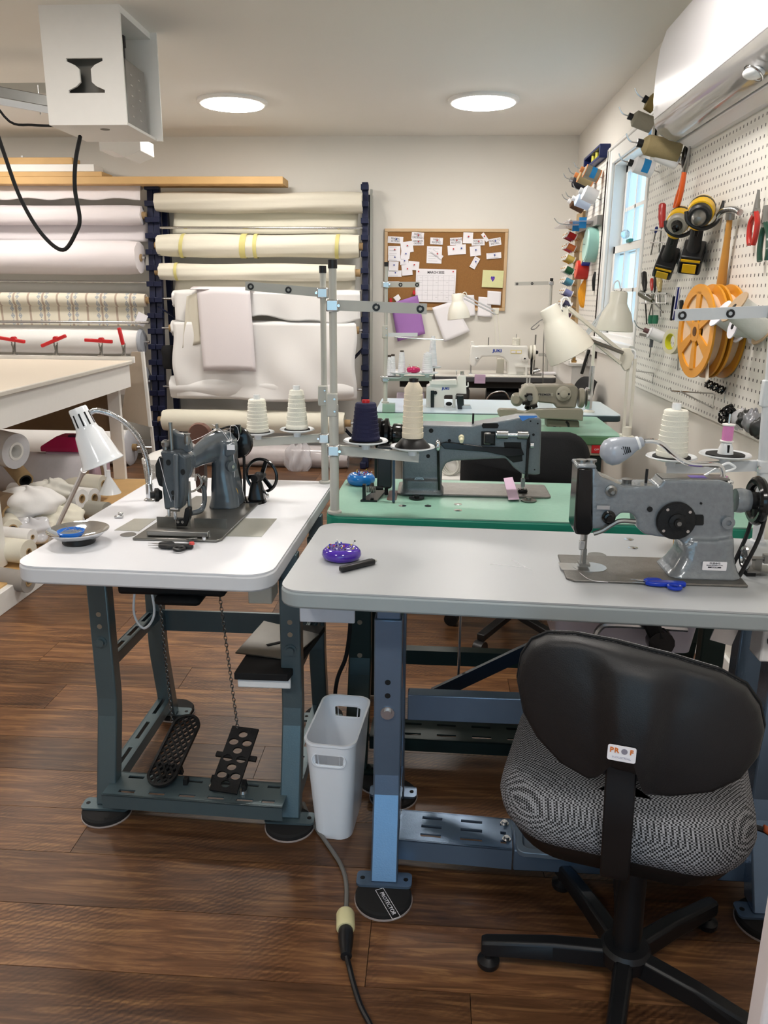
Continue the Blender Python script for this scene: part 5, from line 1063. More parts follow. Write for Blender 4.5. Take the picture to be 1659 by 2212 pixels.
# slot in the green table for the belt, plugs, tape, winder
p = P(680+470/2.9625, 780+890/2.9625, z=TZ); tag(MB().prism(rrect(.03, .13, .012, cx=p.x+.01, cy=p.y+.06), (0, 0, TZ), X, Y, .0002, .0008).build('belt_slot', leath), 'dark belt slot cut in the green table', 'slot')
for i, (cx, cy, m_, r_) in enumerate(((560, 928, chrome, .012), (724, 928, black, .010), (916, 918, chrome, .012), (916, 957, chrome, .012))):
    p = P(680+cx/2.9625, 780+cy/2.9625, z=TZ); tag(MB().lathe([(r_, 0), (r_, .0015), (.002, .0025 if m_ is chrome else .004)], p, n=18).build('table_plug', m_), ['chrome plug at the left of the green table front', 'black rubber plug in the green table', 'rear chrome plug of the pair in the green table', 'front chrome plug of the pair in the green table'][i], 'plug', 'plugs in the green table')
q = [P(680+a/2.9625, 780+c/2.9625, z=TZ+.0075) for a, c in ((1208, 750), (1265, 742), (1310, 885), (1240, 888))]; tag(MB().prism([(v.x, v.y) for v in q], (0, 0, TZ+.0072), X, Y, 0, .0006).build('lilac_tape', mat('lilac_tape', 'c3a6bf', .6)), 'strip of lilac tape across the walking foot machine bed', 'tape')
w3 = thing('bobbin_winder', 'black bobbin winder in front of the blue pincushion', 'bobbin winder', (-.19, 2.33, TZ), 0, 'bobbin winders')
MB().prism([(-.215, 2.30), (-.165, 2.30), (-.145, 2.44), (-.18, 2.44)], (0, 0, TZ), X, Y, 0, .006).build('base', blackg, w3); MB().bx(-.21, -.20, 2.31, 2.33, TZ+.006, TZ+.05).build('bracket', blackg, w3); b = MB()
for k in range(5): b.torus((-.196+.006*k, 2.32, TZ+.035), X, .009, .0016, 14, 5)
b.build('spring', dsteel, w3); MB().lathe([(.012, 0), (.016, .003), (.016, .01), (.006, .012), (.006, .04)], (-.19, 2.36, TZ+.03), X, 16).build('spindle', blacki, w3)
# ---------------- pincushions with pins
def pincushion(lab, p, r, h, m, seed, big=26, oval=1.0, cols=('f4f4f4', 'c33b4a', '3a4fb0', 'd9c94a', '2f2f2f')):
    p = Vector(p); t = thing('pincushion', lab, 'pincushion', p, 0, 'magnetic pincushions'); S = Matrix.Translation(p) @ Matrix.Diagonal((1, oval, 1, 1)) @ Matrix.Translation(-p)
    MB().lathe([(r*.72, 0), (r*.93, h*.18), (r, h*.45), (r*.95, h*.75), (r*.8, h*.97), (r*.66, h), (r*.55, h*.86), (.002, h*.8)], p, n=40).xf(S).build('dish', m, t, smooth=70)
    rn = random.Random(seed)
    for k in range(big):
        a = rn.uniform(0, 6.28); rr = r*.5*math.sqrt(rn.random()); q = p+Vector((rr*math.cos(a), rr*math.sin(a)*oval, h*.84)); ti = rn.uniform(0, 6.28); d = Vector((math.cos(ti), math.sin(ti), rn.uniform(.1, .9))).normalized(); e = q+d*rn.uniform(.012, .026)
        pn = MB().cyl(q, e, .0005, n=4).build('pin', steel, t); MB().sphere(e, .0022, n=6, m=5).build('pin_head', mat('pin_'+(c_ := rn.choice(cols)), c_, .3), pn)
    return t
pincushion('glossy purple magnetic pincushion on the grey table', P(738, 1208, z=TZ), .047, .030, mat('purple_gloss', '4b2aa0', .1, var=.02, coat=.6), 3, oval=.9)
pincushion('glossy blue magnetic pincushion full of pins on the green table', P(780, 1046, z=TZ), .047, .036, mat('blue_gloss', '1173c4', .1, var=.02, coat=.6), 5, 34, oval=.95)
# ---------------- snips
def snips(lab, c, ang, m, L_=.115, red=None):
    t = thing('thread_snips', lab, 'scissors', c, 0, 'thread snips'); M_x = Matrix.Translation(c) @ Matrix.Rotation(R(ang), 4, 'Z')
    MB().prism([(-.02, -.003), (-.055, .002), (-.02, .006)], (0, 0, .006), X, Y, 0, .0015).prism([(-.02, .000), (-.058, .012), (-.02, .011)], (0, 0, .009), X, Y, 0, .0015).xf(M_x).build('blades', steel, t)
    MB().prism([(-.03, -.002), (-.02, -.010), (.0, -.013), (.02, -.011), (.055, -.010), (.058, -.002), (.055, .006), (.01, .010), (-.022, .008)], (0, 0, .002), X, Y, 0, .010).xf(M_x).build('lower_handle', m, t, bevel=.003)
    MB().prism([(-.032, .006), (-.022, .004), (.01, .010), (.0, .018), (-.02, .018)], (0, 0, .004), X, Y, 0, .010).xf(M_x).build('upper_handle', m, t, bevel=.003)
    MB().torus((.028, -.021, .007), Z, .0125, .0042, 24, 8).xf(M_x).build('finger_ring', m, t)
    if red: MB().lathe([(.007, 0), (.006, .006)], (.053, .001, .011), n=14).xf(M_x).build('red_button', red, t)
snips('black thread snips with a red button on the white table', P(368, 1185, z=TZ), 3, black, red=mat('coral_plastic', 'd0504c', .4))
snips('bright blue thread snips in front of the zigzag machine', P(1422, 1266, z=TZ), 0, mat('bright_blue', '0f38b4', .3))
# black utility pen
a_, c_ = P(735, 1230, z=TZ+.008), P(808, 1212, z=TZ+.008)
t = thing('seam_ripper', 'black folding seam ripper lying beside the purple pincushion', 'seam ripper', P(770, 1224, z=TZ))
MB().bar(a_, c_, .016, .013).build('body', black, t, bevel=.004); d = (c_-a_).normalized(); MB().bar(a_+d*.02+Vector((0, .012, 0)), c_-d*.01+Vector((0, .008, .002)), .008, .008).build('clip', blackg, t, bevel=.003); MB().cyl(c_, c_+d*.006, .004, n=8).build('tip', steel, t)
# ---------------- dish with blue ring, metal block, T1 plates
p = P(171, 1172, z=TZ)
t = thing('magnetic_dish', 'shallow steel dish on a black magnet base on the white table', 'dish', p)
MB().lathe([(.038, 0), (.040, .003), (.039, .014)], p, n=32).build('magnet_base', black, t)
MB().lathe([(.036, .014), (.055, .018), (.070, .030), (.0745, .034), (.0745, .0355), (.069, .033), (.054, .021), (.002, .016)], p, n=48).build('bowl', chrome, t, smooth=70)
t = thing('pin_holder', 'blue ring pin holder lying inside the steel dish', 'pin holder', p+Vector((-.018, -.006, .0185)))
c_ = p+Vector((-.016, -.004, .0205)); MB().lathe([(.026, 0), (.030, .004), (.033, .012), (.031, .012), (.027, .006), (.002, .005)], c_, n=36).build('ring', mat('blue_plastic', '1b6fd0', .35), t); MB().lathe([(.027, .006), (.001, .0065)], c_, n=24).build('magnet', mat('grey_magnet', '6a6f6e', .4), t)
rn = random.Random(2)
for k in range(10): a = rn.uniform(0, 6.28); q = c_+Vector((rn.uniform(-.02, .02), rn.uniform(-.018, .018), .010)); d = Vector((math.cos(a), math.sin(a), rn.uniform(.0, .5))).normalized(); MB().cyl(q, q+d*.026, .0006, n=4).build('needle', steel, t)
p = P(257, 1119, z=TZ); t = thing('metal_clip', 'small nickel clip lying on the white table', 'clip', p); MB().box(p+Z*.004, (.024, .012, .008), Matrix.Rotation(R(10), 3, 'Z')).build('body', steel, t, bevel=.003); MB().box(p+Vector((.004, .004, .012)), (.014, .010, .008)).build('lug', steel, t, bevel=.003)
for lab, pts in (('thin steel slide plate left of the grey machine bed', ((247, 1146), (290, 1121), (338, 1121), (300, 1148))), ('thin steel slide plate right of the grey machine bed', ((475, 1159), (527, 1120), (598, 1121), (565, 1160)))):
    q = [P(a, c, z=TZ) for a, c in pts]; tag(MB().prism([(v.x, v.y) for v in q], (0, 0, TZ), X, Y, .0001, .0012).build('slide_plate', mat('pale_plate', 'b6b6ac', .35, .6, var=.06), smooth=0), lab, 'metal plate', 'slide plates on the white table')
p = P(277, 1155, z=TZ); tag(MB().lathe([(.020, 0), (.020, .001), (.012, .0012), (.002, .0008)], p, n=22).build('hinge_cup', dsteel), 'round steel hinge cup at the left of the machine bed', 'hinge')
# ---------------- T1: blue grey machine, needle end toward the camera
def C1(cx, cy, y): return P(310+cx/5.35, 900+cy/5.35, y=y)
m1 = thing('sewing_machine', 'glossy blue grey machine seen from its needle end on the white table', 'sewing machine', (-.64, 2.1, TZ))
q = [P(a, c, z=TZ) for a, c in ((285, 1168), (345, 1115), (455, 1082), (548, 1092), (470, 1172))]
MB().prism([(-.752, 1.86), (-.536, 1.86), (-.526, 1.875), (-.510, 2.30), (-.72, 2.30)], (0, 0, TZ), X, Y, 0, .007).build('bed_plate', gsteel, m1, bevel=.002)
def ring1(y, l, r_, t_, b_, n=20, e=2.6):
    a, c = C1(l, t_, y), C1(r_, b_, y); cx, cz, hx, hz = (a.x+c.x)/2, (a.z+c.z)/2, (c.x-a.x)/2, (a.z-c.z)/2; o = []
    for k in range(n):
        th = 2*math.pi*k/n; co, si = math.cos(th), math.sin(th); o.append(Vector((cx+hx*math.copysign(abs(co)**(2/e), co), y, cz+hz*math.copysign(abs(si)**(2/e), si))))
    return o
b = MB().loft([ring1(*q) for q in ((1.985, 330, 575, 418, 740), (2.005, 430, 575, 415, 700), (2.035, 490, 605, 400, 615), (2.09, 560, 720, 310, 570), (2.15, 650, 860, 215, 530), (2.21, 730, 1010, 158, 520), (2.26, 780, 1075, 150, 500), (2.295, 830, 1090, 180, 470))])
b.loft([[Vector(((l+r_)/2+a, 2.215+c, z)) for a, c in rrect(r_-l, d_, .03)] for l, r_, d_, z in ((C1(760, 1085, 2.18).x, C1(1115, 1085, 2.18).x, .13, TZ+.005), (C1(775, 1000, 2.18).x, C1(1100, 1000, 2.18).x, .115, TZ+.03), (C1(800, 700, 2.2).x, C1(1055, 700, 2.2).x, .10, TZ+.11), (C1(800, 450, 2.2).x, C1(1060, 450, 2.2).x, .10, TZ+.17), (C1(820, 350, 2.2).x, C1(1050, 350, 2.2).x, .09, TZ+.20))])
b.build('casting', ham1, m1, remesh=.0035, sit=8)
yf = 1.945
fp = [((q_ := C1(a, c, yf)).x, q_.z) for a, c in ((185, 415), (205, 400), (420, 405), (440, 440), (490, 470), (500, 640), (470, 720), (470, 900), (440, 1070), (240, 1080), (220, 900), (210, 800), (215, 500))]
MB().prism(fp, (0, yf, 0), X, Z, 0, -.045).build('face_plate', mat('slate_face', '4c5359', .38, .4, var=.2, vs=60, bump=.2, bs=200), m1, bevel=.006)
MB().bar(C1(375, 430, 1.94), C1(385, 1060, 1.94), .014, .012, X).build('face_rib', ham1, m1, bevel=.004)
for cx, cy, r_ in ((287, 530, .006), (338, 880, .0045), (350, 940, .005), (455, 640, .006)): p = C1(cx, cy, 1.944); MB().prism(circ(r_, 14, 0, 0, r_*1.3), (p.x, 1.9455, p.z), X, Z, 0, .0025).build('face_hole', blackm, m1)
# upper tower, knobs
MB().prism([((q_ := C1(a, c, 1.99)).x, q_.z) for a, c in ((230, 400), (225, 330), (305, 320), (305, 240), (330, 140), (400, 190), (500, 210), (540, 290), (560, 400), (500, 420))], (0, 1.98, 0), X, Z, 0, -.03).build('tension_tower', ham1, m1, bevel=.005)
for cx, cy, h in ((262, 400, .03), (330, 400, .075), (500, 330, .03)): p = C1(cx, cy, 1.965); MB().cyl(p, p+Z*h, .005, n=10).build('post', dsteel, m1)
p = C1(262, 345, 1.965); MB().lathe([(.010, 0), (.012, .004), (.012, .012), (.008, .016)], p, n=14).build('top_knob', dsteel, m1); p = C1(510, 310, 1.965); MB().lathe([(.008, 0), (.010, .006), (.006, .02), (.009, .026)], p, n=14).build('oil_cap', dsteel, m1)
p = C1(150, 900, 1.955); MB().lathe([(.010, 0), (.014, .006), (.018, .010), (.018, .018), (.010, .02), (.009, .03)], p+X*.015, (-1, -.45, .05), 20).build('tension_knob', blacki, m1)
MB().prism([((q_ := C1(a, c, 1.965)).x, q_.z) for a, c in ((130, 560), (170, 470), (215, 480), (215, 820), (170, 800), (135, 690))], (0, 1.97, 0), X, Z, 0, -.012).build('thread_guard', blacki, m1)
# needle end
nx = C1(375, 1150, 1.965).x
MB().cyl((nx-.02, 1.97, TZ+.035), (nx-.02, 1.97, TZ+.085), .0048, n=10).build('presser_bar', steel, m1); MB().cyl((nx, 1.96, TZ+.03), (nx, 1.96, TZ+.09), .0045, n=10).build('needle_bar', steel, m1); MB().lathe([(.010, -.012), (.011, 0), (.010, .01)], (nx+.004, 1.955, TZ+.062), X, 14).build('needle_clamp', chrome, m1); MB().cyl((nx, 1.96, TZ+.008), (nx, 1.96, TZ+.04), .0012, n=6).build('needle', steel, m1)
MB().prism([(-.012, 0), (.020, 0), (.028, .02), (.032, .05), (.018, .05), (.012, .022), (-.010, .016)], (nx+.008, 1.975, TZ+.009), X, Z, -.01, .014).build('presser_foot', blacki, m1, bevel=.003); MB().cyl((nx+.03, 1.99, TZ+.05), (nx+.03, 1.99, TZ+.125), .006, n=10).build('guide_rod', dsteel, m1)
for s in (-1, 1): MB().lathe([(.004, 0), (.004, .004)], (nx+.012+.006*s, 1.964, TZ+.022), -Y, 8).build('foot_screw', steel, m1)
a_, c_ = P(320, 1156, z=TZ+.007), P(452, 1160, z=TZ+.007); MB().bar(a_+Z*.008, c_+Z*.008, .020, .014).build('edge_guide', dsteel, m1, bevel=.002); MB().bar(P(410, 1163, z=TZ+.008), P(418, 1176, z=TZ+.008)+Z*.015, .02, .002).build('guide_bracket', dsteel, m1)
for q in ((450, 1159), (441, 1166)): MB().lathe([(.005, 0), (.005, .007)], P(*q, z=TZ+.007), n=10).build('thumb_screw', chrome, m1)
MB().box(P(450, 1135, z=TZ+.02)+Vector((0, .02, 0)), (.085, .003, .026)).build('rear_guide', gsteel, m1); MB().box(P(370, 1132, z=TZ+.02)+Vector((0, .02, 0)), (.09, .003, .026)).build('rear_guide', gsteel, m1)
# walking foot linkage inside the throat
b = MB()
for s in (0, 1): b.tube([C1(530+20*s, 1120, 2.03), C1(640+20*s, 1090, 2.08), C1(700, 1000, 2.13), C1(700, 850, 2.14), C1(680, 800, 2.14)], .007)
b.build('lifting_frame', ham1, m1); MB().tube([C1(500, 880, 2.0), C1(600, 850, 2.04), C1(670, 780, 2.06), C1(650, 690, 2.06), C1(610, 670, 2.06), C1(600, 740, 2.05)], .003).build('loop_spring', steel, m1); MB().sphere(C1(700, 720, 2.1), .010).build('link_ball', dsteel, m1)
p = C1(620, 650, 2.19); MB().lathe([(.055, 0), (.06, .012), (.055, .024)], p, (1, .2, 0), 28).build('brown_pulley', leath, m1)
p = C1(640, 210, 2.30); MB().lathe([(.032, 0), (.036, .01), (.032, .03)], p, Y, 24).build('rear_pulley', mat('pulley_brown', '6a4638', .5), m1)
p = C1(1060, 310, 2.31); MB().lathe([(.030, 0), (.046, .006), (.050, .02), (.046, .034), (.02, .04)], p, Y, 32).build('handwheel', blackg, m1)
p = C1(1000, 350, 2.17); MB().prism([((q_ := C1(a, c, 2.158)).x, q_.z) for a, c in ((940, 330), (1050, 300), (1060, 430), (960, 480), (930, 440))], (0, 2.158, 0), X, Z, 0, -.02).build('side_boss', ham1, m1, bevel=.005); q = C1(1008, 355, 2.155); MB().box((q.x, 2.1565, q.z), (.022, .001, .015)).build('label', paper, m1)
p = C1(990, 570, 2.17); MB().lathe([(.012, 0), (.016, .004), (.016, .014), (.011, .015)], p, (.8, -.6, 0), 20).build('adjust_knob', ham1, m1); MB().lathe([(.005, .015), (.005, .018)], p, (.8, -.6, 0), 10).build('knob_screw', steel, m1)
q = C1(1070, 890, 2.2); MB().prism(circ(.013, 20, 0, 0, .024), (q.x, 2.18, q.z), Vector((.6, .8, 0)), Z, -.001, .002).build('gold_emblem', mat('gold_decal', 'b08a2c', .4, .3), m1)
b = MB(); hwp = C1(1120, 330, 2.33)
b.tube([C1(1110, 180, 2.33), C1(1150, 330, 2.33), C1(1165, 620, 2.33), C1(1165, 930, 2.32)], .005, n=6); b.tube([C1(1060, 460, 2.33), C1(1100, 650, 2.33), C1(1130, 930, 2.32)], .008, n=6); b.build('drive_belt', belt, m1)
MB().tube([C1(800, 150, 2.2), C1(900, 140, 2.25), C1(1000, 115, 2.28), C1(1080, 150, 2.28)], .003).build('top_wire', blackg, m1); MB().lathe([(.012, 0), (.005, .004), (.004, .018)], C1(850, 155, 2.2), n=12).build('thread_post', dsteel, m1); MB().box(C1(1085, 150, 2.28), (.02, .02, .03)).build('wire_clip', blackg, m1, bevel=.004)
MB().tube([C1(560, 280, 1.97), C1(700, 220, 2.1), C1(840, 130, 2.2), C1(790, 90, 2.2), C1(900, 160, 2.2), C1(1010, 300, 2.2), C1(1100, 260, 2.25), C1(1080, 120, 2.25), C1(1000, 130, 2.22), C1(1040, 420, 2.17), C1(1050, 700, 2.17)], .0006, n=4).build('thread', paper, m1); MB().tube([C1(180, 480, 1.94), C1(260, 800, 1.935), C1(375, 1150, 1.955)], .0006, n=4, sm=False).build('thread', paper, m1)
w1_ = thing('bobbin_winder', 'black bobbin winder with a large spoked wheel behind the grey machine', 'bobbin winder', (-.53, 2.30, TZ), 0, 'bobbin winders')
c_ = C1(1365, 680, 2.30); MB().torus(c_, Vector((.25, 1, 0)), .050, .005, 36, 8).build('wheel_rim', blackg, w1_); b = MB(); ax = Vector((.25, 1, 0)).normalized(); pxv = Vector((1, -.25, 0)).normalized()
for k in range(3): a = R(70+120*k); b.bar(c_, c_+pxv*math.cos(a)*.048+Z*math.sin(a)*.048, .012, .006, ax)
b.build('wheel_spokes', blackg, w1_); MB().lathe([(.012, -.05), (.010, -.03), (.016, -.02), (.012, 0), (.008, .015)], c_, ax, 16).build('spindle', blacki, w1_)
MB().lathe([(.044, 0), (.042, .008), (.03, .010)], Vector((c_.x-.025, 2.27, TZ)), n=28).build('base_disc', blackg, w1_); MB().loft([[Vector((c_.x-.012+a, 2.28+c, z)) for a, c in rrect(w, w, .01)] for w, z in ((.05, TZ+.008), (.035, TZ+.05), (.02, c_.z))]).build('pedestal', blackg, w1_, smooth=60); MB().tube([C1(1390, 850, 2.26), C1(1430, 900, 2.25), C1(1440, 940, 2.25)], .004).build('chrome_lever', chrome, w1_)
# ---------------- gooseneck desk lamp on T1
lp = thing('desk_lamp', 'white gooseneck desk lamp with slotted shade on the white table', 'lamp', P(325, 1080, z=TZ))
pb = P(325, 1080, z=TZ); yl = pb.y
MB().lathe([(.020, 0), (.018, .004), (.012, .008), (.011, .05), (.008, .052)], pb, n=20).build('base', chrome, lp)
gp = [pb+Z*.05, P(322, 1020, y=yl), P(315, 985, y=yl), P(298, 945, y=yl-.01), P(272, 915, y=yl-.03), P(240, 895, y=yl-.05), P(208, 887, y=yl-.06), P(194, 893, y=yl-.07)]
MB().tube(gp, .0075, n=12, res=8).build('gooseneck_core', steel, lp); pts = spline(gp, 24); b = MB()
for i in range(4, len(pts)-4, 2): b.torus(pts[i], pts[min(i+1, len(pts)-1)]-pts[i-1], .0078, .0011, 10, 4)
b.build('gooseneck_coils', chrome, lp)
a_, c_ = P(168, 884, y=yl-.10), P(223, 1002, y=yl-.10); d = c_-a_; Ln = d.length
pr = [(.002, -.005), (.024, -.004), (.026, 0), (.029, .30*Ln), (.032, .37*Ln), (.040, .44*Ln), (.055, .90*Ln), (.060, .97*Ln), (.062, .985*Ln), (.060, Ln), (.056, .97*Ln), (.037, .46*Ln), (.004, .42*Ln)]
MB().lathe(pr, a_, d, 40).build('shade', wenam, lp, smooth=50)
dn = d.normalized(); e1_ = Vector((1, 0, 0)); e1_ = (e1_-dn*e1_.dot(dn)).normalized(); e2_ = dn.cross(e1_)
for k in range(10):
    th = 2*math.pi*k/10; rd = e1_*math.cos(th)+e2_*math.sin(th); MB().bar(a_+dn*.08*Ln+rd*.0270, a_+dn*.30*Ln+rd*.0290, .0045, .0012, rd).build('vent_slot', blackm, lp)
MB().sphere(a_+dn*.8*Ln, .03, n=16, m=10).build('bulb', mat('bulb_glass', 'f2f2f2', .2), lp)
MB().bar(P(194, 893, y=yl-.07), a_+dn*.03, .012, .012).build('joint', wenam, lp)
# ================================================================ CHAIRS
weave = mat('woven_grey_fabric', '808080', .9, var=0); nt, N, L, B = nodes(weave)
for l in list(B.inputs['Base Color'].links): L.remove(l)
tco = N.new('ShaderNodeTexCoord'); mp = N.new('ShaderNodeMapping'); mp.inputs['Rotation'].default_value = (0, 0, R(0)); L.new(tco.outputs['Object'], mp.inputs[0])
ck_ = N.new('ShaderNodeTexChecker'); ck_.inputs['Scale'].default_value = 260; ck_.inputs['Color1'].default_value = lin('96969a')+(1,); ck_.inputs['Color2'].default_value = lin('161619')+(1,); L.new(mp.outputs[0], ck_.inputs['Vector']); L.new(ck_.outputs['Color'], B.inputs['Base Color'])
shell = mat('charcoal_shell', '1a1a1c', .45, var=.08, bump=.15, bs=500); chblk = mat('chair_black', '121214', .42, var=.06)
CH = Vector((.40, 1.43, 0)); CA = R(-15); cxd = Vector((math.cos(CA), math.sin(CA), 0)); cyd = Vector((-math.sin(CA), math.cos(CA), 0))
ch = thing('office_chair', 'black office chair with woven grey seat seen from behind', 'chair', (.43, 1.39, 0))
bo = Vector((.357, 1.25, 0))+cyd*.0
ol = [(1113, 1480), (1122, 1430), (1145, 1395), (1180, 1379), (1240, 1379), (1330, 1394), (1450, 1425), (1560, 1462), (1615, 1495), (1645, 1540), (1655, 1590), (1642, 1645), (1605, 1688), (1545, 1711), (1450, 1716), (1396, 1708), (1390, 1666), (1362, 1655), (1315, 1645), (1292, 1640), (1290, 1672), (1268, 1676), (1205, 1642), (1155, 1592), (1125, 1540)]
uv = []
for q in ol: p = PL(*q, bo, cyd)-bo; uv.append((p.dot(cxd), p.z))
uvd = []
for i in range(len(uv)):                        # densify
    a, b_ = uv[i], uv[(i+1) % len(uv)]
    for k in range(3): uvd.append((a[0]+(b_[0]-a[0])*k/3, a[1]+(b_[1]-a[1])*k/3))
cu, cv = sum(p[0] for p in uvd)/len(uvd), sum(p[1] for p in uvd)/len(uvd)
def bpt(u, v, d): return bo+cxd*u+Vector((0, 0, v))-cyd*d
rings = []
for s, dd in [(1.0, -.012), (1.0, .0), (.985, .010)]+[(.96-.05*k_, .018+.026*(1-(1-k_/19)**2.2)) for k_ in range(19)]:
    rg = []
    for u, v in uvd:
        uu, vv = cu+(u-cu)*s, cv+(v-cv)*s; d = dd
        w_ = .036+.10*max(0, vv-cv+.04); e_ = (abs(uu-cu-.005)-w_)/.022; e_ = max(0, min(1, .5-e_*.5)); e_ = e_*e_*(3-2*e_); d += .017*e_*min(1, (1-s)*6) - .006*(1-e_)*min(1, (1-s)*3)
        d += .022*((uu-cu)/.22)**2*-1
        rg.append(bpt(uu, vv, d))
    rings.append(rg)
MB().loft(rings, True).build('backrest_shell', shell, ch, smooth=60)
rings = [[bpt(cu+(u-cu)*s, cv+(v-cv)*s-.003, d-.022*((u-cu)/.22)**2) for u, v in uvd] for s, d in ((.96, -.012), (.985, -.016), (1.0, -.03), (.975, -.045), (.85, -.055), (.4, -.06), (.05, -.06))]
MB().loft(rings, True).build('backrest_cushion', weave, ch, smooth=70)
MB().tube([bpt(cu+(u-cu)*1.003, cv+(v-cv)*1.003+.002, -.014-.022*((u-cu)/.22)**2) for u, v in uvd+[uvd[0]]], .003, n=6, sm=False).build('piping', blackm, ch)
# sticker
p = PL(1343, 1628, bo-cyd*.064, cyd); st = MB().prism(rrect(.046, .029, .004), p, cxd, Z, 0, .001).xf(Matrix.Translation(p) @ Matrix.Rotation(R(-6), 4, cyd) @ Matrix.Translation(-p) if 0 else Matrix.Identity(4)).build('brand_sticker', paper, ch)
orr = mat('orange_print', 'd8762e', .5); gr_ = mat('grey_print', '8c8794', .5)
for s, o_ in (('P', -.0165), ('R', -.0085), ('F', .0155)): text(s, .0125, p+cxd*o_-cyd*.0014+Z*.005, cxd, Z, orr, ch, 'sticker_letter', off=.0004)
MB().lathe([(.0052, 0), (.0052, .0006)], p+cxd*.004-cyd*.0012+Z*.005, -cyd, 14).build('sticker_gear', gr_, ch); text('INDUSTRIAL', .0055, p-cyd*.0014-Z*.0075, cxd, Z, mat('pale_print', 'c4c0cc', .5), ch, 'sticker_letter')
# seat
sc_ = CH+cyd*.06+cxd*.005; zs0 = .41
def seat_ring(w, d, z, sag=0): return [sc_+cxd*a+cyd*b_+Z*(z-.018*max(0, -b_/.22)**3) for a, b_ in rrect(w, d, .12, 8)]
MB().loft([seat_ring(.44, .42, zs0-.004), seat_ring(.475, .45, zs0+.004), seat_ring(.485, .46, zs0+.03), seat_ring(.475, .45, zs0+.058), seat_ring(.44, .41, zs0+.078), seat_ring(.34, .32, zs0+.088), seat_ring(.1, .1, zs0+.09)]).build('seat_cushion', weave, ch, smooth=70)
MB().loft([seat_ring(.36, .34, zs0-.06), seat_ring(.43, .41, zs0-.045), seat_ring(.465, .44, zs0-.004), seat_ring(.47, .445, zs0+.003)]).build('seat_pan', chblk, ch, smooth=60)
MB().box(sc_+Z*(zs0-.07), (.2, .2, .035), Matrix.Rotation(CA, 3, 'Z')).build('mechanism', chblk, ch, bevel=.006)
# backrest bracket bar
r0_, r1_ = PL(1343, 1655, bo-cyd*.022, cyd), PL(1328, 1880, bo+cyd*.0, cyd)
b = MB(); pth = spline([r0_+Z*.02, r0_-Z*.02, (r0_+r1_)/2-cyd*.012, r1_, r1_+cyd*.03-Z*.022, r1_+cyd*.16-Z*.02], 6); rg = []
for i, q in enumerate(pth):
    t_ = (pth[min(i+1, len(pth)-1)]-pth[max(i-1, 0)]).normalized(); nn = cxd.cross(t_).normalized(); rg.append([q+cxd*a*.026+nn*c*.006 for a, c in ((-1, -1), (1, -1), (1, 1), (-1, 1))])
b.loft(rg).build('backrest_bar', chblk, ch, smooth=20, bevel=.003)
MB().box(r0_+cyd*.012+cxd*.0+Z*.0, (.085, .02, .05), Matrix.Rotation(CA, 3, 'Z')).build('bar_socket', chblk, ch, bevel=.004)
hub = Vector((.43, 1.39, 0))
MB().cyl(hub+Z*.10, Vector((sc_.x, sc_.y, zs0-.06)), .022, n=20).build('gas_lift', chblk, ch); MB().lathe([(.028, .095), (.030, .13), (.026, .30), (.026, .31)], hub, n=24).build('column_cover', chblk, ch)
MB().lathe([(.04, .045), (.05, .055), (.052, .085), (.045, .095), (.02, .098)], hub, n=28).build('hub', chblk, ch)
for i, a in enumerate((176, 108, 36, -36, -108)):
    d = Vector((math.cos(R(a)), math.sin(R(a)), 0)); s_ = d.cross(Z); rg = []
    for t_, w, zt_, zb_ in ((.03, .021, .088, .045), (.15, .019, .085, .045), (.29, .017, .070, .036), (.30, .014, .066, .040)):
        q = hub+d*t_; rg.append([q+s_*-w+Z*zb_, q+s_*w+Z*zb_, q+s_*w*.9+Z*(zt_-.006), q+s_*w*.6+Z*zt_, q-s_*w*.6+Z*zt_, q-s_*w*.9+Z*(zt_-.006)])
    lg = MB().loft(rg).build('star_leg', chblk, ch, smooth=30, bevel=.002); g_ = hub+d*.283
    MB().lathe([(.022, 0), (.024, .004), (.024, .014), (.016, .018), (.010, .022), (.010, .038)], g_, n=20).build('glide', black, lg)
t = thing('chair_lever', 'black seat lever with orange tip beside the chair', 'lever', sc_+cxd*.24+Z*.38)
q = sc_+cxd*.22-cyd*.02+Z*.385; MB().tube([q, q+cxd*.05-Z*.005, q+cxd*.075-Z*.02], .006).build('rod', chblk, t); MB().bar(q+cxd*.05-Z*.0, q+cxd*.085-Z*.02, .02, .008).build('paddle', mat('orange_black', 'b5542a', .5, var=.3, vs=80), t, bevel=.003)
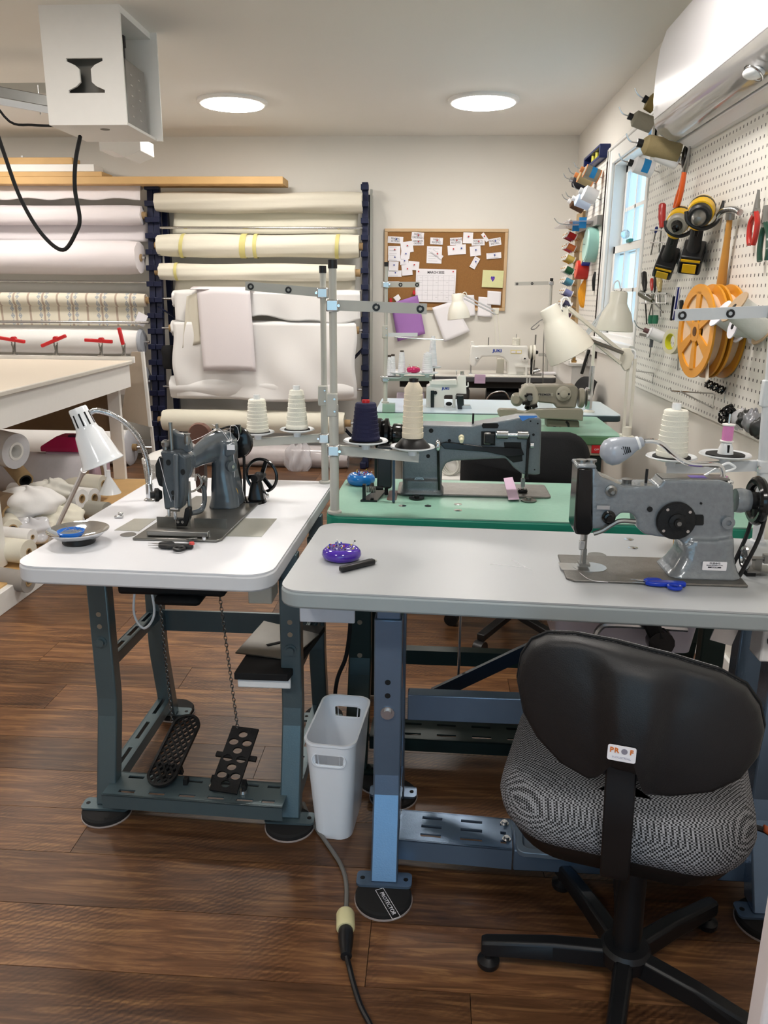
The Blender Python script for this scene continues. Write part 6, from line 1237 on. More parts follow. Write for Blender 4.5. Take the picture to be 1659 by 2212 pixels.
def far_chair(lab, x, y, ang, zb, w, h, arms=True):
    t = thing('task_chair', lab, 'chair', (x, y, 0), 0, 'black task chairs at the far tables'); Mx = Matrix.Translation((x, y, 0)) @ Matrix.Rotation(R(ang), 4, 'Z')
    MB().loft([[Vector((a, -.20-k+.06*(a/.2)**2, zb+c)) for a, c in rrect(w*s, h*s, min(w, h)*s*.35, 7)] for s, k in ((.9, -.02), (1, 0), (1, .02), (.9, .04))]).xf(Mx).build('backrest', mat('black_fabric', '17181a', .95, var=.1, bump=.3, bs=300), t, smooth=60)
    MB().loft([[Vector((a, c, z)) for a, c in rrect(.44*s, .42*s, .1, 6)] for s, z in ((.9, .42), (1, .44), (1, .48), (.9, .50))]).xf(Mx).build('seat', MATS['black_fabric'], t, smooth=60)
    MB().bar((0, -.215, zb), (0, -.17, .42), .05, .012, X).bar((0, -.17, .415), (0, 0, .41), .05, .012).xf(Mx).build('backrest_bar', chblk, t); MB().cyl((0, 0, .08), (0, 0, .42), .025, n=14).xf(Mx).build('column', chblk, t)
    for k in range(5):
        a = R(72*k+20); d = Vector((math.cos(a), math.sin(a), 0)); lg = MB().bar(d*.02+Z*.10, d*.27+Z*.075, .035, .03).xf(Mx).build('star_leg', chblk, t, bevel=.004); MB().cyl(d*.27+Vector((0, 0, .03))-d.cross(Z)*.02, d*.27+Vector((0, 0, .03))+d.cross(Z)*.02, .03, n=16).xf(Mx).build('caster', black, lg)
    return t
far_chair('black task chair between the green tables', .36, 3.18, 0, .74, .50, .34)
far_chair('black task chair in the far corner behind the beige machine', .83, 5.35, 90, .72, .44, .34)
# ================================================================ FAR TABLES T4 (white), T5 (green), T6 (back wall)
t5 = thing('sewing_table', 'mint green sewing table with the beige blind stitch machine', 'table', (.25, 3.9, 0))
M5 = Matrix.Translation((.25, 3.89, 0)); tabletop(t5, M5, 1.20, .60, .045, mat('mint_laminate', '8fbfa8', .35, var=.04, vs=40), mat('moss_edge', '5d8a63', .45), .02)
for x_, yy, yf, s in ((-.25, 3.7, 3.6, -1), (.76, 3.7, 3.62, -1), (-.25, 4.05, 4.15, 1), (.76, 4.05, 4.15, 1)): leg(t5, x_, yy, yf, greenst, side=s, bolt=False, holes=False)
MB().bx(-.25, .76, 3.98, 4.02, .2, .26).build('cross_bar', greenst, t5)
b = MB()
for k in range(11): b.bx(.20+.035*k, .201+.035*k, 3.5868, 3.5885, TZ-.03, TZ-.012)
b.bx(.20, .555, 3.5868, 3.5885, TZ-.013, TZ-.012).bx(.20, .555, 3.5868, 3.5885, TZ-.031, TZ-.030); b.build('ruler_marks', blackm, t5, smooth=0)
t4 = thing('sewing_table', 'white topped overlock table in front of the back wall table', 'table', (.33, 4.5, 0))
M4 = Matrix.Translation((.335, 4.50, 0)); tabletop(t4, M4, 1.30, .58, .035, mat('ice_laminate', 'd6e8f2', .25, var=.01), mat('dark_edge', '34454a', .5), .03, z=.805)
for x_, yy, yf, s in ((-.2, 4.4, 4.3, -1), (.88, 4.4, 4.3, -1), (-.2, 4.62, 4.72, 1), (.88, 4.62, 4.72, 1)): leg(t4, x_, yy, yf, greyst, side=s, bolt=False, holes=False)
t6 = thing('sewing_table', 'pale sewing table with dark rounded edge against the back wall', 'table', (.27, 6.55, 0))
M6 = Matrix.Translation((.30, 6.56, 0)); tabletop(t6, M6, 1.30, .54, .045, mat('cream_laminate', 'dcd8cf', .4), mat('graphite_edge', '4a4a4c', .4), .05)
MB().bx(-.28, .85, 6.38, 6.75, .70, .755).build('under_frame', mat('dark_underside', '2c2a28', .8), t6)
for x_, yy, yf, s in ((-.2, 6.45, 6.35, -1), (.8, 6.45, 6.35, -1), (-.2, 6.66, 6.76, 1), (.8, 6.66, 6.76, 1)): leg(t6, x_, yy, yf, greyst, side=s, bolt=False, holes=False)
MB().bx(.05, .28, 6.35, 6.5, .60, .70).build('oil_pan', mat('grey_pan', '4c4846', .6), t6, bevel=.02); MB().cyl((.42, 6.5, .62), (.68, 6.5, .62), .07, n=18).build('motor', blacki, t6)
MB().tube([(.40, 6.36, .58), (.45, 6.34, .66), (.55, 6.34, .68), (.60, 6.34, .62)], .008).build('knee_lever', steel, t6); MB().bx(-.30, -.08, 6.33, 6.36, .56, .66).build('drawer', mat('lilac_tray', 'bcb0bd', .4), t6, bevel=.006)
# ---------------- T6: white straight stitch machine
YK = 6.42
def C6(cx, cy, y=YK): return P(780+cx/2.765, 600+cy/2.765, y=y)
wmac = mat('machine_white', 'e9e7e0', .25, var=.01, coat=.3); jb = mat('logo_blue', '1f3fa0', .4)
m6 = thing('sewing_machine', 'white lockstitch machine with blue lettering by the back wall', 'sewing machine', (C6(820, 570).x, YK, TZ))
MB().bx(C6(640, 575).x, C6(1010, 575).x, YK-.09, YK+.09, TZ, TZ+.008).build('bed', wmac, m6, bevel=.003)
arm = [(655, 400), (690, 405), (705, 402), (985, 404), (995, 412), (995, 500), (997, 580), (873, 580), (868, 500), (845, 475), (820, 468), (720, 470), (700, 500), (682, 525), (655, 525), (645, 500), (645, 470)]
MB().prism(poly(C6, arm, YK), (0, YK, 0), X, Z, -.055, .055).build('casting', wmac, m6, bevel=.012, bseg=3)
MB().prism(poly(C6, [(655, 380), (672, 378), (676, 405), (655, 405)], YK), (0, YK, 0), X, Z, -.02, .02).build('take_up_cover', wmac, m6, bevel=.003)
p = C6(810, 434); text('JUKI', .030, (p.x, YK-.0562, p.z), X, Z, jb, m6, 'lettering', sx=1.25, off=.0012, ext=.0006)
p = C6(922, 440); MB().box((p.x, YK-.056, p.z), (.085, .002, .026)).build('warning_label', mat('label_yellow', 'e8d66a', .5), m6)
b = MB()
for s in (-1, 1): b.box((p.x+s*.021, YK-.0574, p.z), (.036, .001, .018))
b.build('label_panels', paper, m6)
p = C6(972, 478); MB().lathe([(.027, 0), (.027, .012), (.010, .013), (.008, .02)], (p.x, YK-.055, p.z), -Y, 20).build('stitch_dial', wmac, m6); MB().lathe([(.008, .013), (.007, .022)], (p.x, YK-.055, p.z), -Y, 10).build('dial_centre', black, m6)
p = C6(690, 480); MB().lathe([(.014, 0), (.014, .012), (.006, .02)], (p.x, YK-.055, p.z), -Y, 14).build('tension_knob', steel, m6)
p = C6(655, 540); MB().cyl((p.x, YK, TZ+.01), (p.x, YK, p.z+.03), .006, n=10).build('needle_bar', steel, m6); MB().bx(p.x-.012, p.x+.014, YK-.015, YK+.01, TZ+.008, TZ+.014).build('presser_foot', steel, m6)
MB().prism(poly(C6, [(915, 518), (1005, 518), (1005, 530), (985, 532), (985, 580), (975, 580), (975, 530), (915, 526)], YK), (0, YK-.058, 0), X, Z, 0, .015).build('reverse_lever', wmac, m6); p = C6(945, 566); MB().box((p.x, YK-.056, p.z), (.055, .001, .022)).build('plate_label', greyst, m6)
hc_ = C6(1000, 445); MB().lathe([(.02, 0), (.05, .006), (.055, .02), (.03, .026), (.055, .034), (.06, .05), (.02, .056)], hc_, X, 28).build('handwheel', cream_en, m6); MB().lathe([(.016, .056), (.012, .075)], hc_, X, 12).build('wheel_nut', black, m6)
b = MB().tube([hc_+X*.027+Vector((0, -.03, 0)), Vector((hc_.x+.03, YK-.02, TZ+.01))], .006, n=6, sm=False).tube([hc_+X*.027+Vector((0, .03, 0)), Vector((hc_.x+.03, YK+.02, TZ+.01))], .006, n=6, sm=False); b.build('drive_belt', belt, m6)
p = C6(925, 402); cone('small cream cone on the white lockstitch machine', p, .032, .030, .055, thrw, steel, th=.03, tr=.003, grp='far thread cones')
p = C6(760, 402); MB().cyl(p, p+Z*.06, .004, n=8).build('spool_pin', dsteel, m6)
w6 = thing('bobbin_winder', 'bobbin winder beside the white lockstitch machine', 'bobbin winder', C6(1045, 575), 0, 'bobbin winders'); p = C6(1045, 560); MB().box((p.x, YK, TZ+.006), (.08, .06, .012)).build('base', dsteel, w6); MB().cyl((p.x-.02, YK, TZ+.03), (p.x+.03, YK, TZ+.045), .012, n=12).build('spindle', steel, w6); MB().box((p.x, YK+.01, TZ+.045), (.03, .02, .03)).build('latch', dsteel, w6, bevel=.004)
p = C6(1040, 480); t = thing('spool_post', 'thin dark post rising behind the winder with thread wire', 'post', C6(1030, 580)); a_ = C6(1030, 580, 6.5); MB().cyl((a_.x, 6.5, TZ), (a_.x, 6.5, C6(1030, 340, 6.5).z), .006, n=8).build('post', dsteel, t); a_ = C6(1090, 640, 6.2)
MB().tube([C6(1085, 640, 6.25), C6(1090, 400, 6.25), C6(1092, 255, 6.25), C6(1040, 280, 6.25), C6(1015, 305, 6.25), C6(1040, 305, 6.25), C6(1065, 280, 6.25)], .004, res=4).build('bent_wire', dsteel, t)
ys = 6.70; stnd = stand('slim grey thread stand at the right end of the back table', (C6(1105, 550, ys).x, ys, TZ), C6(1105, 3, ys).z, greyst, (C6(1105, 32, ys), C6(918, 37, ys)), (C6(1105, 460, ys), C6(1060, 460, ys)), zc=1.15, r=.011)
tag(MB().box(C6(1115, 570, 6.55)+Z*.0, (.16, .12, .012), Matrix.Rotation(.3, 3, 'Z')).build('paper_stack', paper), 'small stack of papers at the right end of the back table', 'paper')
q = C6(710, 600, 6.29); MB().box((q.x, 6.285, TZ-.02), (.085, .003, .07)).box((q.x-.01, 6.31, TZ+.001), (.06, .05, .001)).build('lilac_tape', MATS['lilac_tape'])
tag(bpy.data.objects['lilac_tape.001'], 'piece of lilac tape over the edge of the back table', 'tape')
# ---------------- T4: white overlock machine
YS = 4.46
def C4b(cx, cy, y=YS): return P(800+cx/7.54, 700+cy/7.54, y=y)
m4 = thing('overlock_machine', 'compact white overlock machine with blue lettering on the white table', 'sewing machine', (C4b(1250, 1300).x, YS, .805))
def poly4(pts): return [((q := C4b(a, c)).x, q.z) for a, c in pts]
MB().prism(poly4([(945, 990), (975, 965), (1410, 975), (1410, 850), (1440, 825), (1550, 830), (1560, 1120), (1400, 1115), (1385, 1150), (1385, 1345), (1340, 1345), (1340, 1150), (1330, 1140), (1215, 1140), (1200, 1160), (1200, 1345), (905, 1345), (915, 1000)]), (0, YS, 0), X, Z, -.06, .05).build('casting', wmac, m4, bevel=.006, bseg=3)
MB().prism(poly4([(960, 900), (1400, 885), (1410, 975), (970, 968)]), (0, YS-.01, 0), X, Z, 0, .06).build('top_cover', wmac, m4, bevel=.005)
p = C4b(1225, 1035); text('JUKI', .0165, (p.x, YS-.0512, p.z), X, Z, jb, m4, 'lettering', sx=1.3, off=.0008, ext=.0005)
MB().prism(poly4([(985, 1065), (1040, 1065), (1040, 1345), (985, 1345)]), (0, YS-.052, 0), X, Z, 0, .01).build('black_guard', blackg, m4); p = C4b(1060, 1100); MB().lathe([(.010, 0), (.010, .012)], (p.x, YS-.05, p.z), -Y, 14).build('black_knob', black, m4)
MB().prism(poly4([(1395, 1130), (1510, 1130), (1515, 1280), (1480, 1300), (1490, 1360), (1420, 1360), (1405, 1250)]), (0, YS-.06, 0), X, Z, 0, .05).build('looper_cover', mat('dark_chrome', '3a3a3e', .2, .9), m4, bevel=.004); MB().prism(poly4([(1440, 1270), (1510, 1270), (1510, 1340), (1440, 1340)]), (0, YS-.064, 0), X, Z, 0, .02).build('presser_foot', steel, m4)
for cx in (1475, 1510): p = C4b(cx, 850); MB().cyl(p, p+Z*.028, .0055, n=10).build('tension_post', chrome, m4)
p = C4b(1400, 800); MB().cyl(C4b(1405, 830), p+Z*.012, .002, n=6).build('thread_rod', steel, m4); MB().sphere(p+Z*.014, .004, n=8, m=6).build('rod_tip', wplas, m4); MB().tube([C4b(1555, 1020), C4b(1590, 1010), C4b(1590, 950)], .004).build('lever', wmac, m4); p = C4b(1038, 1340); MB().cyl(p, C4b(1038, 660), .004, n=8).build('black_post', blackg, m4); MB().sphere(C4b(1280, 1300, YS-.05), .014, (1.3, .6, .8)).build('looper', blacki, m4)
MB().prism(poly4([(1500, 1290), (1620, 1290), (1640, 1345), (1500, 1345)]), (0, YS-.06, 0), X, Z, 0, .03).build('cloth_plate', steel, m4)
# T4 thread stand
ps_ = C4b(240, 1400, 4.25); ps_.z = .80
s4 = stand('grey thread stand with angled arms at the overlock table', (ps_.x, 4.25, .846), C4b(240, -1010, 4.25).z, greyst, (C4b(240, -640, 4.25), C4b(800, -640, 4.25)), (C4b(240, 890, 4.25), C4b(1000, 890, 4.25)), zc=1.22)
MB().bx(ps_.x-.012, ps_.x+.055, 4.20, 4.26, .80, .846).build('clamp_block', mat('sage_block', '8faa9c', .4), s4, bevel=.003)
a_, c_ = C4b(200, 175, 4.25), C4b(770, 175, 4.25); MB().bar(a_, c_, .003, .02).build('middle_arm', lgreyst, s4); MB().tube([C4b(400, 210, 4.20), C4b(760, 235, 4.20), C4b(1190, 258, 4.20)], .003).build('cross_rod', steel, s4)
lb = mat('pale_thread', 'e4e6ea', .75, var=.02)
for i, (cx, cyb, cyt, w0, w1, lab) in enumerate(((310, 858, 530, 95, 60, 'leftmost white cone behind the grey pole'), (365, 858, 515, 95, 60, 'second white cone beside the grey pole'), (510, 800, 455, 125, 75, 'single white cone left of the pink pincushion'), (925, 805, 480, 180, 120, 'wide white cone right of the pink pincushion'), (1010, 690, 220, 150, 70, 'tallest white cone standing at the back of the tray'))):
    y_ = 4.25+(.0 if i < 4 else .16); p = C4b(cx, cyb, y_); h = C4b(cx, cyt, y_).z-p.z; k = y_/FPX/7.54*1.03; plate(s4, p, .06, False) if i in (2, 3) else MB().lathe([(.045, -.006), (.05, 0)], p, n=20).build('spool_plate', lgreyst, s4)
    cone(lab, p+Z*.006, w0*k/2, w1*k/2, h-.006, lb, mat('brown_cap', '4a4038', .5) if i < 3 else None, th=.008, tr=.010, grp='white cones on the overlock stand')
p = C4b(700, 790, 4.25); MB().box(p-Z*.004, (.12, .09, .006)).build('tray', lgreyst, s4); pincushion('small hot pink pincushion between the white cones', p, .037, .03, mat('pink_gloss', 'c21f60', .12, coat=.5), 9, 6)
# ---------------- T5: beige blind stitch machine
YP = 3.88
def C5(cx, cy, y=YP): return P(960+cx/4.1475, 780+cy/4.1475, y=y)
beige = mat('beige_enamel', '8d887a', .3, var=.04, coat=.3); beiged = mat('beige_light', 'a7a294', .35, var=.04)
def poly5(pts, y=YP): return [((q := C5(a, c, y)).x, q.z) for a, c in pts]
m5 = thing('blind_stitch_machine', 'beige blind stitch machine on the mint green table', 'sewing machine', (C5(880, 600).x, YP, TZ))
MB().prism(poly5([(700, 222), (830, 215), (1165, 215), (1195, 240), (1200, 300), (1175, 420), (1000, 420), (985, 385), (950, 378), (840, 370), (820, 330), (700, 320)]), (0, YP+.03, 0), X, Z, -.05, .04).build('casting', beige, m5, bevel=.008, bseg=3)
p = C5(895, 298); MB().box((p.x, YP-.011, p.z), (.082, .002, .016)).build('name_plate', beiged, m5); text('PREMIER', .0145, (p.x, YP-.0125, p.z), X, Z, ink, m5, 'lettering', sx=1.12, off=.0004)
p = C5(1062, 290); MB().lathe([(.036, 0), (.036, .012), (.030, .015), (.018, .016), (.018, .028), (.014, .03)], (p.x, YP-.008, p.z), -Y, 32).build('round_cover', beiged, m5)
for s in (-1, 1): MB().lathe([(.005, 0), (.005, .002)], (p.x+s*.025, YP-.0225, p.z), -Y, 10).build('cover_screw', blackm, m5)
MB().prism(poly5([(690, 230), (720, 195), (790, 195), (825, 260), (835, 330), (800, 400), (720, 400), (690, 330), (655, 300)]), (0, YP-.02, 0), X, Z, -.03, .05).build('nose', beiged, m5, bevel=.01, bseg=3)
MB().lathe([(.01, 0), (.03, .004), (.034, .02), (.02, .03)], C5(665, 340, YP-.01), (-.5, -.8, 0), 22).build('side_disc', beige, m5)
b = MB(); rn = random.Random(4)
for k in range(9): q = C5(760+rn.uniform(-50, 55), 345+rn.uniform(-50, 80), YP-.075); b.box(q, (rn.uniform(.012, .03), .02, rn.uniform(.008, .022)), Matrix.Rotation(rn.uniform(-.5, .5), 3, 'Y'))
b.build('needle_mechanism', mat('oily_steel', '2b2825', .35, .7, var=.3), m5, bevel=.003); MB().lathe([(.014, 0), (.014, .01)], C5(765, 330, YP-.085), -Y, 14).build('mechanism_disc', dsteel, m5)
for cx in (738, 762): q = C5(cx, 200, YP-.02); MB().cyl(q, q+Z*.03, .004, n=8).build('thread_post', chrome, m5)
MB().prism(poly5([(470, 440), (490, 420), (640, 425), (660, 440), (720, 445), (760, 425), (1080, 420), (1230, 425), (1240, 450), (1235, 535), (1180, 525), (700, 505), (500, 500), (480, 480)], YP-.06), (0, YP-.06, 0), X, Z, -.01, .022).build('work_arm', beige, m5, bevel=.006, bseg=3)
MB().prism(poly5([(900, 500), (1190, 520), (1195, 640), (1150, 660), (960, 660), (910, 640)]), (0, YP-.01, 0), X, Z, -.04, .05).build('base_casting', mat('beige_dark', '6c6759', .45, var=.1), m5, bevel=.008); MB().prism(poly5([(880, 640), (960, 655), (1170, 655), (1190, 630), (1200, 660), (1170, 672), (940, 672)], YP-.05), (0, YP-.06, 0), X, Z, 0, .03).build('foot_bar', beige, m5, bevel=.003)
for cx, cy, r_ in ((985, 605, .012), (1035, 600, .007), (1050, 625, .008)): q = C5(cx, cy, YP-.0605); MB().cyl(q, q-Y*.004, r_, n=14).build('cavity', blackm, m5)
MB().tube([C5(1090, 540, YP-.06), C5(1110, 570, YP-.06), C5(1115, 640, YP-.07), C5(1115, 720, YP-.3)], .006).build('lift_rod', blackg, m5)
q = C5(1200, 330); MB().lathe([(.042, 0), (.048, .006), (.048, .02), (.042, .026)], q, X, 28).build('pulley', beige, m5); MB().lathe([(.045, .032), (.052, .036), (.052, .046), (.03, .052)], q, X, 28).build('chrome_wheel', chrome, m5)
q = C5(905, 395, 4.3); tag(MB().box((q.x, 4.3, .845), (.075, .01, .04)).build('small_card_box', wplas), 'small pale box behind the beige machine', 'box')
cb = thing('control_box', 'beige motor switch with red OFF button under the mint table', 'control box', (.68, 3.58, .6)); q = P(960+1360/4.1475, 780+790/4.1475, y=3.60); MB().bx(q.x-.05, q.x+.09, 3.60, 3.64, q.z-.03, q.z+.035).build('plate', mat('putty', 'b7ae98', .5), cb, bevel=.003); MB().bx(q.x-.022, q.x+.022, 3.592, 3.602, q.z-.018, q.z+.022).build('red_button', redm, cb, bevel=.002); text('OFF', .012, (q.x, 3.5912, q.z), X, Z, paper, cb); MB().bx(q.x+.035, q.x+.075, 3.592, 3.602, q.z-.018, q.z+.022).build('black_button', black, cb, bevel=.002); MB().bx(q.x-.05, q.x+.09, 3.62, 3.75, q.z+.035, TZ-.045).build('hanger', blackm, cb)
# cable coil and shelf under the green table (seen through the machine arm)
t = thing('cable_coil', 'coil of grey cable on a white shelf behind the green table', 'cable', (.02, 3.5, .3)); q = C3(860, 670, 3.5)
for k in range(4): MB().torus(q+Vector((.01*k, .01*k, .004*k)), (.1*k, -1, .4), .04+.004*k, .005, 24, 6).build('cable_loop', greyst, t)
zq = q.z-.045; t = thing('low_shelf', 'white low trolley shelf behind the green table', 'shelf', (.1, 3.5, 0)); MB().bx(q.x-.12, q.x+.30, 3.42, 3.575, zq-.015, zq-.0).build('shelf_board', white, t); MB().bx(q.x-.12, q.x+.30, 3.56, 3.575, zq, zq+.10).build('back_board', white, t); MB().bx(q.x+.10, q.x+.28, 3.46, 3.54, zq, zq+.05).build('grey_box', mat('box_grey', '55555a', .5), t)
for sx_ in (q.x-.11, q.x+.29):
    for sy_ in (3.435, 3.56): MB().bx(sx_-.01, sx_+.01, sy_-.01, sy_+.01, 0, zq-.015).build('leg', white, t)
# ================================================================ ARCHITECT LAMPS
def dome(t, p, ax, s=1.0, m=cream_en):
    MB().lathe([(.004, .008*s), (.036*s, .006*s), (.042*s, 0), (.044*s, -.05*s), (.050*s, -.062*s), (.072*s, -.10*s), (.086*s, -.15*s), (.090*s, -.185*s), (.087*s, -.188*s), (.082*s, -.15*s), (.066*s, -.10*s), (.040*s, -.06*s)], p, ax, 32).build('shade', m, t, smooth=50)
    b = MB(); u = Vector(ax).orthogonal().normalized(); v = Vector(ax).normalized().cross(u); a_ = Vector(ax).normalized()
    for k in range(8): a = 2*math.pi*k/8; b.cyl(Vector(p)+(u*math.cos(a)+v*math.sin(a))*.026*s+a_*.0065*s, Vector(p)+(u*math.cos(a)+v*math.sin(a))*.026*s+a_*.0085*s, .0035*s, n=8)
    b.build('vent_holes', blackm, t); MB().sphere(Vector(p)-a_*.11*s, .03*s, n=14, m=8).build('bulb', MATS['bulb_glass'], t)
# lamp A: big lamp clamped to the right of the mint table
la = thing('architect_lamp', 'large cream architect lamp bent over the beige machine', 'lamp', P(1350, 945, y=3.55), 0, 'cream architect lamps')
ya = 3.55; pa_ = P(1352, 955, y=ya); pt_ = P(1365, 775, y=ya)
MB().lathe([(.02, -.03), (.02, .03)], Vector((pa_.x, ya, .82)), n=14).bx(pa_.x-.02, pa_.x+.03, ya-.02, ya+.06, .74, .81).build('clamp', cream_en, la, bevel=.003)
for o_ in (-.014, .014): MB().bar(Vector((pa_.x+o_, ya, .80)), Vector((pt_.x+o_, ya, pt_.z)), .012, .012, Y).build('post_bar', cream_en, la)
q = P(1352, 778, y=ya); MB().prism([((v := P(a, c, y=ya-.012)).x, v.z) for a, c in ((1345, 752), (1362, 752), (1370, 770), (1362, 795), (1350, 802), (1338, 782))], (0, ya-.012, 0), X, Z, 0, .024 * -1).build('elbow_plate', cream_en, la, bevel=.003)
e0_, e1_ = P(1348, 765, y=ya-.02), P(1228, 665, y=ya-.14); MB().bar(e0_, e1_, .012, .014).build('upper_arm_bar', cream_en, la); f0, f1 = P(1340, 785, y=ya-.02), P(1222, 688, y=ya-.14); MB().bar(f0, f1, .010, .012).build('lower_arm_bar', cream_en, la)
MB().cyl(P(1345, 762, y=ya-.03), P(1275, 735, y=ya-.09), .008, n=10).build('spring', dsteel, la); MB().tube([P(1213, 672, y=ya-.14), P(1214, 648, y=ya-.14), P(1225, 643, y=ya-.14), P(1235, 660, y=ya-.14)], .004).build('cable_loop', wplas, la)
MB().tube([P(1360, 755, y=ya), P(1372, 760, y=ya), P(1370, 790, y=ya)], .004).build('cable', wplas, la)
for q in ((1214, 672), (1222, 662), (1224, 687)): p = P(*q, y=ya-.153); MB().lathe([(.005, 0), (.004, .003)], p, -Y, 8).build('rivet', dsteel, la)
MB().prism([((v := P(a, c, y=ya-.14)).x, v.z) for a, c in ((1210, 668), (1226, 660), (1228, 690), (1218, 692))], (0, ya-.14, 0), X, Z, 0, .012).build('head_plate', cream_en, la)
# its open shade: cone seen from the side, mouth down-left
s0, s1 = P(1200, 668, y=ya-.16), P(1240, 752, y=ya-.30); 
hp_ = P(1188, 672, y=ya-.16); dx_ = (P(1243, 752, y=ya-.16)-P(1203, 672, y=ya-.16)).normalized()
MB().lathe([(.004, -.018), (.036, -.016), (.040, -.01), (.042, .03), (.050, .045), (.070, .09), (.092, .15), (.100, .20), (.097, .202), (.088, .15), (.066, .09), (.038, .03)], hp_, dx_, 36).build('shade', cream_en, la, smooth=50); MB().sphere(hp_+dx_*.12, .03).build('bulb', mat('silver_bulb', 'b9bac6', .1, .6), la)
MB().tube([hp_+dx_*.0+X*.02, P(1212, 675, y=ya-.15)], .007, sm=False).build('joint', cream_en, la)
# lamp B: head in front of the window
lb_ = thing('architect_lamp', 'cream architect lamp whose shade hangs before the window', 'lamp', P(1272, 890, z=.805), 0, 'cream architect lamps')
pb_ = P(1272, 890, z=.805); yb_ = pb_.y; hb = P(1338, 632, y=yb_-.1); dome(lb_, hb, (.05, 0, 1), 1.02)
MB().cyl(pb_, Vector((pb_.x, yb_, P(1272, 790, y=yb_).z)), .014, n=14).build('sleeve', chrome, lb_); MB().bar(pb_, Vector((pb_.x, yb_, P(1268, 735, y=yb_).z)), .014, .014, Y).build('post_bar', cream_en, lb_); MB().lathe([(.03, 0), (.03, .006), (.016, .012)], pb_, n=18).build('base', cream_en, lb_)
j0 = Vector((pb_.x, yb_, P(1268, 735, y=yb_).z))
for o_ in (0, .022): MB().bar(P(1250, 748, y=yb_-.02)+Z*o_, P(1322, 655, y=yb_-.08)+Z*o_, .010, .010).build('arm_bar', lgreyst, lb_)
MB().bar(j0, P(1250, 748, y=yb_-.02), .012, .012).build('elbow', cream_en, lb_); MB().tube([P(1325, 640, y=yb_-.09), P(1326, 614, y=yb_-.09), P(1336, 607, y=yb_-.09), P(1340, 625, y=yb_-.09)], .0035).build('cable_loop', wplas, lb_); MB().bar(P(1322, 655, y=yb_-.08), hb-Z*.03, .014, .014).build('joint', cream_en, lb_)
# lamp C: on the back table
lc = thing('architect_lamp', 'small cream architect lamp reaching over the back wall table', 'lamp', P(1078, 800, y=6.5), 0, 'cream architect lamps')
yc = 6.55; hcx = P(987, 636, y=yc-.25); dome(lc, hcx, (-.12, 0, 1), .98)
pc_ = Vector((P(1080, 800, y=yc).x, yc, TZ)); pk = P(1071, 672, y=yc)
for o_ in (-.018, .018): MB().bar(Vector((pc_.x+o_, yc, TZ+.06)), Vector((pk.x+o_*.8, yc, pk.z)), .010, .010, Y).build('post_bar', cream_en, lc)
MB().bx(pc_.x-.03, pc_.x+.03, yc-.02, yc+.02, TZ, TZ+.12).build('base', cream_en, lc, bevel=.004); MB().box(pk, (.05, .02, .05)).build('elbow_plate', cream_en, lc, bevel=.004)
for o_ in (0, -.025): MB().bar(pk+Z*o_, P(1003, 638, y=yc-.2)+Z*o_, .010, .010).build('arm_bar', lgreyst, lc)
MB().bar(P(1003, 638, y=yc-.2), hcx-Z*.02, .014, .02).build('joint', cream_en, lc); MB().tube([P(998, 648, y=yc-.2), P(1000, 634, y=yc-.2), P(1006, 632, y=yc-.2), P(1009, 640, y=yc-.2)], .004).build('cable_loop', cream_en, lc)
# ================================================================ RIGHT WALL: air conditioner
ac = thing('air_conditioner', 'white split air conditioner high on the right wall', 'air conditioner', (XR-.1, 3.3, 2.02))
ya0, ya1 = 2.30, 3.735
prof = [(0, 2.50), (.14, 2.50), (.185, 2.47), (.205, 2.40), (.214, 2.30), (.214, 2.20), (.205, 2.13)]
b = MB().loft([[Vector((XR-d, y_, z)) for d, z in prof+[(.0, 2.13)]] for y_ in (ya0, ya1)]); acw = mat('ac_white', 'e6e4e8', .28, var=.005, coat=.12); b.build('body', acw, ac, smooth=25, bevel=.003)
low = [(.205, 2.128), (.198, 2.105), (.175, 2.075), (.14, 2.055), (.105, 2.045)]
b = MB().loft([[Vector((XR-d, y_, z)) for d, z in low+[(.105, 2.06), (.14, 2.07), (.17, 2.09), (.19, 2.128)]] for y_ in (ya0+.02, ya1-.004)]); b.build('louver', mat('ac_louver', 'a9a7a6', .08, var=.01, coat=.6), ac, smooth=40)
MB().bx(XR-.125, XR-.08, ya0+.02, ya1-.03, 2.062, 2.125).build('air_outlet', blackm, ac)
b = MB().loft([[Vector((XR-d, y_, z)) for d, z in ((.092, 2.045), (.05, 2.02), (.0, 2.02), (0, 2.13), (.10, 2.13))] for y_ in (ya0, ya1)]); b.build('lower_back', acw, ac, smooth=30, bevel=.004)
b = MB().loft([[Vector((XR-d, y_, z)) for d, z in ((.205, 2.13), (.196, 2.10), (.17, 2.07), (.13, 2.05), (.09, 2.042), (.0, 2.04), (0, 2.13))] for y_ in (ya1-.004, ya1)]); b.build('end_cover', MATS['ac_louver'], ac)
p = P(1628, 158, x=XR-.172); MB().sphere(p, .032, (1, 1, .55), 20, 10).build('sensor_dome', wplas, ac); MB().torus(p, (-.6, 0, -.8), .032, .003, 24, 6).build('sensor_ring', chrome, ac)
p = Vector((XR-.2155, 3.70, 2.17)); MB().lathe([(.010, 0), (.010, .0012)], p, -X, 18).build('badge', greyst, ac)
MB().bx(XR-.02, XR-.001, 3.44, 3.52, 1.99, 2.03).build('rear_dark_block', mat('dark_block_brown', '3a2a26', .8), ac)  # dark brown block at the lower rear edge by the wall
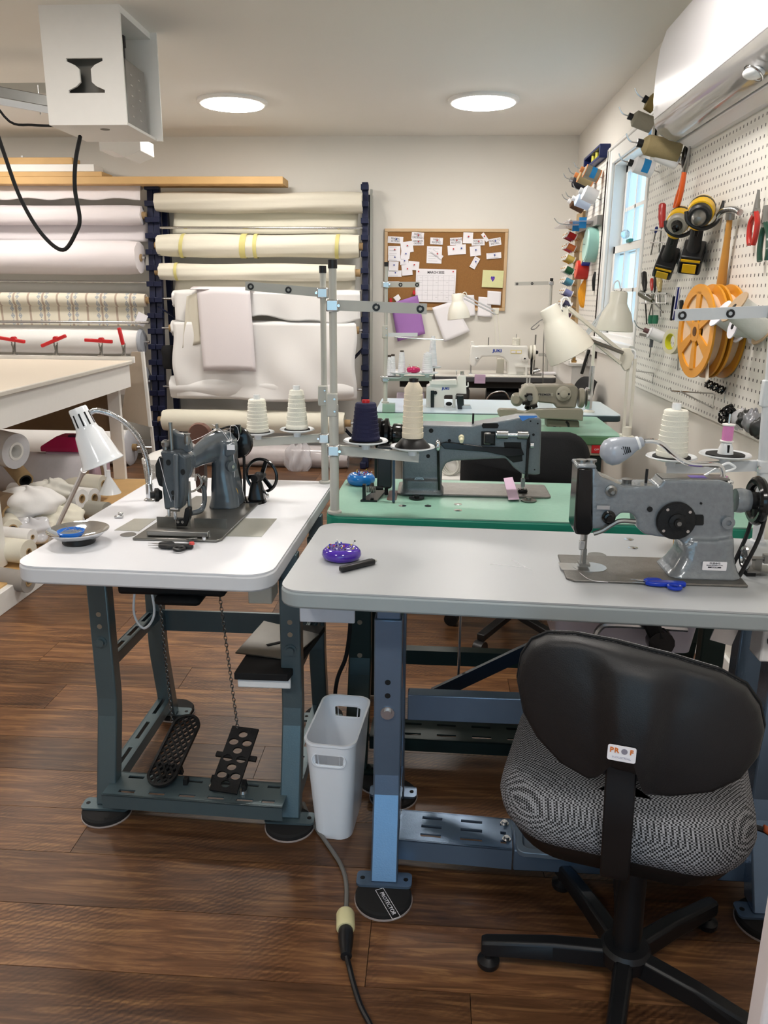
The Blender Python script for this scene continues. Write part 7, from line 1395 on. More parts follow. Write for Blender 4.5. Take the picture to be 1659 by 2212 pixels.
# ================================================================ pegboards
pegm = mat('pegboard', 'e4e1da', .55, var=.01); nt, N, L, B = nodes(pegm)
def pegmat(m, step):
    nt, N, L, B = nodes(m); src = B.inputs['Base Color'].links[0].from_socket
    t_ = N.new('ShaderNodeTexCoord'); s_ = N.new('ShaderNodeSeparateXYZ'); L.new(t_.outputs['Object'], s_.inputs[0])
    def mth(op, a, b_=None):
        n = N.new('ShaderNodeMath'); n.operation = op
        for i, q in enumerate((a, b_)):
            if q is None: continue
            if isinstance(q, (int, float)): n.inputs[i].default_value = q
            else: L.new(q, n.inputs[i])
        return n.outputs[0]
    fy = mth('ABSOLUTE', mth('SUBTRACT', mth('FRACT', mth('ADD', mth('DIVIDE', s_.outputs['Y'], step), 100.)), .5)); fz = mth('ABSOLUTE', mth('SUBTRACT', mth('FRACT', mth('ADD', mth('DIVIDE', s_.outputs['Z'], step), 100.)), .5))
    h = mth('MULTIPLY', mth('LESS_THAN', fy, .105), mth('LESS_THAN', fz, .15)); front = mth('LESS_THAN', s_.outputs['X'], 0.)
    h = mth('MULTIPLY', h, front); mx = N.new('ShaderNodeMix'); mx.data_type = 'RGBA'; L.new(h, mx.inputs[0]); L.new(src, mx.inputs[6]); mx.inputs[7].default_value = (.03, .028, .026, 1); L.new(mx.outputs[2], B.inputs['Base Color'])
pegmat(pegm, .0345)
PB = .024                                     # front face stands off the wall by this much
pb = tag(MB().bx(XR-PB, XR-PB+.006, 2.06, 4.455, .945, 2.165).build('pegboard', pegm, smooth=0, org=(XR-PB+.003, 3.25, .945)), 'large white pegboard covered with tools on the right wall', 'pegboard', 'pegboards on the right wall')
for z_ in (.96, 1.55, 2.14): struct(MB().bx(XR-PB+.006, XR, 2.06, 4.455, z_-.015, z_+.015).build('trim_1', trimw))
pb2 = tag(MB().bx(XR-PB, XR-PB+.006, 5.60, 6.55, 1.02, 2.28).build('pegboard', pegm, smooth=0, org=(XR-PB+.003, 6.0, 1.02)), 'narrow white pegboard with thread spools beyond the window', 'pegboard', 'pegboards on the right wall')
for z_ in (1.05, 2.25): struct(MB().bx(XR-PB+.006, XR, 5.60, 6.55, z_-.015, z_+.015).build('trim_2', trimw))
tag(MB().bx(XR-.030, XR-.0, 5.583, 5.598, 1.0, 2.25).build('dark_strip', mat('dark_brown_strip', '2a1f1c', .6)), 'dark brown strip along the edge of the narrow pegboard', 'strip')
tag(MB().bx(XR-.030, XR-.0, 5.583, 5.598, 2.252, 2.32).build('metal_bracket', greyst), 'short grey bracket above the dark brown strip', 'bracket')
def W(px, py, d=PB): return P(px, py, x=XR-d)
khaki = mat('khaki_thread', '9c8c66', .75, var=.07, vs=60, bump=.3, bs=300); taupe = mat('taupe_thread', '8f897a', .75, var=.05, bump=.3, bs=300); whth = mat('white_thread', 'e9e9ec', .75, var=.02); olive = mat('olive_thread', '7c6a3c', .75, var=.06)
bluet = mat('painters_tape', '1f86c8', .6)
# peg spools: axis sticking out from the wall, slightly raised
def pspool(lab, w, L_, r, m, cap=black, r2=None, tipr=None, grp='thread spools on wall pegs', tape=False, name='thread_spool', out=(-1, 0, .12), bent=False, endm=None):
    w = Vector(w); d = Vector(out).normalized(); t = thing(name, lab, 'thread spool', w, 0, grp); r2 = r2 or r; c = w+d*.03
    MB().lathe([(r*.6, 0), (r, .004), ((r+r2)/2, L_*.5), (r2, L_*.86), (r2*.55, L_*.97)], c, d, 24).build('thread', m, t, smooth=40)
    MB().lathe([(r2*.42, L_*.96), (r2*.42, L_+.02), (r2*.2, L_+.021)], c, d, 14).build('core', cap, t)
    e = c+d*(L_+.05); MB().tube([w, c, c+d*L_, e, e+Vector((-.02, 0, .03))], .003, n=6).build('peg', steel, t)
    if endm: MB().lathe([(r*1.02, -.004), (r*1.02, .004)], c, d, 20).lathe([(r2*1.02, L_*.86), (r2*1.02, L_*.90)], c, d, 20).build('flanges', endm, t)
    if tape:
        s_ = c+d*L_*.25; MB().loft([MB().ring(s_, d, (r+r2)/2+.001, 24)[0:9], MB().ring(s_+d*.035, d, (r+r2)/2+.001, 24)[0:9]], False, False).build('tape_label', bluet, t)
    return t
G = 'large spools above the drills'
def wsp(px_w, py_w, y=None): return W(px_w, py_w)
def endspool(lab, pw, pe, r, m, **k):          # from wall pixel pw to outer-end pixel pe
    w = W(*pw); e = P(*pe, y=w.y); o = e-w; return pspool(lab, w, max(.05, o.length-.05), r, m, out=o, **k)
endspool('khaki thread spool with black tip above the orange pliers', (1483, 332), (1376, 308), .045, khaki, grp=G, r2=.042)
endspool('white thread spool with blue tape beside the window top', (1424, 372), (1357, 350), .038, whth, grp=G, tape=True)
endspool('taupe thread spool beside the air conditioner corner', (1422, 276), (1357, 250), .038, taupe, grp=G)
endspool('brown thread spool half behind the air conditioner', (1428, 236), (1390, 212), .040, olive, grp=G)
endspool('white spool tucked behind the khaki spool', (1478, 358), (1400, 325), .03, whth, grp=G, cap=wplas)
tag(MB().box(W(1405, 287), (.004, .06, .05)).build('tape_label', bluet), 'blue tape label on the wall below the taupe spool', 'tape')
# ---------------- tools hanging on the pegboard
def tool_plane(d): return XR-d
handle_r = mat('red_handle', 'b3251c', .3, coat=.3); handle_o = mat('orange_handle', 'd65a1c', .3, coat=.3); handle_g = mat('green_handle', '123f2e', .35, coat=.2); ylw = mat('tool_yellow', 'e0b21c', .4); woodh = mat('hammer_wood', 'b47f36', .45, var=.15, vs=14)
def pliers(lab, pts_head, pts_l, pts_r, m, d=.05, r=.009, nose=True):
    o = W(*pts_head[-1], d); t = thing('pliers', lab, 'pliers', o, 0, 'pliers on the pegboard')
    h = [W(*q, d) for q in pts_head]
    MB().tube(h, [.0035, .013] if nose else [.010, .013], n=10).build('jaws', dsteel, t); MB().lathe([(.014, -.008), (.014, .008)], h[-1], X, 14).build('pivot', dsteel, t)
    for k, pts in enumerate((pts_l, pts_r)): MB().tube([W(*q, d+.004*(k-.5)) for q in pts], r, n=10).build('handle', m, t)
pliers('long orange handled pliers under the khaki spool', [(1490, 316), (1484, 350), (1478, 372)], [(1478, 372), (1472, 400), (1464, 425), (1458, 448)], [(1478, 372), (1474, 402), (1468, 430), (1460, 455)], handle_o, d=.10, r=.010)
pliers('needle nose pliers with red handles', [(1639, 410), (1636, 435), (1634, 458)], [(1634, 458), (1622, 480), (1618, 510), (1619, 528)], [(1634, 458), (1636, 482), (1632, 510), (1627, 528)], handle_r)
pliers('combination pliers with dark green handles at the right edge', [(1656, 445), (1655, 465), (1654, 482)], [(1654, 482), (1646, 505), (1641, 540), (1641, 564)], [(1654, 482), (1660, 505), (1660, 540), (1657, 562)], handle_g, nose=False)
t = thing('tin_snips', 'dark bulging snips behind the orange pliers', 'snips', W(1488, 335)); a_ = W(1489, 340); MB().sphere(a_-X*.02, .05, (.25, .5, 1)).build('snips_body', blackg, t)
# hammer
t = thing('hammer', 'upholstery hammer with long wooden handle', 'hammer', W(1556, 640))
a_, c_ = W(1577, 468, .06), W(1555, 638, .045); d = (c_-a_).normalized(); rg = []
for s, w_, th_ in ((0, .010, .020), (.15, .011, .021), (.35, .014, .024), (.6, .018, .030), (.85, .021, .035), (1, .021, .035)):
    q = a_+(c_-a_)*s; rg.append([q+Vector((x_*th_*.5, y_*w_, 0)) for x_, y_ in [(math.cos(k*math.pi/6), math.sin(k*math.pi/6)) for k in range(12)]])
MB().loft(rg).build('handle', woodh, t)
MB().tube([W(1553, 466, .06), W(1562, 456, .06), W(1577, 452, .06), W(1590, 453, .06), W(1599, 459, .06)], .011, n=12).build('head', steel, t); MB().lathe([(.016, -.012), (.016, .010)], a_, d, 14).build('eye', dsteel, t)
# cordless drills: body axis pointing toward the room, handle hanging down
def drill(lab, pc, pb_, d, chuck, s=1.0):
    c = W(*pc, d); bt = W(*pb_, d-.02); t = thing('cordless_drill', lab, 'drill', bt, 0, 'yellow and black cordless drills'); ax = Vector((-.34, -.86, -.36)).normalized()
    MB().lathe([(.026*s, -.06*s), (.038*s, -.05*s), (.041*s, -.01*s), (.039*s, .02*s)], c, ax, 24).build('motor_housing', ylw, t); MB().lathe([(.0405*s, -.035*s), (.0415*s, -.028*s), (.0405*s, -.02*s)], c, ax, 24).build('grip_band', black, t)
    MB().lathe([(.034*s, .018*s), (.036*s, .028*s), (.034*s, .045*s), (.028*s, .05*s)], c, ax, 24).build('collar', black if chuck else mat('grey_housing', '8d8a80', .4), t)
    if chuck: MB().lathe([(.022*s, .048*s), (.020*s, .075*s), (.012*s, .09*s), (.005*s, .092*s)], c, ax, 20).build('chuck', dsteel, t)
    else: MB().lathe([(.020*s, .048*s), (.013*s, .065*s), (.012*s, .08*s), (.004*s, .082*s), (.004*s, .11*s)], c, ax, 16).build('bit_holder', blackg, t)
    hd = (bt-c); rg = []; n_ = 14; u_ = hd.normalized(); a1 = (ax-u_*ax.dot(u_)).normalized(); a2 = u_.cross(a1)
    for q, w_, h_ in ((.12, .026, .024), (.3, .023, .019), (.6, .025, .020), (.85, .030, .024), (.92, .04, .03)):
        p = c+hd*q; rg.append([p+a1*(math.cos(k*2*math.pi/n_)*w_*s)+a2*(math.sin(k*2*math.pi/n_)*h_*s) for k in range(n_)])
    MB().loft(rg).build('grip', mat('drill_rubber', '1b1b1c', .6, bump=.3, bs=400), t, smooth=50); MB().lathe([(.027*s, 0), (.027*s, .014*s)], c+hd*.2, u_, 16).build('yellow_collar', ylw, t); MB().bar(c+hd*.24+a1*.02*s, c+hd*.42+a1*.022*s, .012*s, .01*s, a1).build('trigger', black, t, bevel=.003)
    Mx = Matrix(((a1.x, a2.x, u_.x, 0), (a1.y, a2.y, u_.y, 0), (a1.z, a2.z, u_.z, 0), (0, 0, 0, 1)))
    ba = MB().box(bt, (.105*s, .07*s, .05*s), Mx).build('battery', blackg, t, bevel=.010, bseg=3); MB().box(bt-u_*.032*s, (.10*s, .066*s, .016*s), Mx).build('battery_foot', black, t, bevel=.006); MB().box(bt+a1*.054*s, (.004, .042*s, .032*s), Mx).build('yellow_latch', ylw, ba, bevel=.003); MB().box(bt-u_*.026*s+a1*.051*s, (.004, .058*s, .007*s), Mx).build('yellow_line', ylw, ba)
    MB().tube([c+Vector((-.048*s, -.02, .0)), c+Vector((-.040*s, -.025, -.032*s)), c+Vector((0, -.03, -.05*s)), c+Vector((.04*s, -.025, -.034*s)), c+Vector((.055*s, -.02, .0)), c+Vector((.062*s, -.02, .03*s))], .007*s, n=8).build('holder_hook', black, t)
drill('impact driver with grey nose in a black hook', (1466, 478), (1438, 570), .10, False, 1.22); drill('drill with round steel chuck in a black hook', (1514, 458), (1494, 560), .10, True, 1.25)
# screwdrivers
def driver(lab, top, mid, tip, m, r=.012, d=.05, sh=dsteel, r2=None):
    a_, c_, e_ = W(*top, d), W(*mid, d), W(*tip, d-.015); t = thing('screwdriver', lab, 'screwdriver', e_, 0, 'screwdrivers in the wall rack'); ln = (c_-a_).length
    MB().lathe([(r*.7, 0), (r, .006), (r, ln*.6), (r*.75, ln*.8), ((r2 or r*.6), ln)], a_, c_-a_, 14).build('handle', m, t); MB().cyl(c_, e_, .0035, n=8).build('shaft', sh, t)
amber = mat('amber_plastic', 'c8b27a', .2, alpha=.9)
driver('red handled screwdriver beside the window', (1431, 440), (1429, 492), (1424, 545), handle_r, .017, .06)
driver('small screwdriver with blue red handle under the red one', (1419, 490), (1416, 503), (1406, 550), mat('navy_plastic', '20306e', .4), .008, .05)
driver('thick black handled screwdriver at the rack left end', (1391, 588), (1393, 628), (1397, 700), black, .014, .07, blackg); driver('short red handled screwdriver in the rack', (1408, 602), (1408, 628), (1410, 685), handle_r, .009, .06)
driver('clear amber handled screwdriver in the rack', (1424, 592), (1425, 630), (1427, 684), amber, .014, .06); driver('dark slim handled screwdriver behind the red one', (1416, 590), (1414, 630), (1400, 692), black, .008, .055)
driver('black and yellow stubby screwdriver lying across the rack', (1384, 634), (1410, 650), (1432, 675), mat('black_yellow', '3a3a24', .4, var=.5, vs=40), .016, .09)
t = thing('wire_rack', 'wire screwdriver rack on the pegboard', 'rack', W(1415, 640), 0, 'wire racks on the pegboard')
b = MB(); 
for q0, q1 in (((1385, 634), (1440, 634)), ((1385, 655), (1440, 655))): b.tube([W(*q0, .05), W(*q0, .10), W(*q1, .10), W(*q1, PB)], .003, n=6, sm=False)
for x_ in (1395, 1418, 1438): b.cyl(W(x_, 634, .10), W(x_, 655, .10), .003, n=6)
b.build('wires', steel, t)
t = thing('wire_rack', 'small wire rack holding the red screwdriver', 'rack', W(1425, 505), 0, 'wire racks on the pegboard'); b = MB()
for y_ in (497, 524): b.tube([W(1405, y_), W(1405, y_, .08), W(1442, y_, .08), W(1442, y_)], .003, n=6, sm=False)
b.build('wires', steel, t)
# white thread reel on a gun like holder, green handles, tape, marker, clip
pw = W(1444, 735); e_ = P(1391, 712, y=pw.y); pspool('white thread reel on a wall peg under the screwdriver rack', pw, (e_-pw).length-.05, .026, whth, cap=mat('maroon_core', '6a4a4c', .6), out=e_-pw, endm=mat('clear_flange', 'c9c9cc', .3))
for k, px in enumerate((1406, 1416)): p = W(px, 690, .06); tag(MB().lathe([(.012, -.02), (.014, 0), (.012, .02)], p, n=14).build('green_knob', mat('green_plastic', '1f6b4e', .35)), 'green round tool handle '+('nearer the window' if k == 0 else 'nearer the tape roll'), 'handle', 'green handles above the white reel')
t = thing('glue_gun', 'grey spring tool hanging below the white reel', 'tool', W(1405, 770)); MB().bar(W(1383, 722, .10), W(1416, 730, .06), .01, .012).build('arm', dsteel, t); MB().bar(W(1408, 730, .06), W(1406, 750, .06), .014, .014).build('grip', mat('grey_grip', '55585c', .5), t); MB().cyl(W(1406, 750, .06), W(1403, 772, .06), .003, n=8).build('tip', dsteel, t)
p = W(1453, 738, .06); t = thing('tape_roll', 'masking tape roll with yellow core on the pegboard', 'tape', p-Z*.055, 0, 'tape rolls on the wall'); nrm = Vector((-.93, -.36, 0)).normalized()
MB().lathe([(.036, -.014), (.054, -.014), (.054, .014), (.036, .014), (.036, -.014)], p, nrm, 32, False).build('tape', mat('cream_tape', 'cdc9b0', .6), t, smooth=40); MB().lathe([(.0355, -.014), (.0355, .014), (.033, .014), (.033, -.014), (.0355, -.014)], p, nrm, 32, False).build('core', mat('yellow_core', 'd9d62a', .5), t, smooth=40)
t = thing('marker_pen', 'navy striped utility knife hanging on the pegboard', 'knife', W(1458, 690)); MB().bar(W(1466, 622, .07), W(1456, 690, .06), .022, .016, X).build('body', mat('navy_gloss', '1a2372', .3), t, bevel=.004); MB().bar(W(1463, 622, .079), W(1453, 688, .069), .003, .003, X).bar(W(1469, 622, .079), W(1459, 688, .069), .003, .003, X).build('white_stripe', paper, t); MB().bar(W(1456, 640, .075), W(1450, 692, .065), .010, .012, X).build('side_clip', black, t, bevel=.003); MB().bar(W(1472, 648, .06), W(1472, 690, .05), .02, .016, X).build('second_grip', black, t, bevel=.005)
tag(MB().bar(W(1468, 690, .05), W(1464, 800, .03), .008, .003, X).cyl(W(1468, 690, .055), W(1468, 690, PB-.002), .003, n=6).build('steel_ruler', dsteel), 'thin steel rule hanging beside the orange reels', 'ruler')
# ---------------- orange reels
nrm = Vector((-.9976, -.07, 0)).normalized(); org_ = mat('orange_plastic', 'd9921c', .35, var=.04, coat=.2); eu = nrm.cross(Z).normalized()
def reel_disc(b, c, r):
    n = 48; b.frame(circ(r, n), circ(r*.80, n), c, eu, Z, -.004, .004); b.frame(circ(r*.24, n), circ(r*.10, n), c, eu, Z, -.004, .004)
    for k in range(6): a = R(60*k+30); d = eu*math.cos(a)+Z*math.sin(a); tt = eu*-math.sin(a)+Z*math.cos(a); q0, q1 = c+d*r*.2, c+d*r*.84; b.add([q+tt*s_*w_+nrm*z_ for q, w_ in ((q0, r*.07), (q1, r*.13)) for s_ in (-1, 1) for z_ in (-.004, .004)], [(0, 1, 3, 2), (4, 6, 7, 5), (0, 2, 6, 4), (1, 5, 7, 3), (0, 4, 5, 1), (2, 3, 7, 6)])
fc = P(1503, 716, x=XR-.15)
for i, (o_, lab) in enumerate(((0, 'front orange spoked reel of pale webbing'), (.065, 'rear orange spoked reel nearest the pegboard'))):
    c = fc-nrm*o_; t = thing('webbing_reel', lab, 'reel', c-Z*.17, 0, 'orange webbing reels on the pegboard')
    b = MB(); reel_disc(b, c, .168); b.build('front_disc', org_, t, smooth=30); b = MB(); reel_disc(b, c-nrm*.045, .168); b.build('back_disc', org_, t, smooth=30)
    MB().lathe([(.055, -.041), (.135, -.041), (.135, -.004), (.055, -.004), (.055, -.041)], c, nrm, 40, False).build('webbing', mat('peach_webbing', 'e2c3a2', .7), t, smooth=40)
    MB().lathe([(.017, -.05), (.017, .006)], c, nrm, 18).build('hub_hole', mat('dark_orange', '5a3608', .6), t)
tag(MB().bar(P(1532, 650, x=XR-.12), P(1527, 822, x=XR-.13), .028, .002, X).build('webbing_strap', mat('pale_webbing', 'e9dccb', .7)), 'pale webbing strap hanging from the orange reels', 'strap'); 
# white cord spools at the right of the reels
def flspool(lab, c, out, L_, rf, rt_, fm, tm):
    c = Vector(c); d = Vector(out).normalized(); t = thing('cord_spool', lab, 'cord spool', c-Z*rf, 0, 'flanged cord spools on the pegboard'); MB().lathe([(rt_, 0), (rt_*1.03, L_*.5), (rt_, L_)], c, d, 24).build('cord', tm, t)
    for s_, k in ((0, -1), (L_, 1)): MB().lathe([(rf, 0), (rf, .004*k)], c+d*s_, d, 28).build('flange', fm, t)
    MB().lathe([(.010, 0), (.010, .006)], c+d*L_, d, 12).build('hole', blackm, t)
w_ = Vector((-.9, .35, .05)); fl_w = mat('white_card', 'e4e2ea', .6); fl_b = mat('tan_card', 'ab9274', .7); gcord = mat('grey_cord', 'd3d3cd', .8, bump=.3, bs=200)
for lab, pw, pe, rf, rt_, fm in (('white flanged cord spool touching the orange reels', (1606, 712), (1557, 678), .050, .036, fl_w), ('tan flanged cord spool at the right edge', (1652, 712), (1588, 664), .056, .043, fl_b), ('small white flanged spool below the tan one', (1628, 716), (1585, 706), .040, .026, fl_w)):
    a_ = W(*pw, .045); e_ = P(*pe, y=a_.y); flspool(lab, a_, e_-a_, (e_-a_).length, rf, rt_, fm, gcord); c_ = (a_+e_)/2; MB().cyl(Vector((XR-PB, a_.y, a_.z)), a_, .004, n=6).build('peg', steel, bpy.data.objects[[o.name for o in COL.objects if o.name.startswith('cord_spool')][-1]])
# wire brackets, washers, bags
def wbr(lab, pts, r=.003): tag(MB().tube([W(a, c, d) for a, c, d in pts], r, n=6, sm=False).build('wire_bracket', steel), lab, 'bracket', 'wire brackets on the pegboard')
wbr('bent wire bracket below the orange reels', [(1448, 838, .20), (1451, 845, .20), (1540, 850, PB), (1545, 852, PB), (1540, 882, PB), (1470, 845, .17)]); wbr('bent wire bracket beside the lamp elbow', [(1370, 801, .18), (1412, 806, PB), (1410, 828, PB), (1368, 812, .18)])
t = thing('ring_hook', 'peg holding a row of black rings', 'hook', W(1566, 850)); pw = W(1567, 846); e_ = P(1522, 826, y=pw.y); dd = e_-pw; MB().tube([pw-Z*.03, pw, e_], .003, n=6, sm=False).build('peg', steel, t)
for k in range(7): MB().torus(pw+dd*(.1+.13*k), dd+Vector((0, .02*(-1)**k, .01)), .013, .0035, 18, 6).build('black_ring', blackg, t)
rn = random.Random(6); t = thing('ring_bunch', 'bunch of black curtain rings hanging low on the pegboard', 'rings', W(1575, 915))
for k in range(16): q = W(1572+rn.uniform(-12, 12), 897+rn.uniform(-14, 14), .04+rn.uniform(0, .06)); MB().torus(q, (rn.uniform(-1, 1), rn.uniform(-1, 1), rn.uniform(-.3, .3)), .014, .004, 16, 6).build('black_ring', blackg, t)
def bag(lab, px, py, m, s_, seed): 
    c = W(px, py, .06); rn = random.Random(seed); f = [(rn.randint(2, 6), rn.uniform(2, 6), rn.uniform(0, 6), rn.uniform(.04, .09)) for _ in range(6)]
    def fn(u, v):
        th = 2*math.pi*u; ph = math.pi*(v*.96+.02); d = 1+sum(k*math.sin(a*th+c_)*math.sin(b_*ph+c_) for a, b_, c_, k in f); return c+Vector((.03*d*math.sin(ph)*math.cos(th), s_*d*math.sin(ph)*math.sin(th), s_*1.3*d*math.cos(ph)))
    tag(MB().grid(fn, 32, 18).build('parts_bag', m, smooth=180), lab, 'bag', 'small bags of parts on the pegboard')
bag('clear bag of pale parts beside the black rings', 1598, 905, plwrap, .026, 1); bag('bag of dark fittings at the lower right of the pegboard', 1612, 905, mat('dark_fittings', '2a2a2a', .4, var=.4, vs=80), .022, 2); bag('silver grey plastic bag at the pegboard corner', 1625, 912, mat('silver_bag', '8f8f94', .25, .3, bump=.6, bs=40), .028, 3); bag('black fittings bag at the far lower corner', 1640, 925, MATS['dark_fittings'], .024, 4)
# ================================================================ narrow pegboard beyond the window
def F(px, py, y): return P(px, py, y=y)
def fsp(lab, pw_px, pe, y, r, m, **k):       # spool at depth y: wall side pixel, outer pixel
    z0 = F(pw_px[0], pw_px[1], y).z; w = Vector((XR-PB, y, z0)); e = F(*pe, y); o = e-w; pspool(lab, w, max(.06, o.length-.07), r, m, out=o, grp='spools on the narrow pegboard', **k)
orf = mat('orange_flange', 'd98a52', .5)
fsp('taupe spool with orange ends and blue tape', (1302, 385), (1248, 362), 5.72, .042, taupe, tape=True, endm=orf, cap=orf); fsp('khaki spool with orange ends behind the taupe one', (1290, 398), (1236, 374), 5.95, .040, khaki, endm=orf, cap=orf); fsp('black spool below the khaki spool', (1275, 405), (1225, 385), 6.15, .042, mat('black_thread', '14151c', .8), cap=steel)
fsp('big white spool jutting from the narrow pegboard', (1305, 432), (1246, 408), 5.74, .048, whth, cap=wplas); fsp('pale blue spool under the big white spool', (1285, 446), (1230, 425), 5.95, .042, mat('pale_blue_thread', 'b9cbe2', .75), cap=wplas); fsp('dark brown spool under the pale blue one', (1270, 455), (1222, 430), 6.2, .040, mat('brown_thread', '4a3018', .75), cap=wplas)
cd = thing('level_caddy', 'navy tool caddy with yellow vials on top of the narrow pegboard', 'caddy', (XR-.05, 5.95, 2.285)); MB().bx(XR-.07, XR-.002, 5.66, 6.25, 2.285, 2.30).bx(XR-.07, XR-.002, 5.66, 5.68, 2.30, 2.36).bx(XR-.07, XR-.002, 6.23, 6.25, 2.30, 2.36).bx(XR-.012, XR-.002, 5.66, 6.25, 2.30, 2.36).bx(XR-.07, XR-.002, 5.66, 6.25, 2.355, 2.37).build('case', mat('navy_case', '1a2860', .4), cd, bevel=.003)
for k in range(3): MB().lathe([(.016, 0), (.016, .05)], (XR-.04, 5.74+.14*k, 2.303), n=12).build('yellow_vial', mat('vial_yellow', 'd6cf4a', .4), cd)
ash = thing('acrylic_shelf', 'clear acrylic shelf with blue tape labels on the narrow pegboard', 'shelf', (XR-.1, 5.9, 1.87)); z_ = F(1290, 480, 5.8).z
MB().bx(XR-.24, XR-PB, 5.75, 6.35, z_, z_+.006).build('shelf', mat('acrylic', 'c9c4cc', .1, alpha=.55), ash); MB().bx(XR-.06, XR-PB, 5.62, 6.4, z_-.03, z_+.03).build('rail', mat('rail_grey', '9a9690', .4, .3), ash)
for k, y_ in enumerate((5.78, 6.05)): MB().bx(XR-.15+.0*k, XR-.10, y_, y_+.004, z_-.04, z_+.03).build('tape_label', bluet, ash)
MB().tube([(XR-.05, 5.85, z_-.01), (XR-.25, 5.85, z_-.01), (XR-.31, 5.85, z_+.03)], .004).build('peg', steel, ash)
# wooden thread rack with rows of small spools
tr = thing('thread_rack', 'wooden wall rack of small sewing thread spools', 'thread rack', (XR-.04, 6.6, 1.25)); MB().bx(XR-.045, XR-PB-.001, 6.28, 6.55, 1.18, 2.02).build('back_board', mat('rack_wood', 'b79d76', .6, var=.1), tr)
cols = ['8a7d5a', '8e7c4f', 'b79b5c', 'b3201c', 'b23a6a', '8a2020', 'd0723f', 'b8426a', 'c23a34', 'cbb45c', 'c9a648', 'd8a030', '1f5a3a', '2c7a50', 'd5dde0', '4f8fa8', '5d9cc0', '4a7f9a', '7f86b8', '5c5a94', '4c3f78', '3c3c5a', '2c2c40', '34304a', '3a2038', '241820', '2a1826']
me_s = MB().lathe([(.013, -.028), (.013, -.024), (.010, -.023), (.010, .023), (.013, .024), (.013, .028)], (0, 0, 0), X, 12)
k = 0; z0 = 1.93
for row_ in range(9):
    for c_ in range(3):
        y_ = 6.31+.085*c_; q = Vector((XR-.11, y_, z0-row_*.082)); a = Vector((-1, 0, .45)).normalized()
        t = thing('small_spool', ['', ][0] + ['olive', 'khaki', 'tan', 'scarlet', 'raspberry', 'dark red', 'orange', 'rose', 'red', 'straw', 'mustard', 'amber', 'dark green', 'green', 'pale grey', 'teal', 'sky blue', 'steel blue', 'lavender', 'violet', 'purple', 'slate', 'midnight', 'indigo', 'plum', 'black brown', 'dark plum'][k]+' small thread spool in the wooden rack, row %s from the top' % ['one', 'two', 'three', 'four', 'five', 'six', 'seven', 'eight', 'nine'][row_], 'thread spool', q, 0, 'small spools in the wooden thread rack')
        MB().lathe([(.022, -.030), (.022, .030)], q, a, 14).build('thread', mat('spool_'+cols[k], cols[k], .7), t); MB().lathe([(.026, .030), (.026, .036)], q, a, 14).lathe([(.026, -.036), (.026, -.030)], q, a, 14).build('flanges', white, t); MB().cyl(q-a*.075, q+a*.045, .004, n=6).build('peg', wood_l, t); k += 1
# ribbon rolls, bowls, webbing, scissors
def ribbon(lab, px, py, y, r, w, m, m2=None, tilt=0):
    c = F(px, py, y); d = Vector((-1, 0, .05)); t = thing('ribbon_roll', lab, 'ribbon roll', c-Z*r, 0, 'ribbon and trim rolls on the narrow pegboard'); MB().lathe([(r*.5, 0), (r, 0), (r, w), (r*.5, w)], c, d, 32).build('roll', m, t, smooth=40); MB().lathe([(r*.92, w), (r*.9, w+.004), (r*.3, w+.004)], c, d, 28).build('face', m2 or m, t, smooth=40); MB().cyl(Vector((XR-PB, y, c.z)), c+d*(w+.02), .004, n=6).build('peg', steel, t)
ribbon('pale teal ribbon roll like a shallow bowl', 1297, 530, 5.80, .115, .10, mat('teal_ribbon', '9fd0c6', .3), mat('teal_pale', 'b4dcd4', .35)); ribbon('cream and blue labelled trim roll', 1276, 545, 6.02, .10, .06, mat('blue_label', '2746b4', .4), mat('cream_trim', 'd8c8a4', .6)); ribbon('bright red ribbon roll', 1272, 584, 6.05, .065, .09, mat('red_ribbon', 'c42a20', .4), mat('coral_face', 'd8604c', .5))
t = thing('webbing_hank', 'hank of orange yellow webbing hanging on the narrow pegboard', 'webbing', F(1265, 655, 6.1)); ow = mat('amber_webbing', 'e8a022', .6)
for k in range(5): x_ = k*3-6; MB().tube([F(1270+x_*.5, 603, 6.1-.01*k), F(1276+x_, 625, 6.1-.01*k), F(1272+x_, 655, 6.1-.01*k), F(1262+x_, 660, 6.1-.01*k), F(1258+x_, 630, 6.1-.01*k), F(1268+x_*.5, 604, 6.1-.01*k)], .011, n=6).build('loop', ow, t)
t = thing('long_scissors', 'long dark handled shears hanging near the dark strip', 'scissors', F(1284, 720, 5.7)); MB().tube([F(1288, 588, 5.72), F(1283, 605, 5.72), F(1284, 628, 5.72)], .014, n=8).build('handle', black, t); MB().bar(F(1284, 625, 5.72), F(1282, 720, 5.74), .02, .004, X).bar(F(1288, 625, 5.72), F(1288, 722, 5.74), .02, .004, X).build('blades', dsteel, t)
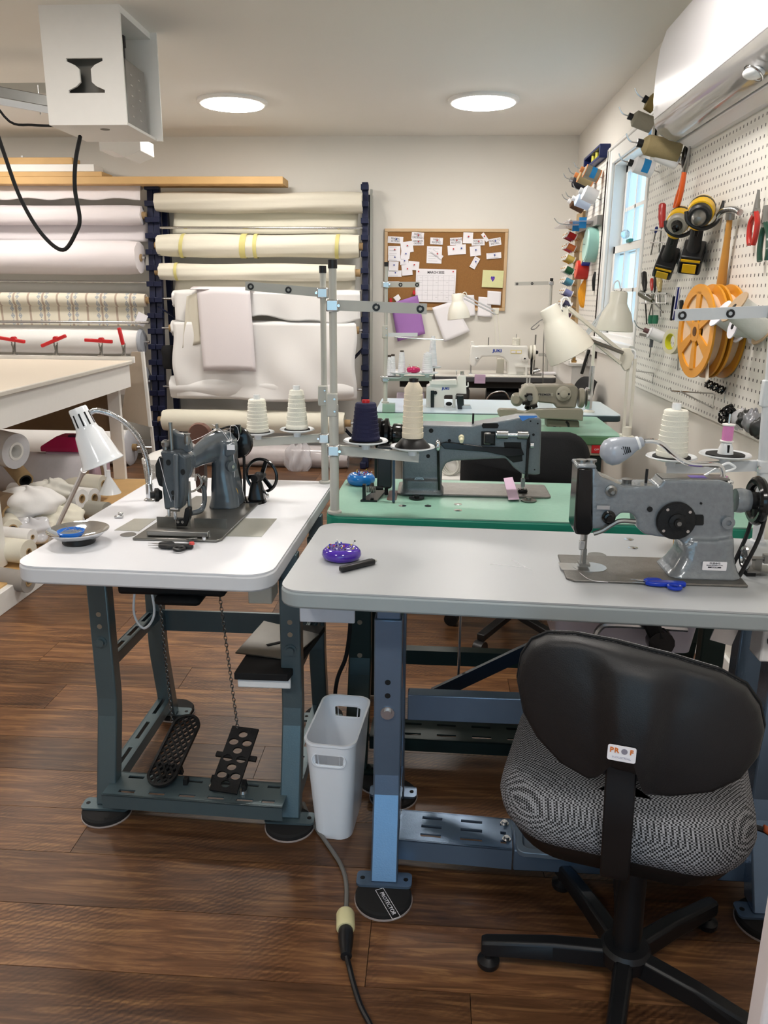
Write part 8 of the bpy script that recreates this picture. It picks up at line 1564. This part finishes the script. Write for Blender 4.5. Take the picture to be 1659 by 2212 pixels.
# suncatcher in the window
t = thing('suncatcher', 'clear faceted ball hanging in the window', 'suncatcher', P(1351, 505, x=XR+.01)); c = P(1351, 506, x=XR+.012); MB().sphere(c, .028, n=10, m=7).build('ball', mat('crystal', 'dff0f6', .05, trans=.8, alpha=.8), t, smooth=0); MB().cyl(c+Z*.028, Vector((c.x, c.y, WZ1-.012)), .0012, n=5).build('thread', paper, t)
# ledge with small parts below the narrow pegboard
sh_ = thing('wall_ledge', 'white ledge with small parts below the narrow pegboard', 'shelf', (XR-.06, 6.1, .95)); z_ = F(1245, 772, 6.2).z; MB().bx(XR-.16, XR-.001, 5.75, 6.75, z_-.03, z_-.012).bx(XR-.16, XR-.152, 5.75, 6.75, z_-.012, z_+.01).build('ledge', white, sh_, bevel=.002); MB().bx(XR-.13, XR-.001, 5.78, 6.7, .78, z_-.03).build('panel', white, sh_)
rn = random.Random(12)
for k in range(10):
    q = Vector((XR-.11+rn.uniform(-.03, .04), 5.85+.085*k, z_-.012)); nm = ['brass snap press die', 'dark metal bobbin case', 'small steel tool foot', 'black presser foot', 'bronze grommet die'][k % 5]
    t = thing('machine_part', nm+' on the white ledge, '+['nearest', 'second nearest', 'third', 'fourth', 'fifth', 'sixth', 'seventh', 'eighth', 'ninth', 'farthest'][k]+' along the row', 'machine part', q, 0, 'small parts on the white ledge'); m_ = [mat('brass', '9a7a4a', .35, .8), blacki, dsteel, blackg, mat('bronze', '5c4632', .4, .6)][k % 5]
    MB().lathe([(.018, 0), (.020, .012), (.010, .016), (.012, .035)], q, n=12).build('body', m_, t); MB().box(q+Vector((.0, .022, .015)), (.02, .03, .012), Matrix.Rotation(rn.uniform(-.6, .6), 3, 'Z')).build('arm', m_, t, bevel=.002)
t = thing('tape_dispenser', 'black and steel tape gun hanging below the white ledge', 'tape gun', F(1262, 800, 5.7)); MB().bar(F(1272, 755, 5.72), F(1256, 808, 5.72), .03, .02, X).build('handle', blackg, t, bevel=.005); MB().bar(F(1278, 760, 5.72), F(1270, 790, 5.72), .035, .02, X).build('blade_plate', steel, t); MB().box(F(1285, 765, 5.74), (.05, .03, .16)).build('white_block', wplas, t, bevel=.006)
